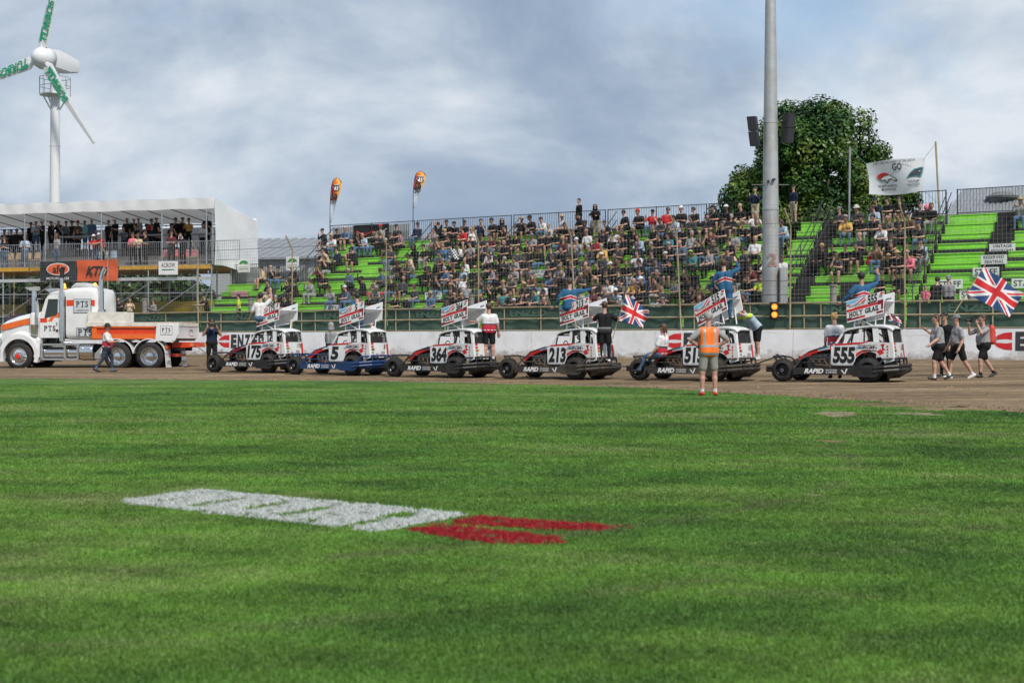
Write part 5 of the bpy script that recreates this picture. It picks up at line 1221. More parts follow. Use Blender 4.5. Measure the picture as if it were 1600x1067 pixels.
def fbump_b():
    b = MB()
    for z in (.28, .36): b.path([(1.35, -.62, z), (1.72, -.50, z), (1.80, -.30, z), (1.80, .30, z), (1.72, .50, z), (1.35, .62, z)], .035, 8)
    b.box(1.74, 1.80, -.5, .5, .24, .40); b.path([(1.40, .42, .40), (1.62, .40, .66), (1.62, -.40, .66), (1.40, -.42, .40)], .026, 8); b.path([(1.05, .34, .34), (1.40, .42, .62), (1.62, .40, .66)], .022, 8); b.path([(1.05, -.34, .34), (1.40, -.42, .62), (1.62, -.40, .66)], .022, 8)
    b.tube((1.2, .3, .3), (1.76, .3, .32), .03, 6).tube((1.2, -.3, .3), (1.76, -.3, .32), .03, 6); return b
def rbump_b():
    b = MB()
    def bar(z, r): b.path([(-1.20, .86, z-.03), (-1.45, .84, z), (-1.78, .58, z+.03), (-1.86, .3, z+.04), (-1.86, -.3, z+.04), (-1.78, -.58, z+.03), (-1.45, -.84, z), (-1.20, -.86, z-.03)], r, 8)
    bar(.30, .05); bar(.40, .045)
    L_ = [(-1.34, .85), (-1.45, .84), (-1.78, .58), (-1.86, .3), (-1.86, -.3), (-1.78, -.58), (-1.45, -.84), (-1.34, -.85)]
    for (xa, ya), (xb, yb) in zip(L_, L_[1:]): b.hexa([(xa+.04, ya*.97, .25), (xb+.04, yb*.97, .25), (xb, yb, .25), (xa, ya, .25), (xa+.04, ya*.97, .45), (xb+.04, yb*.97, .45), (xb, yb, .45), (xa, ya, .45)])
    b.path([(-1.30, .72, .44), (-1.40, .66, .60), (-1.70, .45, .62), (-1.76, .2, .62), (-1.76, -.2, .62), (-1.70, -.45, .62), (-1.40, -.66, .60), (-1.30, -.72, .44)], .03, 8)
    for y in (-.5, -.2, .2, .5): b.tube((-1.72, y, .44), (-1.70, y, .62), .024, 6)
    b.hexa([(-1.5, -.6, .10), (-1.5, .6, .10), (-1.60, .55, .16), (-1.60, -.55, .16), (-1.5, -.62, .26), (-1.5, .62, .26), (-1.84, .5, .28), (-1.84, -.5, .28)][::-1])
    for s in (-1, 1): b.tube((-1.3, .42*s, .27), (-1.82, .42*s, .33), .035, 6)
    return b
def cage_b():
    b = MB()
    for s in (-1, 1): b.path([(-.12, .46*s, .45), (-.30, .44*s, 1.27), (-.85, .43*s, 1.40), (-1.30, .43*s, 1.38), (-1.5, .44*s, .5)], .022, 7); b.tube((-.85, .43*s, 1.40), (-.85, .46*s, .4), .022, 7); b.tube((-.85, .43*s, 1.36), (-1.5, .43*s, .9), .02, 7)
    for p_ in (((-.30, -.44, 1.27), (-.30, .44, 1.27)), ((-.85, -.43, 1.40), (-.85, .43, 1.40)), ((-.85, -.43, 1.36), (-.85, .45, .8)), ((-.20, -.45, .92), (-.20, .45, .92)), ((-1.48, -.44, .8), (-1.45, .4, 1.3)), ((-1.48, .44, .8), (-1.45, -.4, 1.3))): b.tube(*p_, .02, 7)
    b.box(-.26, -.20, -.5, .5, .62, .96); b.box(-1.5, -.1, -.55, .55, .40, .43); b.path([(-.42+.0, .2+.13*math.cos(t_), .98+.13*math.sin(t_)) for t_ in np.linspace(0, 6.28, 13)[:-1]], .014, 5, 0, True); b.tube((-.42, .2, .98), (-.22, .2, .9), .018, 6)
    return b
def seat_b(): return MB().hexa([(-.62, -.02, .50), (-.95, -.02, .50), (-.95, .42, .50), (-.62, .42, .50), (-.60, -.02, .62), (-.95, -.02, .62), (-.95, .42, .62), (-.60, .42, .62)]).hexa([(-.92, -.03, .55), (-1.02, -.03, .55), (-1.02, .43, .55), (-.92, .43, .55), (-1.0, .04, 1.24), (-1.10, .04, 1.24), (-1.10, .36, 1.24), (-1.0, .36, 1.24)])
def rear_panel_b():
    b = MB(); b.hexa([(-1.64, -.515, .56), (-1.64, .515, .56), (-1.675, .455, .56), (-1.675, -.455, .56), (-1.585, -.515, 1.03), (-1.585, .515, 1.03), (-1.625, .455, 1.03), (-1.625, -.455, 1.03)])
    for s in (-1, 1): b.hexa([(-1.56, .46*s, 1.03), (-1.62, .46*s, 1.03), (-1.60, .515*s, 1.03), (-1.54, .515*s, 1.03), (-1.50, .41*s, 1.41), (-1.56, .41*s, 1.41), (-1.54, .455*s, 1.41), (-1.48, .455*s, 1.41)])
    return b
def squiggle(b, o, r, u, wd, ht, mi, seed):        # dense small print blocks: brush-like lettering too fine to read
    q = random.Random(seed); x = 0; o = Vector(o); r = Vector(r); u = Vector(u)
    while x < wd:
        w_ = q.uniform(.012, .035)*wd/.35; h_ = ht*q.uniform(.5, 1.); sk = ht*.25; y = q.uniform(0, ht*.3)
        b.add([o+r*x+u*y, o+r*(x+w_)+u*y, o+r*(x+w_+sk)+u*(y+h_), o+r*(x+sk)+u*(y+h_)], [(0, 1, 2, 3)], mi); x += w_*q.uniform(1.1, 1.5)
    return b
def rear_mesh_b():
    b = MB()
    for i in range(19): y = -.45+.05*i; b.tube((-1.58, y, 1.03), (-1.535, y*.9, 1.42), .010, 4)
    for i in range(8): b.tube((-1.58+.0055*i, -.46, 1.04+.05*i), (-1.58+.0055*i, .46, 1.04+.05*i), .010, 4)
    return b.box(-1.44, -1.42, -.44, .44, .45, 1.22)
def make_car(num, x, y, th, ch, label, wing=True, lift=0., rideh=0.):
    z = track_z(x, y); c = thing('stock_car', label, 'race car', (x, y, z), math.pi-th, 'stock cars lined up behind the truck')
    k = 'c%d' % ch; M_ = chas[ch]
    for s in (1, -1):
        wheel(c, 1.25, .70*s, .295, .24, 'f', [rimb, black, steel], s); wheel(c, -1.02, .60*s, .315, .30, 'r', [rimb, black, steel], s)
    part('chassis', k, chassis_b, M_, c); part('engine', '', engine_b, [engm, brz, black], c); part('roll_cage', '', cage_b, cageb, c); part('seat', '', seat_b, black, c)
    for s in (1, -1):
        r_ = part('side_rail', k+str(s), lambda: side_rail(s), M_, c)
    def rapid():
        b = MB(); b.text('RAPID', (.36, .872, .285), (-1, 0, 0), z3, .165, 0, .045, .3, 1, .001, .52).text('RACEWEAR', (-.11, .872, .312), (-1, 0, 0), z3, .06, 0, .01, .1, 1, .001, .30).text('& APPAREL', (-.11, .872, .252), (-1, 0, 0), z3, .06, 0, .01, .1, 1, .001, .30)
        b.add([(-.36, .873, .32), (-.40, .873, .32), (-.46, .873, .235), (-.50, .873, .35), (-.54, .873, .35), (-.48, .873, .215), (-.44, .873, .215)], [tuple(range(7))[::-1]]); return b
    part('rail_lettering', '', rapid, whitep, c)
    [part('side_hoop', k+str(s), lambda: hoops_b(s), M_, c, 'auto') for s in (1, -1)]; part('front_bumper', k, fbump_b, M_, c, 'auto'); part('rear_bumper', k, rbump_b, M_, c, 'auto')
    for s in (1, -1): part('side_panel', str(s), lambda: cab_side(.535*s, s), carw, c); part('window_frame', str(s), lambda: cab_upper(s), carw, c)
    part('roof', '', roof_b, carw, c, True); part('hood', num, hood_b, {'364': [redp, redp, bluep], '5': [carw, redp, whitep], '213': [redp, redp, lbluep], '175': [redp, dred, lbluep]}.get(num, [carw, redp, lbluep]), c); part('rear_panel', '', rear_panel_b, carw, c); part('rear_window_mesh', '', rear_mesh_b, cageb, c)
    part('cowl', '', lambda: MB().hexa([(-.05, -.52, .60), (-.02, -.52, .60), (-.02, .52, .60), (-.05, .52, .60), (-.12, -.52, .985), (-.02, -.46, .985), (-.02, .46, .985), (-.12, .52, .985)]), carw, c)
    def graphics():
        b = MB(); y = .5385; A = lambda P, mi: b.add([(px_, y, pz_) for px_, pz_ in P], [tuple(range(len(P)))], mi)
        A([(-.10, .985), (-.10, .945), (-.75, .985), (-1.0, 1.045), (-.6, 1.028)][::1], 0)
        ar = [(-1.0+.44*math.cos(t_), .36+.44*math.sin(t_)) for t_ in np.linspace(rad(18), rad(100), 9)]; ar2 = [(-1.0+(.53-.05*i/8)*math.cos(t_), .36+(.53-.05*i/8)*math.sin(t_)) for i, t_ in enumerate(np.linspace(rad(18), rad(100), 9))]
        for i in range(8): b.add([(ar[i][0], y, ar[i][1]), (ar[i+1][0], y, ar[i+1][1]), (ar2[i+1][0], y, ar2[i+1][1]), (ar2[i][0], y, ar2[i][1])], [(3, 2, 1, 0)], 0)
        A([(-.70, .97), (-.72, .945), (-1.0, .93), (-1.25, .97), (-1.0, .955)], 0); A([(-.66, .92), (-.66, .86), (-.8, .88), (-.86, .93)], 3)
        A([(-1.30, .98), (-1.42, 1.0), (-1.36, .90), (-1.44, .84), (-1.30, .80), (-1.36, .88)], 0); A([(-1.20, .80), (-1.30, .86), (-1.40, .76), (-1.28, .70)], 0); A([(-1.36, .96), (-1.40, .97), (-1.36, .86), (-1.33, .88)], 2)
        o = lambda x_, z_: (x_, y+.002, z_)
        squiggle(b, o(-.72, .925), (-1, 0, 0), z3, .42, .05, 1, 3); squiggle(b, o(-.70, .86), (-1, 0, 0), z3, .50, .06, 2, 4); squiggle(b, o(-.82, .79), (-1, 0, 0), z3, .36, .05, 2, 5); squiggle(b, o(-1.18, 1.2), (-1, 0, .05), z3, .0, .05, 2, 6)
        for i in range(4): b.add([(-1.46+.0*i, y, .66+i*.08), (-1.50, y, .66+i*.08), (-1.50, y, .71+i*.08), (-1.46, y, .71+i*.08)], [(0, 1, 2, 3)], [0, 4, 0, 0][i])
        x0 = -1.66
        def R(y0, y1, z0, z1, mi): q = lambda z_: -1.678+(z_-.56)*.106; b.add([(q(z0)-.004, y0, z0), (q(z0)-.004, y1, z0), (q(z1)-.004, y1, z1), (q(z1)-.004, y0, z1)], [(0, 1, 2, 3)], mi)
        for i, (z0, mi) in enumerate(((.60, 0), (.69, 1), (.78, 4), (.88, 0), (.97, 0))): R(.33, .46, z0, z0+.06, mi)
        R(.28, .46, .80, .86, 4); R(-.02, .02, .0+.6, .68, 0); R(-.25, -.05, .62, .76, 1); R(-.45, -.35, .6, 1.0, 0); R(.10, .25, .64, .70, 1)
        return b
    part('body_graphics', '', graphics, [redp, greyp, ink, lbluep, mat('badge_gold', (.35, .22, .06), .5)], c)
    nb = MB(); y_ = .540                            # number panel
    wd_ = .60 if len(num) > 1 else .34; cx = -.34 if len(num) > 1 else -.24
    nb.add([(.0, y_, .455), (.0, y_, .93), (-.66, y_, .945), (-.66, y_, .62), (-.58, y_, .455)], [(0, 1, 2, 3, 4)][::1], 0)
    if nb.f and True: pass
    nb.text(num, (cx, y_+.004, .70), (-1, 0, 0), z3, .54, 0, .085, .12, 1, 0, wd_+.06).text(num, (cx, y_+.006, .70), (-1, 0, 0), z3, .54, 1, .055, .12, 1, 0, wd_)
    nb.text('GB', (-.64, y_+.005, .86), (-1, 0, 0), z3, .07, 2, .01, 0, 1, 0, .07)
    MB().text(num, (-1.660, -.24, .91), (0, -1, 0), z3, .20, 0, .01, .1, 1, .0, .20 if len(num) > 1 else .1).build('rear_number', ink, c)
    nb.build('number_decal', [whitep, ink, redpr], c)
    # roof sign: two leaning end plates with a foil between
    wg = part('roof_sign', '', lambda: MB().grid(lambda u_, v_: plate_pt(-.5+v_)(u_, .56+.05*math.sin(u_*3.1)), 8, 2).grid(lambda u_, v_: plate_pt(.5-v_)(u_, .54+.05*math.sin(u_*3.1)), 8, 2), whitep, c, True)
    if num == '515': pv = Vector((-.9, 0, 1.66)); wg.matrix_local = Matrix.Translation(pv+Vector((0, 0, .06))) @ Matrix.Rotation(rad(13), 4, 'Y') @ Matrix.Translation(-pv)
    pp = plate_pt(.50); pf = wing_paint(num)
    part('end_plate', 'n', lambda: MB().grid(lambda u_, v_: pp(u_, v_, .012), 64, 40, 0, pf).grid(lambda u_, v_: pp(1-u_, v_, -.012), 1, 1, 0).path([pp(0, 0), pp(1, 0), pp(1, 1), pp(0, 1)], .012, 4, 0, True), WP, wg)
    pq = plate_pt(-.50)
    def farp():
        b = MB().grid(lambda u_, v_: pq(1-u_, v_, -.012), 64, 40, 0, lambda u_, v_: pf(1-u_, v_)).grid(lambda u_, v_: pq(u_, v_, .012), 1, 1, 0).path([pq(0, 0), pq(1, 0), pq(1, 1), pq(0, 1)], .012, 4, 0, True)
        squiggle(b, pq(.76, .72, .016), (pq(1, 0)-pq(0, 0)).normalized(), z3, .16, .06, 5, 9); return b
    part('end_plate', 'f', farp, WP, wg)
    tb = MB(); rr = (pp(1, 0)-pp(0, 0)).normalized(); uu = (pp(0, 1)-pp(0, 0)).normalized()
    fw_ = .26 if len(num) > 1 else .11
    tb.text(num, pp(.70, .80, .017), rr, uu, .30, 0, .06, .12, 1, 0, fw_+.06).text(num, pp(.70, .80, .020), rr, uu, .30, 1, .035, .12, 1, 0, fw_)
    tb.text('GB', pp(.92, .84, .02), rr, uu, .09, 1, .01, 0, 1, 0, .08); slab_text(tb, 'HOLY GRAIL', pp(.48, .33, .019), rr, uu, .175, 1, .03, .80)
    squiggle(tb, pp(.05, .66, .018), rr, uu, .42, .07, 2, 12)
    tb.build('sign_lettering', [whitep, ink, greyp], wg)
    def struts():
        b = MB()
        for s in (-1, 1):
            for u_ in (.2, .78): a_ = plate_pt(.44*s)(u_, .12); b.tube(a_, (a_.x+.02, .42*s, 1.44), .02, 6); b.tube(plate_pt(.46*s)(u_, .0), plate_pt(.46*s)(u_, .55), .015, 5)
        b.tube((-.55, .4, 1.5), (-1.1, -.4, 1.66), .015, 6).tube((-1.1, .42, 1.45), (-.75, .42, 1.62), .015, 6); return b
    part('sign_strut', '', struts, whitep, wg)
    if num == '555':
        MB().tube((-1.42, .25, 1.48), (-1.42, .25, 1.86), .008, 5).build('flag_stick', blacks, c)
        MB().grid(lambda u_, v_: Vector((-1.42-.30*u_-.05*math.sin(v_*4), .25+.04*math.sin(u_*8+v_*3), 1.60+.24*v_-.16*u_)), 40, 24, 0, union_jack).build('small_flag', [bluep, whitep, redpr], c, True)
    return c
CARS = [('555', 'f', 1226, 1350, 37.2, 30, 0, 'rearmost stock car, number 555, white cab and black chassis, right of the row'),
        ('515', 'f', 1001, 1111, 39.2, 33, 2, 'stock car number 515 partly hidden by the man in an orange vest'),
        ('213', 'f', 794, 894, 41.3, 34, 2, 'stock car number 213 with a muddy brown chassis and arched rear wheel'),
        ('364', 'f', 616, 706, 43.5, 34, 0, 'stock car number 364 with white cab and black chassis, third from the truck'),
        ('5', 'f', 462, 544, 45.9, 31, 1, 'stock car number 5, the only one with a blue chassis'),
        ('175', 'f', 331, 418, 48.4, 29, 0, 'stock car number 175 hitched right behind the white truck')]
CARO = {}
for num, _, xf, xr, D, th, ch, lab in CARS:
    th = rad(th); xm = (xf+xr)/2
    Dm = D; X = (xm-800)/F*Dm                       # the near wheels' mid point; the root sits .7 m to the far side and .12 m forward
    rx = Vector((-math.cos(th), math.sin(th), 0)); ly = Vector((-math.sin(th), -math.cos(th), 0))
    p_ = Vector((X, Dm, 0))-ly*.75-rx*.115
    CARO[num] = make_car(num, p_.x, p_.y, th, ch, lab); CARO[num]['label'] = lab
for a, b in (('175', '5'), ('5', '364'), ('364', '213'), ('213', '515'), ('515', '555')):
    A_, B_ = CARO[a], CARO[b]
    mw = lambda o, v: o.location+Matrix.Rotation(o.rotation_euler.z, 3, 'Z')@Vector(v)
    h_ = {'515': (1.62, .1, .66)}.get(a, (1.78, .1, .34))
    t_ = MB().path([mw(A_, (-1.84, .1, .42)), mw(B_, h_)], .022, 6).tube(mw(B_, h_)-Vector((0, 0, .05)), mw(B_, h_)+Vector((0, 0, .05)), .04, 8).build('tow_bar', blacks)
    tag(t_, 'dark tow bar '+{'175': 'in front of the blue stock car', '5': 'behind the blue stock car', '364': 'behind the crew man in white and red', '213': 'behind the man holding the drooping flag', '515': 'in front of the rearmost stock car'}[a], 'tow bar', 'tow bars between the stock cars')

# ------------------------------------------------------------------ the tow truck
tth = rad(5); TX, TY = (31-800)/F*54.4, 54.4
trx = Vector((-math.cos(tth), math.sin(tth), 0)); tly = Vector((-math.sin(tth), -math.cos(tth), 0))
tp_ = Vector((TX, TY, 0))-tly*1.05; TK = thing('tow_truck', 'white and orange flatbed prime mover truck with PTS signs leading the race cars', 'truck', (tp_.x, tp_.y, .07), math.pi-tth)
tkw = mat('truck_white', (.68, .69, .70), .25, var=.03, coat=.5, dirt=((.40, .36, .31), .35, 1.6)); tko = mat('truck_orange', (.70, .13, .015), .35, coat=.3); tkr = mat('truck_orange_red', (.62, .05, .012), .4); glassm = mat('dark_glass', (.02, .025, .025), .06, spec=.8)
tkm = lambda b, nm, m_, par=None, **k: b.build(nm, m_, par or TK, **k)
WX = [0, -3.88, -5.14]
for i, x in enumerate(WX):
    for s in (1, -1):
        wo = part('wheel', 'tk'+('s' if i == 0 else 'd'), lambda: tyre_b(.52, .30 if i == 0 else .58), tyrem, TK, 'auto', (x, s*(1.02 if i == 0 else .92), .52))
        def tr_rim(i=i, s=s):
            w_ = .15 if i == 0 else .29; b = MB()
            if i == 0: b.lathe((0, w_*s, 0), (0, -s, 0), [(-.01, .315), (-.012, .335), (.03, .31), (.05, .27), (.03, .20), (.02, .15), (-.06, .12), (-.09, .05), (-.09, .001)], 24, 0, False)
            else: b.lathe((0, w_*s, 0), (0, -s, 0), [(-.01, .315), (-.012, .335), (.05, .30), (.14, .27), (.16, .18), (.10, .14), (.0, .13), (-.02, .05), (-.02, .001)], 24, 0, False)
            for k in range(10): d = Vector((math.cos(k*.628), 0, math.sin(k*.628))); b.lathe(d*(.17 if i == 0 else .22)+Vector((0, s*(w_-(.02 if i == 0 else .13)), 0)), (0, s, 0), [(-.02, .022), (.03, .018)], 6)
            if i == 0: b.lathe((0, s*(w_+.05), 0), (0, s, 0), [(0, .11), (.06, .10), (.07, .04)], 12, 1)
            return b
        part('rim', 'tk%d%d' % (min(i, 1), s), tr_rim, [chrome, mat('red_hub', (.6, .03, .02), .4)], wo, 'auto')
tkm(MB().box(-6.6, .9, -.48, -.36, .72, .98).box(-6.6, .9, .36, .48, .72, .98).box(-.9, .85, -.35, .35, .55, 1.2), 'chassis', black)
# bonnet with rounded flanks, lofted
def loft(secs, n=20):
    b = MB(); vs_ = []
    for x, w_, z0, z1, e in secs:
        for k in range(n):
            t_ = 2*math.pi*(k+.5)/n; c_, s_ = math.cos(t_), math.sin(t_); cx_ = math.copysign(abs(c_)**e, c_); sz_ = math.copysign(abs(s_)**e, s_)
            vs_.append((x, w_*cx_, (z0+z1)/2+(z1-z0)/2*sz_))
    m_ = len(secs); b.add(vs_, [(j*n+i, j*n+(i+1) % n, j*n+n+(i+1) % n, j*n+n+i) for j in range(m_-1) for i in range(n)]+[tuple(range(n))[::-1], tuple(range((m_-1)*n, m_*n))])
    return b
tkm(loft([(-.78, .93, 1.05, 2.24, .34), (-.4, .90, 1.0, 2.20, .34), (.2, .85, 1.0, 2.08, .36), (.7, .80, .95, 1.92, .38), (.92, .74, .9, 1.80, .42), (1.0, .60, 1.0, 1.6, .5)]), 'bonnet', tkw, smooth='auto')
tkm(MB().box(.98, 1.06, -.52, .52, .95, 1.68), 'grille', chrome); tkm(MB().hexa([(.75, -1.2, .50), (.75, 1.2, .50), (1.12, 1.05, .50), (1.12, -1.05, .50), (.75, -1.2, .95), (.75, 1.2, .95), (1.12, 1.05, .95), (1.12, -1.05, .95)][::1]), 'front_bumper', chrome)
for s in (1, -1):
    st_ = MB(); 
    st_.add([(.90, .79*s, 1.72), (.5, .86*s, 1.80), (-.1, .895*s, 1.93), (-.72, .945*s, 2.06), (-.72, .945*s, 1.85), (-.35, .915*s, 1.73), (-.1, .895*s, 1.71), (.5, .86*s, 1.58), (.90, .80*s, 1.50)], [(0, 1, 7, 8), (1, 2, 6, 7), (2, 3, 4, 5), (2, 5, 6)] if s < 0 else [(8, 7, 1, 0), (7, 6, 2, 1), (5, 4, 3, 2), (6, 5, 2)])
    tkm(st_, 'bonnet_stripe', tko)
    # guard: arch over the steer wheel, flared, with skirt behind
    g_ = MB(); ang = np.linspace(rad(-18), rad(200), 20)
    vs_ = []
    for t_ in ang:
        c_, s_ = math.cos(t_), math.sin(t_); r_in, r_out = .66, .80
        vs_ += [(c_*r_in, 1.16*s, .52+s_*r_in), (c_*(r_out+.02), 1.16*s, .55+s_*(r_out)), (c_*(r_out+.10), .70*s, .62+s_*(r_out+.12)), (c_*r_in, .70*s, .52+s_*r_in)]
    g_.add(vs_, [(j*4+i, j*4+(i+1) % 4, j*4+4+(i+1) % 4, j*4+4+i)[::-s] for j in range(19) for i in range(4)]+[(0, 1, 2, 3), (76, 77, 78, 79)])
    tkm(g_, 'mudguard', tkw, smooth='auto')
    tkm(MB().hexa([(-.62, .95*s, .48), (-.86, .95*s, .48), (-.86, 1.15*s, .48), (-.62, 1.15*s, .48), (-.60, .80*s, 1.3), (-.86, .80*s, 1.3), (-.86, 1.10*s, 1.15), (-.70, 1.10*s, 1.15)][::1]), 'guard_skirt', tkw)
    tkm(MB().lathe((.96, .70*s, 1.25), (1, .3*s, 0), [(-.05, .14), (.03, .13), (.05, .08)], 14), 'headlight', mat('headlamp_glass', (.7, .7, .7), .1))
    # cab side: door with a window opening
    y = 1.02*s; D_ = MB(); t2 = -.035*s
    D_.prism([(-.80, y, 1.22), (-1.66, y, 1.22), (-1.66, y, 2.05), (-1.45, y, 2.05), (-1.05, y, 1.96), (-.80, y, 1.96)], (0, t2, 0)); D_.prism([(-.80, y, 1.96), (-1.00, y, 1.97), (-1.16, y*.97, 2.72), (-1.06, y*.97, 2.74)], (0, t2, 0))
    D_.prism([(-1.56, y, 2.04), (-1.66, y, 2.04), (-1.66, y*.97, 2.74), (-1.56, y*.97, 2.72)], (0, t2, 0)); D_.prism([(-1.06, y*.97, 2.70), (-1.66, y*.97, 2.70), (-1.66, y*.95, 2.84), (-1.16, y*.95, 2.84)], (0, t2, 0))
    door = tkm(D_, 'door', tkw)
    MB().prism([(-1.00, y*.985, 1.96), (-1.57, y*.985, 2.03), (-1.57, y*.96, 2.72), (-1.15, y*.96, 2.72)], (0, -.012*s, 0)).build('window', mat('truck_side_glass', (.03, .04, .035), .08), door)
    MB().add([(-.84, y+.003*s, 1.80), (-1.12, y+.003*s, 1.80), (-1.12, y+.003*s, 1.98), (-.84, y+.003*s, 1.96)], [(0, 1, 2, 3)]).build('stripe', tkr, door); MB().add([(-1.14, y+.004*s, 1.84), (-1.32, y+.004*s, 1.84), (-1.42, y+.004*s, 1.99), (-1.64, y+.004*s, 1.99), (-1.64, y+.004*s, 2.18), (-1.60, y+.004*s, 2.20), (-1.46, y+.004*s, 2.04), (-1.30, y+.004*s, 2.04)], [tuple(range(8))]).build('stripe', tko, door)
    MB().box(-1.50, -1.58, y, y+.03*s, 1.46, 1.54).build('handle', black, door)
    if s > 0: slab_text(MB(), 'PTS', (-1.24, y+.006, 1.58), (-1, 0, 0), z3, .27, 0, .03, .46).text('3', (-1.52, y+.006, 1.74), (-1, 0, 0), z3, .17, 0, .02).build('door_lettering', ink, door)
    # mirror, air cleaner with snorkel, stacks
    tkm(MB().box(-.86, -.80, 1.18*s, 1.34*s, 2.02, 2.62).path([(-.9, 1.0*s, 2.70), (-.83, 1.26*s, 2.70), (-.83, 1.26*s, 1.96), (-.9, 1.0*s, 1.96)], .016, 6), 'mirror', [chrome])
    tkm(MB().lathe((-.55, .93*s, 1.30), z3, [(0, .13), (.02, .16), (.40, .165), (.42, .17)], 18, 0).lathe((-.55, .93*s, 1.72), z3, [(0, .175), (.36, .175), (.46, .12)], 18, 1).tube((-.55, .93*s, 2.15), (-.55, .93*s, 3.05), .10, 14, .095, 0), 'air_cleaner', [chrome, tkw], smooth='auto')
    tkm(MB().hexa([(-.42, .80*s, 3.02), (-.72, .80*s, 3.02), (-.72, 1.06*s, 3.02), (-.42, 1.06*s, 3.02), (-.20, .78*s, 3.14), (-.72, .78*s, 3.18), (-.72, 1.08*s, 3.18), (-.20, 1.08*s, 3.14)][::1]), 'intake_ram', [mat('intake_grey', (.42, .43, .43), .4)])
    sx = -1.74; b = MB().path([(sx-.35, .9*s, 1.02), (sx-.08, 1.0*s, 1.02), (sx, 1.02*s, 1.16)], .08, 12).tube((sx, 1.02*s, 1.1), (sx, 1.02*s, 2.98), .115, 16).tube((sx, 1.02*s, 2.98), (sx, 1.02*s, 3.55), .075, 14).path([(sx, 1.02*s, 3.5), (sx-.01, 1.02*s, 3.75), (sx-.06, 1.02*s, 3.92)], .085, 12, 1)
    if s > 0: tkm(b, 'exhaust_stack', [chrome, black], smooth='auto')
    b = MB()
    for zz in (1.5, 2.1, 2.7): b.tube((sx, 1.02*s, zz), (sx, 1.02*s, zz+.03), .121, 16)
    if s > 0: tkm(b, 'stack_clamp', steel, smooth='auto')
    sx = -3.30
    if s > 0: tkm(MB().tube((sx, .85*s, 1.5), (sx, .85*s, 3.0), .10, 14).path([(sx, .85*s, 2.95), (sx, .85*s, 3.45), (sx-.05, .85*s, 3.68), (sx-.14, .85*s, 3.85)], .085, 12).tube((sx, .85*s, 1.5), (sx, .85*s, 2.3), .17, 14), 'rear_stack', chrome, smooth='auto')
    # steps, tank and boxes between the axles
    tkm(MB().box(-.92, -2.42, 1.10*s, 1.14*s, .94, 1.00).box(-.92, -2.42, 1.06*s, 1.14*s, .37, .43).box(-.90, -.97, .7*s, 1.14*s, .38, 1.0).box(-1.86, -1.93, .7*s, 1.14*s, .38, 1.0).box(-2.40, -2.47, .7*s, 1.14*s, .38, 1.0).box(-.92, -2.42, .7*s, 1.10*s, .40, .44).box(-.92, -2.42, .7*s, 1.12*s, .93, .95), 'step_frame', steel)
    tkm(MB().tube((-1.0, .84*s, .66), (-1.84, .84*s, .66), .21, 18).tube((-1.97, .84*s, .66), (-2.38, .84*s, .66), .20, 18).box(-.95, -2.4, .55*s, .64*s, .45, .95), 'air_tank', chrome, smooth='auto')
    tk_ = MB().tube((-2.50, .84*s, .68), (-3.05, .84*s, .68), .315, 26)
    for xx in (-2.6, -2.95): tk_.tube((xx, .84*s, .68), (xx-.04, .84*s, .68), .325, 26)
    tkm(tk_, 'fuel_tank', chrome, smooth='auto'); tkm(MB().hexa([(-3.12, .7*s, .42), (-3.5, .7*s, .42), (-3.5, 1.1*s, .42), (-3.12, 1.1*s, .42), (-3.12, .7*s, .62), (-3.5, .7*s, .98), (-3.5, 1.1*s, .98), (-3.12, 1.1*s, .62)]), 'rear_step', steel)
    for x in WX[1:]:                               # arched guards over the drive wheels
        g_ = MB(); vs_ = []
        for t_ in np.linspace(rad(8), rad(172), 14): vs_ += [(x+.62*math.cos(t_), .62*s, .54+.62*math.sin(t_)), (x+.62*math.cos(t_), 1.22*s, .54+.62*math.sin(t_)), (x+.655*math.cos(t_), 1.22*s, .54+.655*math.sin(t_)), (x+.655*math.cos(t_), .62*s, .54+.655*math.sin(t_))]
        g_.add(vs_, [(j*4+i, j*4+(i+1) % 4, j*4+4+(i+1) % 4, j*4+4+i)[::s] for j in range(13) for i in range(4)]+[(3, 2, 1, 0), (52, 53, 54, 55)]); tkm(g_, 'mudguard', tkw, smooth='auto')
    fl = MB().hexa([(-6.10, .66*s, .10), (-6.12, .66*s, .10), (-6.12, 1.22*s, .10), (-6.10, 1.22*s, .10), (-6.05, .66*s, .62), (-6.07, .66*s, .62), (-6.07, 1.22*s, .62), (-6.05, 1.22*s, .62)])
    fo = tkm(fl, 'mud_flap', tkw); slab_text(MB(), 'PTS', (-6.134, .94*s, .27), (0, -1, 0), z3, .22, 0, .03, .38).build('flap_lettering', ink, fo)
    lb = MB().box(-6.05, -6.10, .70*s, 1.20*s, .80, .92, 0).box(-6.10, -6.115, .74*s, .92*s, .815, .905, 1).box(-6.10, -6.115, .95*s, 1.16*s, .815, .905, 2); tkm(lb, 'tail_light', [tkr, mat('red_lens', (.5, .02, .02), .2), mat('orange_lens', (.7, .25, .03), .2)])
tkm(MB().hexa([(-.78, -1.0, 1.2), (-.80, -1.0, 1.2), (-.80, 1.0, 1.2), (-.78, 1.0, 1.2), (-.86, -.95, 2.0), (-.84, -.95, 2.0), (-.84, .95, 2.0), (-.86, .95, 2.0)]), 'firewall', tkw)
tkm(MB().hexa([(-.86, -.95, 2.0), (-.88, -.95, 2.0), (-.88, .95, 2.0), (-.86, .95, 2.0), (-1.16, -.90, 2.78), (-1.18, -.90, 2.78), (-1.18, .90, 2.78), (-1.16, .90, 2.78)]), 'windscreen', glassm)
tkm(loft([(-1.02, .80, 2.74, 2.84, .4), (-1.3, .94, 2.70, 3.00, .4), (-1.85, .99, 2.70, 3.08, .4), (-1.98, 1.0, 2.70, 3.09, .4)]), 'cab_roof', tkw, smooth='auto')
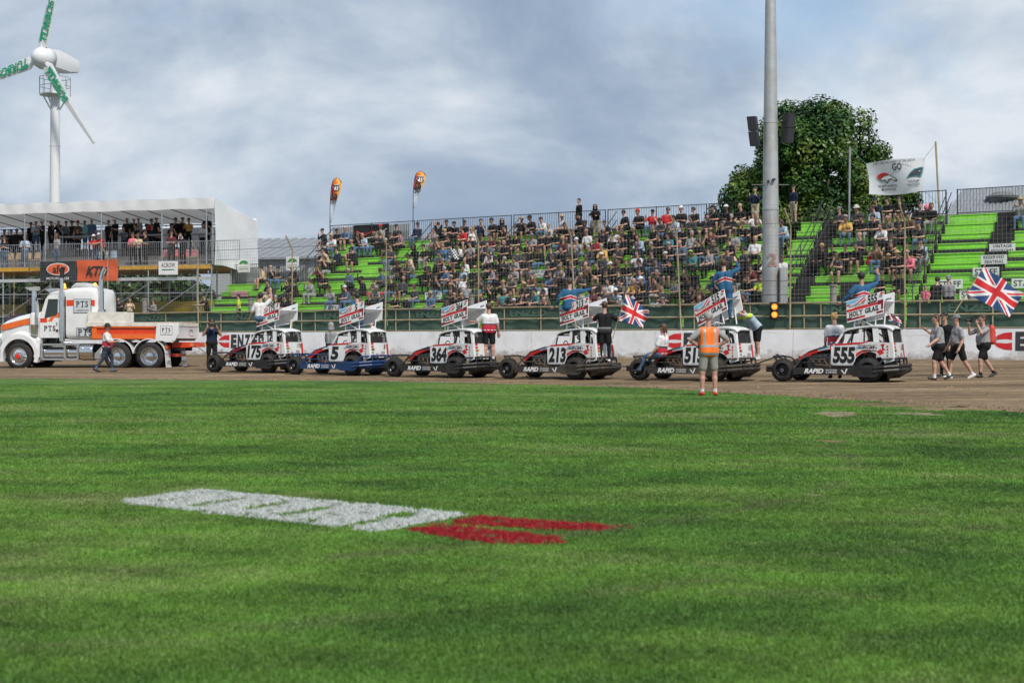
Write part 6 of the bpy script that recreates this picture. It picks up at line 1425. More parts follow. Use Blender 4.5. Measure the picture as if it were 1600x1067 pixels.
slp = tkm(loft([(-1.90, 1.02, 1.16, 3.10, .20), (-2.2, 1.03, 1.14, 3.15, .20), (-2.9, 1.03, 1.14, 3.16, .20), (-3.12, 1.0, 1.2, 3.10, .24), (-3.20, .94, 1.3, 2.98, .3)], 28), 'sleeper_cab', tkw, smooth='auto')
b = MB(); y = 1.034
b.add([(-1.93, y, 2.44), (-2.24, y, 2.44), (-2.24, y, 2.66), (-1.93, y, 2.66)], [(0, 1, 2, 3)]).add([(-2.94, y-.003, 2.44), (-3.10, y-.012, 2.44), (-3.10, y-.012, 2.66), (-2.94, y-.003, 2.66)], [(0, 1, 2, 3)]); b.build('stripe', tkr, slp)
def rsign(x0, x1, z0, z1, lines, th=.0):
    b = MB().box(x1, x0, y-.002, y+.006, z0, z1, 0).box(x1+.02, x0-.02, y+.004, y+.010, z0+.02, z1-.02, 1); cx = (x0+x1)/2
    for t_, zz, sz, fit in lines:
        if t_ == 'PTS': slab_text(b, t_, (cx, y+.014, zz), (-1, 0, 0), z3, sz, 0, .02, fit)
        else: b.text(t_, (cx, y+.014, zz), (-1, 0, 0), z3, sz, 0, .004, 0, 1, 0, fit)
    return b.build('sleeper_sign', [ink, mat('sign_grey_white', (.50, .53, .56), .5)], slp)
rsign(-2.22, -2.96, 2.16, 2.70, [('PTS', 2.50, .32, .48), ('LOGISTICS LTD', 2.26, .10, .52)]); rsign(-2.34, -3.08, 1.26, 1.60, [('PTS', 1.43, .36, .56)])
tkm(MB().box(-1.95, -1.0, -.95, .95, 1.18, 1.26).box(-1.55, -1.75, -.3, .9, 1.26, 2.1), 'cab_floor', black)
rb_ = MB()
for y in (-.7, -.35, 0, .35, .7): rb_.lathe((-1.22, y, 2.99), (.3, 0, 1), [(0, .05), (.05, .045), (.08, .02)], 10)
tkm(rb_, 'marker_light', mat('marker_amber', (.6, .22, .03), .3), smooth=True)
for x, y in ((-1.62, .55), (-2.6, -.2)): tkm(MB().lathe((x, y, 3.10 if x > -2 else 3.15), z3, [(0, .10), (.04, .10), (.05, .085), (.18, .075), (.22, .03)], 14), 'beacon', mat('beacon_amber', (.85, .33, .02), .25, emit=((1., .40, .05), .9)), smooth=True)
tkm(loft([(-1.9, .5, 3.13, 3.20, .4), (-2.1, .6, 3.13, 3.34, .4), (-2.5, .6, 3.13, 3.34, .4), (-2.75, .5, 3.13, 3.2, .4)]), 'roof_air_conditioner', mat('aircon_grey', (.45, .46, .46), .5), smooth='auto'); tkm(MB().tube((-1.5, .75, 3.06), (-1.1, .75, 2.98), .05, 12, .09).tube((-1.5, .4, 3.06), (-1.1, .4, 2.98), .05, 12, .09), 'air_horn', chrome, smooth='auto')
# deck and ballast tray
tray = mat('tray_cream', (.66, .63, .58), .6, dirt=((.36, .26, .18), .5, 2.5))
dk = tkm(MB().box(-6.62, -2.85, -1.22, 1.22, 1.66, 1.80), 'tray_deck', tray); tkm(MB().box(-4.45, -2.85, .35, 1.15, 1.802, 2.20), 'ballast_box', tray)
for y in (1.12, -1.16): tkm(MB().prism([(-3.02, y, 1.62), (-5.72, y, 1.62), (-5.64, y, 1.16), (-3.02, y, 1.16)], (0, .04, 0)), 'tray_side', tkr)
tkm(MB().box(-5.66, -3.25, 1.165, 1.20, 1.18, 1.36).box(-3.25, -3.05, 1.165, 1.20, 1.18, 1.58).box(-5.66, -3.1, 1.165, 1.215, 1.60, 1.655), 'tray_rib', tko)
for s in (1, -1):
    pnl = MB().prism([(-5.66, 1.20*s, 1.10), (-6.45, 1.20*s, 1.10), (-6.62, 1.20*s, 1.35), (-6.62, 1.20*s, 1.72), (-5.72, 1.20*s, 1.72)], (0, .04*s, 0)); po = tkm(pnl, 'tray_rear_panel', tkw)
    if s > 0:
        for cx in (-6.12,):
            b = MB().box(cx-.24, cx+.24, 1.241, 1.247, 1.33, 1.66, 0).box(cx-.225, cx+.225, 1.246, 1.250, 1.345, 1.645, 1); slab_text(b, 'PTS', (cx, 1.255, 1.52), (-1, 0, 0), z3, .20, 0, .025, .34).text('LOGISTICS', (cx, 1.255, 1.40), (-1, 0, 0), z3, .06, 0, .0, 0, 1, 0, .30); b.build('panel_sign', [ink, whitep], po)
tro = tkm(MB().box(-6.60, -5.7, -1.19, 1.19, 1.20, 1.655), 'tray_rear', tkw); MB().box(-6.603, -6.606, -.6, -.1, 1.30, 1.62, 0).box(-6.605, -6.609, -.585, -.115, 1.315, 1.605, 1).text('PTS', (-6.614, -.35, 1.48), (0, -1, 0), z3, .19, 0, .02, 0, 1, 0, .34).build('panel_sign', [ink, whitep], tro); tkm(MB().box(-6.9, -6.1, -.5, .5, .85, 1.05).box(-7.0, -6.9, -.95, .95, .86, 1.04).box(-6.3, -6.05, -.6, .6, .5, .62), 'tow_frame', tkr)
tkm(MB().box(-7.0, -7.03, -.95, -.7, .90, 1.0).box(-7.0, -7.03, .7, .95, .90, 1.0), 'rear_light', mat('orange_lens', (.7, .25, .03), .2))
def shrink(o):                                     # body lengths were laid out a little long: bring them to the wheelbase
    for c in o.children:
        if c.name.startswith('wheel'): continue
        if c.type == 'MESH' and not (c.name.startswith('mudguard') and c.data.vertices[0].co.x < -2):
            a_ = np.empty(len(c.data.vertices)*3); c.data.vertices.foreach_get('co', a_); a_[::3] *= .95; c.data.vertices.foreach_set('co', a_); c.data.update()
        shrink(c)
bpy.context.view_layer.update(); shrink(TK)
mw = lambda o, v: o.location+Matrix.Rotation(o.rotation_euler.z, 3, 'Z')@Vector(v)
tag(MB().path([mw(TK, (-6.6, 0, .9)), mw(CARO['175'], (1.78, .1, .40))], .025, 6).build('tow_bar', steel), 'pale tow bar linking the truck to car 175', 'tow bar', 'tow bars between the stock cars')
tag(MB().hexa([mw(TK, v) for v in ((.85, -.6, 1.84), (.2, -.62, 2.06), (.2, .62, 2.06), (.85, .62, 1.84), (.80, -.55, 1.98), (.25, -.55, 2.16), (.25, .55, 2.16), (.80, .55, 1.98))]).build('folded_cover', mat('dark_purple_cloth', (.03, .025, .05), .8)), 'dark folded cover lying on the white truck bonnet', 'cover')
# ------------------------------------------------------------------ poses
def both(ua, fa): f = lambda v: (-v[0], v[1], v[2]); return dict(uaL=ua, faL=fa, uaR=f(ua), faR=f(fa))
SIT = dict(pz=.12, thL=(.16, -1, .02), shL=(.02, .10, -1), thR=(-.16, -1, .02), shR=(-.02, .12, -1))
SIT2 = dict(pz=.12, thL=(.05, -1, .06), shL=(-.05, .02, -1), thR=(-.30, -1, -.02), shR=(.10, .22, -1))
STAND = dict(pz=.915, thL=(.06, -.02, -1), shL=(.02, .03, -1), thR=(-.07, .0, -1), shR=(-.02, .02, -1))
POSE = {
 's0': {**SIT, **both((.22, -.45, -.85), (-.62, -.75, -.10)), 'torso': (0, -.42, 1)},
 's1': {**SIT2, **both((.18, -.28, -1), (-.18, -.95, -.22)), 'torso': (0, -.12, 1), 'head': (.35, .05)},
 's2': {**SIT, **both((.38, -.62, -.6), (-.48, -.30, 1.)), 'torso': (0, -.15, 1)},
 's3': {**SIT2, **both((.24, -.22, -1), (-1, -.50, .12)), 'torso': (0, -.05, 1), 'head': (-.4, 0)},
 's4': {**SIT, **both((.2, -.3, -1), (-.4, -.9, -.1)), 'uaR': (-.45, -.35, .8), 'faR': (.15, -.15, 1), 'torso': (0, -.1, 1), 'head': (.3, -.1)},
 's5': {**SIT, **both((.42, -.2, .9), (.05, -.1, 1)), 'torso': (0, -.05, 1), 'head': (.2, -.15)},
 's6': {**SIT2, **both((.25, -.62, -.72), (-.5, -.85, .05)), 'torso': (.12, -.55, 1), 'head': (.55, .0), 'uaR': (-.2, -.75, -.6), 'faR': (.45, .0, .9)},
 's7': {**SIT, **both((.2, -.30, -1), (-.75, -.65, -.05)), 'torso': (-.06, -.2, 1), 'head': (.6, 0), 'girth': 1.22},
 't0': {**STAND, **both((.16, -.06, -1), (-.12, -.28, -1)), 'head': (.2, 0)},
 't1': {**STAND, **both((.30, -.45, -.75), (-.40, -.55, .95)), 'head': (0, 0)},
 't2': {**STAND, **both((.28, -.75, -.55), (-.25, -.95, -.15)), 'torso': (0, -.32, 1), 'head': (.3, 0)},
 't3': {**STAND, **both((.24, -.2, -1), (-1, -.55, .2)), 'head': (-.3, 0)},
}
for k_ in [k for k in POSE if k[0] == 's']:
    q = POSE[k_]; h0 = q.get('head', (0, 0)); t0 = q.get('torso', (0, 0, 1))
    POSE[k_+'b'] = {**q, 'head': (-h0[0]-.45, h0[1]+.08), 'torso': (-.10, t0[1]*.6-.05, 1), 'twist': -.22, 'girth': 1.12}
    POSE[k_+'c'] = {**q, 'head': (h0[0]+.35, h0[1]-.05), 'torso': (.12, t0[1]*1.15, 1), 'twist': .2, 'girth': 1.24}
def person(key, loc, rz, top, legs, head, label, group=None, skin=0, sleeves='short', scale=1., P=None, h=.022, fingers=False, shoe=None, hk=None, gen=True):
    me = body(key, P or POSE[key], h, fingers)[0]
    o = link('person', me, None, loc, (0, 0, rz)); o.scale = (scale,)*3
    w_ = dress(o, key, top, legs, head, skin, sleeves, shoe, hk)
    if gen: label = label.replace('@', (CLO[top][0]+' top '+w_).strip())
    tag(o, label, 'person', group); return o
FACE = math.atan2(-NRM.y, -NRM.x)+math.pi/2       # turn so that a figure looks down at the track
ORD = ['first', 'second', 'third', 'fourth', 'fifth', 'sixth', 'seventh', 'eighth', 'ninth', 'tenth', '11th', '12th', '13th', '14th', '15th', '16th', '17th', '18th', '19th', '20th', '21st', '22nd', '23rd', '24th', '25th', '26th', '27th', '28th', '29th', '30th']+['%dth' % i for i in range(31, 60)]
# ------------------------------------------------------------------ the crowd: zoom coordinates, top, legs, head, pose
CR = [((440, 260, 4.446), '405,445kkC0 465,440bsB0 365,510wjY0 535,500kjN2 580,495ljB0 648,490kjB3 690,450gkR1 708,490dkN6 762,490kkC0 803,425dkC1 835,485mkC1 265,615okN2 318,620ckC0 398,605nkC1 505,605ksC7 '
      '570,775kkC4 660,780fjC6 210,795ggL2 50,790kkN2 40,925kkC0 520,915bjN1 628,895kkR0 712,885kkR3 805,895kkN0 880,885kkG0 1040,925bjA1 1165,890kkB1 1215,865kkB0 '
      '900,600cgC0 1000,540kgC1 940,545kkH0 1080,535ekL2 1098,405kkD5 1170,415kkC0 1150,470kkY1 815,705kgC0 905,700fjD6 1015,655kkC3 1025,715kkC0 1090,650kkZ1 1100,710kgD1 1160,700bjS0 1205,710ksN1'),
     ((200, 290, 5.336), '1130,665csC1 1210,650kjB2 1288,655djC0 1395,660kkT0 1195,790njC0 1345,790kkN1 1100,930wjN1 1170,905ckN2 1250,935kkS2 1335,945kkD0'),
     ((680, 280, 4.85), '118,350kkC0 198,348ksC1 232,385rsN0 292,390wjY1 450,328ksE0 507,328ksH0 650,335ksA2 748,325ksC0 785,400ksC1 970,312wkT1 1115,248kkC0 1315,340kjN0 275,455kkW1 362,470dkC0 '
      '200,530wkC0 268,535ksC0 350,525nkN1 415,545wkL1 550,470kkB0 630,445ksC0 740,450ggG0 712,525kkL1 945,385kjN0 1010,370ksC0 1135,365kkC0 1245,470rkC0 1345,470kkN1 1190,545djS0 1285,545yhS0 '
      '70,605kkG0 485,590kkC0 600,590gkN0 648,580ksC7 905,575ksL1 970,565ksD0 1045,570ksK0 300,660kkY1 590,710fsN0 760,705ejG0 420,775kkC2 695,790kkT0 830,770wkC0 935,775kkK0 1205,780kjA1 1335,775wkD0 '
      '345,820tkN0 285,855kkD0 160,845kkB0 375,885kkN0 435,910nkA0 520,860tkS1 555,885kkN0 625,895kkL0 690,885kkD6 740,875tkC0 820,895fkC0 430,600kkN1 870,640kkC3 530,640dkS6'),
     ((940, 280, 4.85), '297,268kkR0 385,252rjC2 495,245rsN1 605,228kkW3 715,222kkN1 575,292ljC0 695,295dkD0 865,238ksC0 960,242kgW0 1070,222khB1 400,400kkL1 185,412ksD0 235,398kkA0 510,390kkD1 625,390kkN0 '
      '85,478kkB0 135,530dsG3 510,462tsC0 590,455ngG0 690,530tkV0 760,468kjD0 820,442kkN6 855,492fjH0 935,382kkC0 1010,385ghC1 1080,372kjD0 1165,372kkL1 1160,505wkY1 1230,590wkN0 275,548wkN2 315,608kkD0 385,592djC3 '
      '905,600ksD2 1030,592kkC0 700,672kkH1 640,700kkD0 690,745kkL0 170,755fkD0 262,758ysB0 330,745kkW0 435,758egC0 575,762gkN0 660,845kkD1 755,835ekN2 1130,722kjC0 1040,690kgD6 1225,725vkN0 300,855kkN0 410,905wkA1 495,895kkG0 135,888kkD0 '
      '1030,895kkD0 1090,890kkL0 855,735kkC2 1180,590kkC0 1105,590kkD0 985,510kkD1 450,420kkN0'),
     ((1180, 280, 4.85), '230,358ljL0 650,248dkG3 790,248dkU0 690,328yjS0 835,330kgC0 930,170nsE0 1022,178ksC0 1100,170ksD0 920,328kkD0 1020,302fkS0 1090,308kkN0 975,392wkL0 1100,378dkC0 515,492kkY1 588,488kkC3 690,492kkC0 790,482ksC0 645,558dsL6 1000,542ksA0 '
      '1095,548ksT0 950,700kkB0 1110,698ksD0 1050,472kkN0 1160,470kkC0 200,575wkN1'),
     ((1380, 220, 3.81), '215,402kkD0 290,412kgL1 165,468ekC0 232,507djZ0 150,602kkD0 160,658psA0 820,378gjT2')]
INTERP = {}
lst = []
for (ox, oy, sc_), txt in CR:
    for tk in txt.split():
        xy, att = tk[:-4], tk[-4:]; zx, zy = xy.split(','); lst.append((ox+float(zx)/sc_, oy+float(zy)/sc_, *att))
rows = {}
for x, y, top, lg, hd_, ps in lst:
    ok = [j for j in range(NR) if x > 505 or j < 6]
    j = min(ok, key=lambda j: abs(pxb(x, y, rowp(j)[0]).z-(rowp(j)[1]+.84)))
    rows.setdefault(j, []).append([a_of(x, rowp(j)[0]), top, lg, hd_, ps, x])
skr = random.Random(21)
extra = []
# the gaps between the people picked out above are as full as the photograph's blocks are
for j in range(NR):
    have = [r[0] for r in rows.get(j, [])]
    for x0, x1, pr_j in ((690, 1185,  .60 if j < 9 else .25), (1345, 1448, .4 if 4 <= j <= 9 else 0), (505, 690, .22 if 1 < j < 9 and j != 5 else .1), (395, 470, .12)):
        if x0 < 400 and j > 4: continue
        a = a_of(x0, rowp(j)[0])+skr.uniform(0, .3)
        while a < a_of(x1, rowp(j)[0]):
            if all(abs(a-q) > .56 for q in have) and skr.random() < pr_j:
                extra.append([j, a, skr.choice('kkkkkkkdnkdkgskdebolwx'), skr.choice('sskjjkg'), skr.choice('CCCDDNNLGSBEWA'), skr.choice('000112367')]); have.append(a)
            a += skr.uniform(.3, .5)
print('stand people', sum(map(len, rows.values())), len(extra))
def merge_people(name, items):
    co, li, ls, mi, mats, nv, nl = [], [], [], [], [], 0, 0
    def mid(m_):
        if m_ not in mats: mats.append(m_)
        return mats.index(m_)
    for me, M4, ms in items:
        n = len(me.vertices); a_ = np.empty(n*3); me.vertices.foreach_get('co', a_); M_ = np.array(M4); co.append(a_.reshape(-1, 3)@M_[:3, :3].T+M_[:3, 3])
        l_ = np.empty(len(me.loops), np.int32); me.loops.foreach_get('vertex_index', l_); li.append(l_+nv); p_ = np.empty(len(me.polygons), np.int32); me.polygons.foreach_get('loop_start', p_); ls.append(p_+nl)
        k_ = np.empty(len(me.polygons), np.int32); me.polygons.foreach_get('material_index', k_); mi.append(np.array([mid(m_) for m_ in ms])[k_]); nv += n; nl += len(l_)
    me = bpy.data.meshes.new(name); co = np.concatenate(co); li = np.concatenate(li); ls = np.concatenate(ls)
    me.vertices.add(len(co)); me.vertices.foreach_set('co', co.ravel()); me.loops.add(len(li)); me.loops.foreach_set('vertex_index', li); me.polygons.add(len(ls)); me.polygons.foreach_set('loop_start', ls)
    for m_ in mats: me.materials.append(m_)
    me.polygons.foreach_set('material_index', np.concatenate(mi)); me.polygons.foreach_set('use_smooth', [True]*len(ls)); me.update(calc_edges=True); return tag(link(name, me), kind='stuff')
items = []
for j, a, top, lg, hd_, ps in extra:
    b, z = rowp(j); key = 's'+ps+skr.choice(['', 'b', 'c', 'b']); me, hd, HR_ = body(key, POSE[key], .028)[:3]; sk = SKINS[skr.choice([0, 0, 1, 1, 2, 3])]; tp = cloth(top); bare = lg == 's'
    lgm = {'s': cloth('k'), 'j': cloth('j'), 'k': cloth('k'), 'g': cloth('g')}[lg]; lng = skr.random() < .4
    M4 = Matrix.Translation(ab(a, b+.02, z)) @ Matrix.Rotation(FACE+skr.uniform(-.35, .25), 4, 'Z') @ Matrix.Scale(skr.uniform(1.0, 1.14), 4)
    items.append((me, M4, (sk, tp, tp if lng else sk, lgm, sk if bare else lgm, cloth('d'), sk if bare else lgm)))
    R4 = M4 @ Matrix([[*HR_[i], hd[i]] for i in range(3)]+[[0, 0, 0, 1]])
    if hd_ in HATS: items.append((headgear(HATS[hd_][1]), R4, (mat(HATS[hd_][3].replace(' ', '_')+'_cloth', HATS[hd_][2], .85, var=.1),)))
    elif hd_ != 'B': items.append((headgear('hair_long' if hd_ == 'L' else 'hair'), R4, (mat(HAIRC[hd_][0].replace(' ', '_')+'_hair', HAIRC[hd_][1], .6),)))
    items.append((face_mesh(), R4, tuple(face_mesh().materials)))
merge_people('spectators', items)['label'] = 'further seated spectators filling the gaps of the crowd in the green stand'
for j, R in rows.items():
    R.sort()
    for k in range(1, len(R)):
        if R[k][0]-R[k-1][0] < .50: R[k][0] = R[k-1][0]+.50
    rn = ('top green row' if j == NR-1 else 'lowest green row' if j == 0 else ORD[NR-1-j]+' green row down')
    for k, (a, top, lg, hd_, ps, x) in enumerate(R):
        b, z = rowp(j); key = 's'+ps+skr.choice(['', 'b', 'c', 'b'])
        o = person(key, ab(a, b+.02, z+.0), FACE+skr.uniform(-.35, .25), top, lg, hd_, 'person in @, %s from left, %s' % (ORD[k], rn), 'spectators seated in the green stand',
                   skr.choice([0, 0, 0, 1, 1, 2, 3]), 'long' if (hd_ == 'H' or (top in 'knbtdgcp' and skr.random() < .35)) else 'short', skr.uniform(1.0, 1.15), h=.028)
def standing(x, y, b, z, key, rz, top, lg, hd_, lab, grp='people standing in the stand', **k):
    p_ = ab(a_of(x, b), b, z); return person(key, p_, rz, top, lg, hd_, lab, grp, **k)
zt_, bt_ = rowp(NR-1)[1], rowp(NR-1)[0]
standing(905, 309, bt_-.1, zt_, 't0', FACE-.5, 'k', 's', 'D', 'man in black hoodie and shorts standing on the top row above the crowd', sleeves='long', gen=False)
standing(932, 320, bt_-.55, zt_-.40, 't2', FACE+.2, 'k', 'h', 'H', 'bearded person in black hoodie leaning beside the standing man at the top rail', sleeves='long', gen=False)
standing(1180, 307, bt_-.1, zt_, 't1', FACE, 'n', 'h', 'E', 'man in navy jacket and khaki shorts standing just left of the light pole', sleeves='long', gen=False)
standing(1240, 306, bt_-.1, zt_, 't0', FACE-.4, 'n', 'h', 'C', 'man in navy jacket standing just right of the light pole', sleeves='long', gen=False)
WK = 1.56; GW = 'people on the walkway behind the fence'
for x, y, key, rz, top, lg, hd_, sl, lab, s_ in (
    (47, 472, 't0', .9, 'k', 'k', 'S', 'long', 'person in black with grey hair seen above the truck bonnet', 1.), (187, 468, 't2', FACE+.5, 'k', 'k', 'D', 'short', 'man in black tee shirt at the fence left of the yellow screen', 1.),
    (203, 470, 't1', FACE+.8, 'c', 'k', 'L', 'long', 'woman in tan top taking a photo in front of the yellow screen', .95), (240, 472, 't3', FACE, 'g', 'k', 'N', 'long', 'person in grey patterned top in front of the yellow screen', .93),
    (324, 464, 't2', FACE-.3, 'k', 'k', 'C', 'short', 'man in black cap leaning on the fence at the right end of the yellow screen', 1.), (373, 464, 't0', FACE-.8, 'v', 'k', 'D', 'short', 'marshal in yellow hi-vis vest standing behind the fence', 1.),
    (1462, 437, 't2', math.pi+FACE, 'k', 'k', 'D', 'long', 'person in black seen from behind at the fence near the flag', 1.08), (1482, 437, 't0', math.pi+FACE, 'g', 'k', 'S', 'long', 'grey haired person in grey top seen from behind near the flag', 1.06),
    (1446, 450, 't0', FACE, 'p', 'k', 'N', 'short', 'small child in pink beside the person in black at the fence', .72)):
    b = 55.9; zz = pxb(x, y, b).z-1.62*s_; person(key, ab(a_of(x, b), b, max(WK, zz)), rz, top, lg, hd_, lab, GW, 0, sl, s_, gen=False)
# ------------------------------------------------------------------ the marquee crowd
MQ = [((0, 290, 5.333), '30,375ekN1 72,368kkD0 125,368kkD0 182,372kkC0 250,345kkN0 345,355kkC1 430,322kkD0 492,305nkD1 555,345skN1 562,312kkK0 625,302ekR0 645,355kkC3 710,322ujY0 757,312bjC0 900,288kkD0 955,330kkC3 1060,325kkY0 1105,320kkD0 1148,292gkD0 1125,375kkD3 1215,385kkC0 1265,335kkC0 '
      '290,345ljY3 1025,358skN2 790,425rjW2 480,415gjL0 45,445kjN3 210,455ljN3 865,485rkW2 1100,475pkD3 1170,475kkN3'),
      ((200, 290, 5.336), '88,412ckN3 150,378kkN0 195,328rkC0 230,385kkC3 350,335kkC1 405,258kkD1 410,318kkC0 370,385okC3 460,385kkD2 500,325ykN1 615,330wkN0 665,302kkN3')]
mk = []
for (ox, oy, sc_), txt in MQ:
    for tk in txt.split(): xy, att = tk[:-4], tk[-4:]; zx, zy = xy.split(','); mk.append((ox+float(zx)/sc_, oy+float(zy)/sc_, *att))
tiers = {}
for x, y, top, lg, hd_, ps in mk:
    k = (x-800)/F
    def hz(b): 
        o_ = MO+NM*b; a = (k*o_.y-o_.x)/(UM.x-k*UM.y); return a, 1.15+(534-y)*(o_+UM*a).y/F
    bs = (.55, 2.5, 3.9); i = min(range(3), key=lambda i: abs(hz(bs[i])[1]-(TIER[i][2]+1.62)-(0 if i else .15))); a = hz(bs[i])[0]
    tiers.setdefault(i, []).append([min(a, -.3), top, lg, hd_, ps])
for i, R in tiers.items():
    R.sort()
    for k in range(1, len(R)):
        if R[k][0]-R[k-1][0] < .42: R[k][0] = R[k-1][0]+.42
    for k, (a, top, lg, hd_, ps) in enumerate(R):
        person('t'+ps, mq(a, (.55, 2.6, 3.9)[i]+skr.uniform(-.12, .12), TIER[i][2]), -MA+skr.uniform(-.5, .5), top, lg, hd_, 'person in @, %s from left, %s line under marquee' % (ORD[k], ('front', 'middle', 'back')[i]), 'spectators under the marquee',
               skr.choice([0, 0, 1, 1, 2, 3]), 'long' if skr.random() < .3 else 'short', skr.uniform(1.0, 1.12))
# chairs along the deck front
def chair(a, col, lab, grp):
    t_ = thing('chair', lab, 'chair', mq(a, .95, DECK-.08), -MA, grp)
    part('seat', 'ch', lambda: MB().box(-.21, .21, -.2, .2, .43, .47), col, t_); part('backrest', 'ch'+col.name, lambda: MB().grid(lambda u_, v_: Vector((-.21+.42*u_, .2+.05*v_-.04*math.sin(u_*3.14), .52+.40*v_-.03*(2*u_-1)**4*v_)), 8, 4).grid(lambda u_, v_: Vector((.21-.42*u_, .22+.05*v_-.04*math.sin(u_*3.14), .52+.40*v_-.03*(2*u_-1)**4*v_)), 8, 4), col, t_, True)
    for s in (1, -1):
        part('leg', 'chf%d' % s, lambda: MB().tube((.19*s, -.18, 0), (.19*s, -.17, .44), .014, 6), steel, t_); part('leg', 'chr%d' % s, lambda: MB().tube((.19*s, .2, 0), (.19*s, .25, .9), .014, 6), steel, t_)
tan_ = mat('tan_chair', (.50, .34, .18), .6); pnk = mat('pink_chair', (.58, .18, .22), .6)
for i, x in enumerate((3, 16, 31, 46)): chair(mqpx(x)-.25, tan_, ORD[i]+' tan chair from the left behind the marquee railing', 'tan chairs on the scaffold deck')
for i, x in enumerate((248, 262, 279, 293)): chair(mqpx(x)-.2, pnk, ORD[i]+' pink chair from the left near the right end of the marquee', 'pink chairs on the scaffold deck')
for i, x in enumerate((138, 151, 165)): chair(mqpx(x)-.2, mat('pale_blue_chair', (.30, .40, .52), .6), ORD[i]+' pale blue chair from the left in front of the red shirted man', 'pale blue chairs on the scaffold deck')
# ------------------------------------------------------------------ people on the track, each with an own pose
def garment(o, key, P, nm, mats, fn, infl=.010, zlo=-.10, h=.013, sleeves=True, zhi=9.):
    """a shirt or vest over the body: the body's torso surface pushed out, cut at the hem"""
    me0, hd, HR_, J, neck, T, S, Fd = BODY[key]; pel = np.array((0, P.get('py', 0.), P['pz'])); gth = P.get('girth', 1.); pr_ = []
    A = lambda p, q, r0, r1, lb, k=.02: pr_.append((p, q, r0+infl, r1+infl, lb, k))
    for s in (1, -1):
        A(pel+T*.02+S*.07*s, pel+T*.10+S*.07*s, .125*gth, .118*gth, 0, .03); A(pel+T*.10+S*.07*s, neck-T*.13+S*.085*s, .112*gth, .112*(gth*.5+.5), 0, .03); A(neck-T*.16+S*.10*s+Fd*.015, neck-T*.16+S*.09*s+Fd*.02, .105, .105, 0, .03)
        A(neck-T*.075+S*.10*s, neck-T*.075+S*.15*s, .066, .06, 0, .03)
        if gth > 1.05: A(pel+T*.14+Fd*.05*gth, pel+T*.22+Fd*.05*gth, .125*gth, .12*gth, 0, .04)
        sd = 'L' if s > 0 else 'R'
        if sleeves: A(J['sh'+sd], J['sh'+sd]+un(J['el'+sd]-J['sh'+sd])*.19, .066, .066, 1, .03)
    d, lab, lo = smooth_field(pr_, h, lambda G: np.maximum(np.maximum(-(G-pel)@T+zlo, np.maximum((G-neck)@T-.035, (G-pel)@T-zhi)), -9. if sleeves else np.abs((G-pel)@S)-.175*gth))
    V, Q = nets(d, lo, h); me = bpy.data.meshes.new(nm); me.from_pydata(V.tolist(), [], Q.tolist())
    for m_ in mats: me.materials.append(m_)
    C = V[Q].mean(1)-pel; L3 = np.stack([C@S, -(C@Fd), C@T], 1); ii = np.clip(np.round((V[Q].mean(1)-lo)/h).astype(int), 0, np.array(lab.shape)-1)
    me.polygons.foreach_set('material_index', np.array(fn(L3, lab[tuple(ii.T)]), np.int32)); me.polygons.foreach_set('use_smooth', [True]*len(Q))
    return link(nm, me, o)
FG = {}
def actor(key, px_, D, yf, rz, P, top, lg, hd_, lab, skin=0, sl='short', sc_=1., shoe=None, hk=None, z=None, h=.014, group='people on the track'):
    p_ = pxd(px_, yf, D)
    if z is not None: p_.z = z
    o = person(key, p_, rz, top, lg, hd_, lab, group, skin, sl, sc_, P=P, h=h, fingers=True, shoe=shoe, hk=hk, gen=False); FG[key] = o; return o
tape = mat('reflective_tape', (.34, .35, .36), .4, .2); hv = mat('hi_vis_orange', (.85, .17, .015), .7, var=.08, scale=9, bump=.3); redsh = mat('red_shoes', (.55, .02, .03), .5); whs = mat('white_shoes', (.6, .6, .6), .5)
P = {**STAND, 'pz': .915, **both((.78, .10, -.66), (-.72, -.30, -.55)), 'thL': (.10, 0, -1), 'thR': (-.10, 0, -1), 'shL': (.02, .03, -1), 'shR': (-.02, .03, -1), 'head': (-.55, .05), 'girth': 1.12, 'ftR': (-.5, -1, -.08), 'ftL': (.1, -1, -.08), 'sleeve': .22}
o = actor('official', 1107, 30.0, 620, math.pi+.12, P, 'x', 'h', 'S', 'man in orange hi-vis vest and grey shorts standing with hands on hips on the grass', 3, shoe=redsh, hk='hair_thin', z=.01, h=.0125)
def vestf(L3, lab):
    x, y, z = L3.T; back = y > 0; m_ = np.zeros(len(x), int); m_[(z > .10) & (z < .152)] = 1; m_[(z > -.06) & (z < -.01)] = 1; m_[(np.abs(np.abs(x)-.115) < .026) & (z > .12) & (z < .50)] = 1; return m_
garment(o, 'official', P, 'vest', [hv, tape], vestf, .020, -.13, .0125, False)
for i, s in enumerate(o.material_slots):
    if i in (3,): s.material = mat('grey_shorts', (.25, .235, .21), .85)
MB().lathe(tuple(BODY['official'][3]['wrR']), tuple(BODY['official'][3]['hand'+'R']-BODY['official'][3]['wrR']), [(-.02, .036), (.015, .036)], 12).build('wristband', mat('green_band', (.05, .40, .08), .5), o)
MB().lathe(tuple(BODY['official'][3]['wrL']), tuple(BODY['official'][3]['handL']-BODY['official'][3]['wrL']), [(-.02, .036), (.015, .036)], 12).build('watch', black, o)
WALK = dict(girth=1.24, pz=.90, thL=(.05, -.42, -1), shL=(.0, .02, -1), thR=(-.05, .30, -1), shR=(0, .62, -.85), ftL=(0, -1, .12), ftR=(0, -1, -.55))
WALK2 = dict(girth=1.26, pz=.90, thL=(.05, .34, -1), shL=(.0, .58, -.9), thR=(-.05, -.45, -1), shR=(0, -.02, -1), ftL=(0, -1, -.5), ftR=(0, -1, .1))
nav = mat('black_white_shoes', (.03, .03, .035), .5)
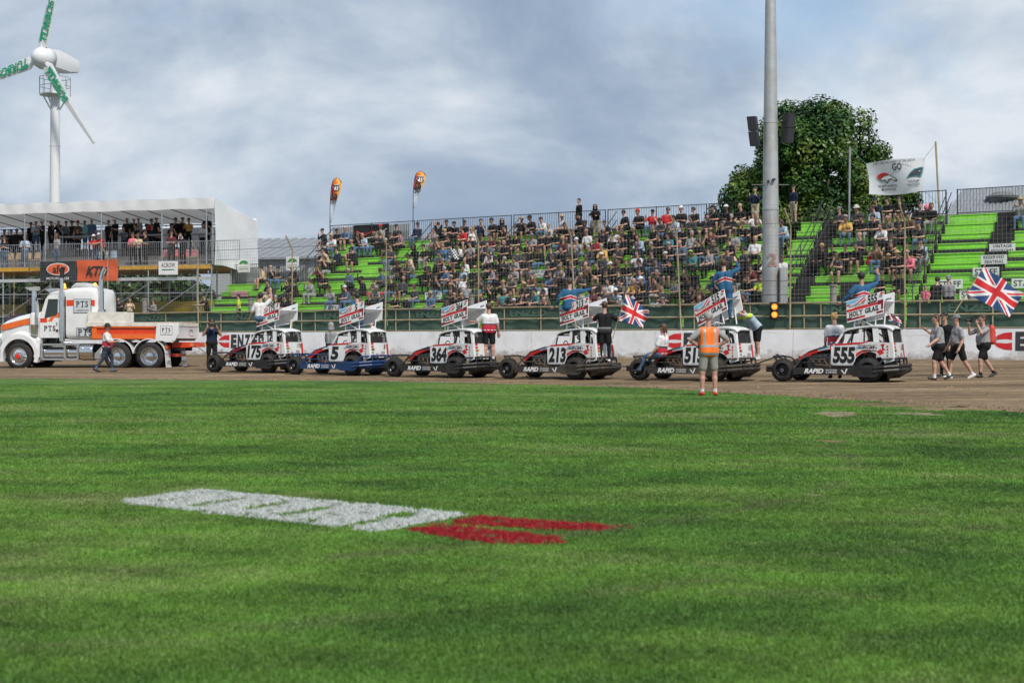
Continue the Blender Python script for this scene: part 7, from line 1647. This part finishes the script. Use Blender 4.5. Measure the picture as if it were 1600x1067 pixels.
PX_ = {**WALK, 'uaL': (.2, -.42, -.9), 'faL': (.1, -.85, -.55), 'uaR': (-.15, .35, -.95), 'faR': (-.1, -.1, -1), 'torso': (0, -.06, 1), 'head': (0, .05)}
actor('walker_front', 1466, 37.6, 594, -math.pi/2+.15, PX_, 'x', 's', 'N', 'first of three walkers in grey tee shirts, bareheaded, arm stretched forward', 0, shoe=nav, z=.115)
PX_ = {**WALK2, 'uaL': (.15, .18, -1), 'faL': (.05, -.45, -.9), 'uaR': (-.15, -.2, -1), 'faR': (-.1, -.5, -.8), 'torso': (0, -.04, 1), 'head': (-.1, .05), 'girth': 1.15}
actor('walker_middle', 1497, 38.2, 592, -math.pi/2+.1, PX_, 'x', 's', 'G', 'middle walker in grey tee shirt and grey cap with white shoes', 0, shoe=whs, z=.12)
PX_ = {**WALK, 'uaL': (.35, -.75, -.35), 'faL': (-.35, -.25, .95), 'uaR': (-.35, -.75, -.4), 'faR': (.3, -.3, .95), 'torso': (0, -.02, 1), 'head': (0, 0)}
o3 = actor('walker_camera', 1537, 38.9, 588, -math.pi/2+.2, PX_, 'x', 's', 'N', 'photographer in grey tee shirt walking with red backpack and raised camera', 0, shoe=nav, z=.14)
o3.material_slots[6].material = cloth('k')
mwp = lambda o_, v: Vector(o_.location)+Matrix.Rotation(o_.rotation_euler.z, 3, 'Z')@(Vector(v)*o_.scale.x)
def camera_thing(o_, key, lab, lens=.14):
    J = BODY[key][3]; c = (Vector(J['handL'])+Vector(J['handR']))/2+Vector((0, -.02, .05)); t_ = thing('photo_camera', lab, 'camera', mwp(o_, c), o_.rotation_euler.z)
    MB().box(-.07, .07, -.03, .04, -.05, .05).box(-.03, .03, -.03, .03, .05, .075).build('camera_body', black, t_); MB().tube((0, -.03, 0), (0, -.03-lens, 0), .038, 14, .042).build('lens', black, t_, smooth='auto'); return t_
camera_thing(o3, 'walker_camera', 'black camera held to the face by the backpack walker')
bp = thing('backpack', 'red and grey backpack worn by the photographer walking at the right', 'backpack', mwp(o3, (0, .20, 1.20)), o3.rotation_euler.z)
d_, l_, lo_ = None, None, None
me, lb = field_mesh('pack_bag', [((-.07, 0, -.17), (-.07, 0, .17), .11, .09, 0, .04), ((.07, 0, -.17), (.07, 0, .17), .11, .09, 0, .04), ((-.06, .07, -.12), (.06, .07, -.12), .085, .085, 1, .03), ((0, .06, .05), (0, .06, .08), .09, .08, 2, .03)], .014)
for m_ in (mat('pack_red', (.50, .05, .03), .6), mat('pack_grey', (.12, .12, .13), .7), mat('pack_dark_red', (.30, .02, .03), .6)): me.materials.append(m_)
me.polygons.foreach_set('material_index', lb.astype(np.int32)); me.polygons.foreach_set('use_smooth', [True]*len(lb)); link('pack_bag', me, bp)
b = MB()
for s in (1, -1): b.path([(.10*s, -.02, .22), (.12*s, -.14, .27), (.13*s, -.30, .12), (.12*s, -.26, -.08), (.10*s, -.03, -.18)], .018, 6)
b.build('strap', mat('pack_grey', (.12, .12, .13), .7), bp)
PX_ = {**STAND, 'uaL': (.15, -.1, -1), 'faL': (0, -.4, -.9), 'uaR': (-.25, -.6, -.7), 'faR': (-.35, -.8, .5), 'head': (-.2, 0)}
ob = actor('flag_bearer', 1477, 39.6, 580, -.9, PX_, 'k', 'k', 'D', 'dark haired man in black behind the grey walkers, carrying the large flag pole', 0, 'short', 1.02, z=.16)
link('sunglasses', glasses_mesh(), ob).matrix_local = Matrix([[*BODY['flag_bearer'][2][i], BODY['flag_bearer'][1][i]] for i in range(3)]+[[0, 0, 0, 1]])
FLM = [bluep, whitep, redpr]
def union_flag(label, hb, htp, ft, fb, base, phase, amp=.09):
    t_ = thing('union_flag', label, 'flag', base)
    K = lambda b_, nm, m_, sm=False: keep(b_.build(nm, m_, t_, smooth=sm), t_)
    d = (htp-hb).normalized(); K(MB().tube(base, htp+d*.08, .014, 8), 'flag_pole', mat('pole_wood', (.42, .32, .2), .6))
    n_ = (ft-htp).cross(hb-htp).normalized()
    def fn(u_, v_): return (hb*(1-u_)+fb*u_)*(1-v_)+(htp*(1-u_)+ft*u_)*v_+n_*(amp*math.sin(u_*6.5+v_*2+phase)*min(1, u_*3)+.04*math.sin(u_*13+v_*5))
    K(MB().grid(fn, 110, 60, 0, union_jack), 'flag_cloth', FLM, True)
union_flag('large union flag flying from a pole at the right edge over the walkers', pxd(1511, 459, 39.3), pxd(1537, 418, 39.3), pxd(1600, 459, 39.1), pxd(1578, 496, 39.1), pxd(1491, 490, 39.4), .5)
PX_ = {**STAND, 'uaL': (.55, -.55, -.45), 'faL': (.2, -.9, .35), 'uaR': (-.75, -.15, -.55), 'faR': (-.85, -.25, .15), 'head': (.45, 0), 'girth': 1.08}
of = actor('bumper_flag', 945, 40.7, 567, math.pi-.15, PX_, 'k', 'k', 'N', 'man in black standing on the rear bumper of car 213 holding a flag', 0, 'short', .98, shoe=whs, z=.56)
garment(of, 'bumper_flag', PX_, 'tied_jacket', [mat('grey_belt_cloth', (.2, .2, .21), .8), cloth('d')], lambda L3, lab: (L3[:, 2] < .05).astype(int), .02, -.28, .016, False, .10)
hr_ = mwp(of, BODY['bumper_flag'][3]['handR']); union_flag('smaller drooping union flag held by the man on the bumper of car 213', pxd(966.5, 501, 40.3), pxd(978, 460, 40.3), pxd(1015, 487, 40.2), pxd(1004, 512, 40.2), pxd(957, 530, 40.5), 2.0, .06)
# crew in white and red printed shirts
shw, shr, shk = mat('crew_shirt_white', (.62, .62, .64), .85, bump=.2), mat('crew_shirt_red', (.42, .02, .04), .85, bump=.2), mat('crew_shirt_print', (.04, .04, .06), .85)
def crewf(L3, lab):
    x, y, z = L3.T; m_ = np.where(z < .20, 1, 0); m_[(z > .185) & (z < .225)] = 2; m_[(z > .02) & (z < .05) & (np.sin(x*60) > -.3)] = 0; m_[(z > .30) & (z < .32) & (np.abs(x) < .10) & (np.sin(x*90) > -.4)] = 2; m_[lab == 1] = 0; return m_
PX_ = {**STAND, 'uaL': (.55, -.35, -.55), 'faL': (.55, -.75, .1), 'uaR': (-.28, .05, -1), 'faR': (-.12, -.35, -.9), 'head': (.1, 0), 'girth': 1.12}
oc = actor('bumper_crew', 764, 43.2, 565, math.pi+.1, PX_, 'w', 's', 'N', 'crew man in white and red shirt and black shorts standing behind car 364', 3, shoe=nav, z=.55); garment(oc, 'bumper_crew', PX_, 'crew_shirt', [shw, shr, shk], crewf)
PX_ = {**WALK, 'uaL': (.15, .3, -1), 'faL': (.1, -.2, -1), 'uaR': (-.25, -.35, -.85), 'faR': (-.2, -.9, .05), 'head': (0, .05)}
ot = actor('truck_walker', 167, 49.8, 583, math.pi/2+.15, PX_, 'w', 'j', 'K', 'man in black brimmed hat and white and red shirt walking beside the truck', 3, z=.05, sc_=.99); garment(ot, 'truck_walker', PX_, 'crew_shirt', [shw, shr, shk], crewf)
for i in (3, 4): ot.material_slots[i].material = mat('dark_denim', (.03, .045, .07), .85)
bg_ = thing('shoulder_bag', 'black bag on the hip of the man walking beside the truck', 'bag', mwp(ot, (.22, .06, .92))); MB().box(-.06, .06, -.12, .12, -.12, .12).path([(0, -.1, .1), (-.12, -.08, .45), (-.12, .1, .45), (0, .1, .1)], .012, 5).build('bag_body', black, bg_)
PX_ = {**STAND, **both((.42, -.6, -.6), (-.5, -.35, 1)), 'head': (0, -.02)}
op = actor('photographer', 331, 50.2, 577, .25, PX_, 'n', 'k', 'D', 'photographer in navy shirt and black trousers standing in front of the red wall logo', 1, z=.19); camera_thing(op, 'photographer', 'black camera held up by the photographer in front of the wall logo', .1)
PX_ = {**SIT, 'pz': .0, 'thL': (.12, -1, -.15), 'thR': (-.12, -1, -.2), 'shL': (0, -.5, -1), 'shR': (0, -.2, -1), 'uaL': (.2, -.2, -1), 'faL': (0, -.7, -.7), 'uaR': (-.2, -.1, -1), 'faR': (0, -.6, -.8), 'torso': (0, .12, 1)}
ow = actor('car_sitter', 1033, 39.5, 555, -math.pi/2-.6, PX_, 'w', 'j', 'L', 'woman with long brown hair sitting on the front of car 515', 0, z=.80); garment(ow, 'car_sitter', PX_, 'crew_shirt', [shw, shr, shk], crewf)
PX_ = {**STAND, 'uaL': (.2, -.3, -1), 'faL': (-.1, -.6, -.8), 'uaR': (-.2, -.2, -1), 'faR': (.1, -.6, -.8), 'torso': (0, -.1, 1), 'head': (.4, .1)}
ow = actor('crew_woman', 1305, 38.3, 570, math.pi, PX_, 'w', 'j', 'Y', 'blond woman with hair in a bun standing behind the bonnet of car 555', 0, z=.16, hk='hair_bun'); garment(ow, 'crew_woman', PX_, 'crew_shirt', [shw, shr, shk], crewf)
PX_ = {**STAND, 'uaL': (.3, -.9, .1), 'faL': (0, -.9, .4), 'uaR': (-.3, -.9, .0), 'faR': (0, -.9, .4), 'torso': (0, -.75, .8), 'thL': (.06, -.1, -1), 'thR': (-.06, .1, -1), 'head': (0, -.3)}
ol = actor('leaning_helper', 1183, 40.3, 563, -math.pi/2+.3, PX_, 'l', 's', 'N', 'helper in light blue and yellow shirt leaning into the back of car 515', 0, z=.62, shoe=whs); garment(ol, 'leaning_helper', PX_, 'team_shirt', [cloth('l'), cloth('v')], lambda L3, lab: (L3[:, 2] > .43).astype(int))
actor('hooded_watcher', 517, 47.6, 575, math.pi-.4, {**POSE['t0']}, 'g', 'k', 'H', 'person in a grey hooded top standing beyond the bonnet of car 5', 0, 'long', .88, z=.22)
oh = actor('vest_helper', 588, 47.4, 575, -1.2, {**POSE['t2']}, 'w', 'k', 'N', 'helper in white and hi-vis yellow behind the rear window of car 5', 0, 'short', 1., z=.24); garment(oh, 'vest_helper', POSE['t2'], 'team_shirt', [cloth('w'), cloth('v')], lambda L3, lab: ((L3[:, 2] < .25) & (lab == 0)).astype(int))
# drivers
stripe = lambda L3, lab: np.where(np.abs(L3[:, 2]-.30+np.abs(L3[:, 0])*.3) < .035, 1, np.where(np.abs(L3[:, 2]-.30+np.abs(L3[:, 0])*.3) < .055, 2, 0))
RS = [cloth('q'), mat('suit_red', (.40, .02, .04), .8), cloth('w')]
def suit(o, key, P): 
    garment(o, key, P, 'suit_jacket', RS, stripe, .012)
    for i in (3, 4): o.material_slots[i].material = cloth('q')
SD = {**SIT, 'pz': .12}
PX_ = {**SD, 'uaL': (.55, .0, -.8), 'faL': (.4, -.5, -.7), 'uaR': (-.9, -.15, .12), 'faR': (-.95, -.2, .25), 'torso': (0, .0, 1), 'head': (-.4, -.05)}
o = actor('driver_seated', 890, 41.1, 470, math.pi+.2, PX_, 'q', 'k', 'N', 'driver in blue race suit on the roof sign of car 213 with arm stretched out', 0, 'long', z=2.02); suit(o, 'driver_seated', PX_)
PX_ = {**SD, 'uaL': (.65, .0, -.75), 'faL': (.55, -.4, -.6), 'uaR': (-.5, -.1, .25), 'faR': (-.1, -.2, 1), 'torso': (.05, .0, 1), 'head': (-.2, -.05)}
o = actor('driver_waving', 1348, 37.3, 470, math.pi+.1, PX_, 'q', 'k', 'D', 'driver in blue race suit on the roof sign of car 555 waving one arm', 1, 'long', z=2.0); suit(o, 'driver_waving', PX_)
PX_ = {**STAND, 'uaL': (.5, -.1, -.85), 'faL': (.55, -.35, -.6), 'uaR': (-.55, -.35, .35), 'faR': (.45, -.35, .9), 'torso': (.10, -.06, 1), 'head': (.3, -.05)}
o = actor('driver_standing', 1134, 39.2, 502, math.pi-.35, PX_, 'q', 'k', 'N', 'driver in blue race suit standing on the roof of car 515 with hand to brow', 0, 'long', .99, z=1.67, shoe=mat('dark_boots', (.03, .03, .04), .5)); suit(o, 'driver_standing', PX_)
PX_ = {**SD, 'uaL': (.4, .0, -.9), 'faL': (.3, -.5, -.7), 'uaR': (-.5, -.2, .6), 'faR': (.1, -.1, 1), 'torso': (0, .0, 1)}
actor('driver_white', 407, 48.3, 480, math.pi, PX_, 'w', 'j', 'D', 'man in white shirt behind the roof sign of car 175 with raised hand', 0, z=1.83)
actor('driver_small', 559, 45.8, 480, math.pi+.3, {**POSE['s1']}, 'q', 'j', 'D', 'driver in blue behind the roof sign of car 5', 0, 'long', z=1.75)
for num, top, hd_, lab in (('555', 'r', 'D', 'driver in red inside the rearmost stock car'), ('175', 'k', 'M', 'helmeted driver inside the stock car hitched to the truck'), ('5', 'r', 'M', 'helmeted driver inside the blue stock car'), ('213', 'k', 'M', 'helmeted driver inside the car under the pointing blue suited man')):
    c = CARO[num]; q = mw(c, (-.86, .2, .60)); PX_ = {**SIT, 'pz': .05, **both((.2, -.6, -.7), (-.2, -.9, .1)), 'torso': (0, .15, 1), 'thL': (.1, -1, .15), 'thR': (-.1, -1, .15), 'shL': (0, -.6, -.8), 'shR': (0, -.6, -.8)}
    person('car_driver', q, c.rotation_euler.z+math.pi/2, top, 'k', hd_, lab, 'drivers inside the race cars', 0, 'long', .86, P=PX_, gen=False)
# odds and ends in the stand
for x, j, m_, lab in ((862, 5, cloth('k'), 'black backpack on the seat left of three bare legged spectators'), (1360, 5, cloth('r'), 'red backpack among the spectators below the hanging banner'), (1371, 4, cloth('b'), 'blue bag on the step below the red backpack'), (592, 4, cloth('k'), 'black bag at the feet of the man in shorts near the left handrail'), (985, 9, cloth('k'), 'black folded pushchair by the top railing')):
    b, z = rowp(j); me, lb = field_mesh('bag', [((-.10, 0, .12), (.10, 0, .12), .12, .12, 0, .03), ((-.08, 0, .32), (.08, 0, .32), .09, .09, 0, .04), ((0, -.09, .14), (0, -.09, .2), .07, .06, 0, .02)], .024)
    me.materials.append(m_); me.polygons.foreach_set('use_smooth', [True]*len(me.polygons)); o = link('bag', me, None, ab(a_of(x, b), b, z), (0, 0, FACE)); tag(o, lab, 'bag')
p_ = pxb(1449, 325, rowp(9)[0]); o = MB().lathe((0, 0, 0), z3, [(.17*math.cos(t_)*-1, max(.004, .15*math.sin(t_))) for t_ in np.linspace(0, math.pi, 12)], 16).build('balloon', mat('pink_balloon', (.75, .2, .3), .3), None, True, p_); tag(o, 'pink balloon among the top spectators right of the hanging banner', 'balloon')
def chk(u_, v_): return 1 if (int(u_*8)+int(v_*6)) % 2 else 0
q = pxb(701, 405, rowp(6)[0]-.2); o = MB().grid(lambda u_, v_: q+U*(.62*u_)+z3*(.48*v_+.05*math.sin(u_*5))+NRM*.05*math.sin(u_*7+v_*3), 32, 24, 0, chk).build('checkered_flag', [ink, whitep], None, True); tag(o, 'black and white checkered flag held up in the stand', 'flag')
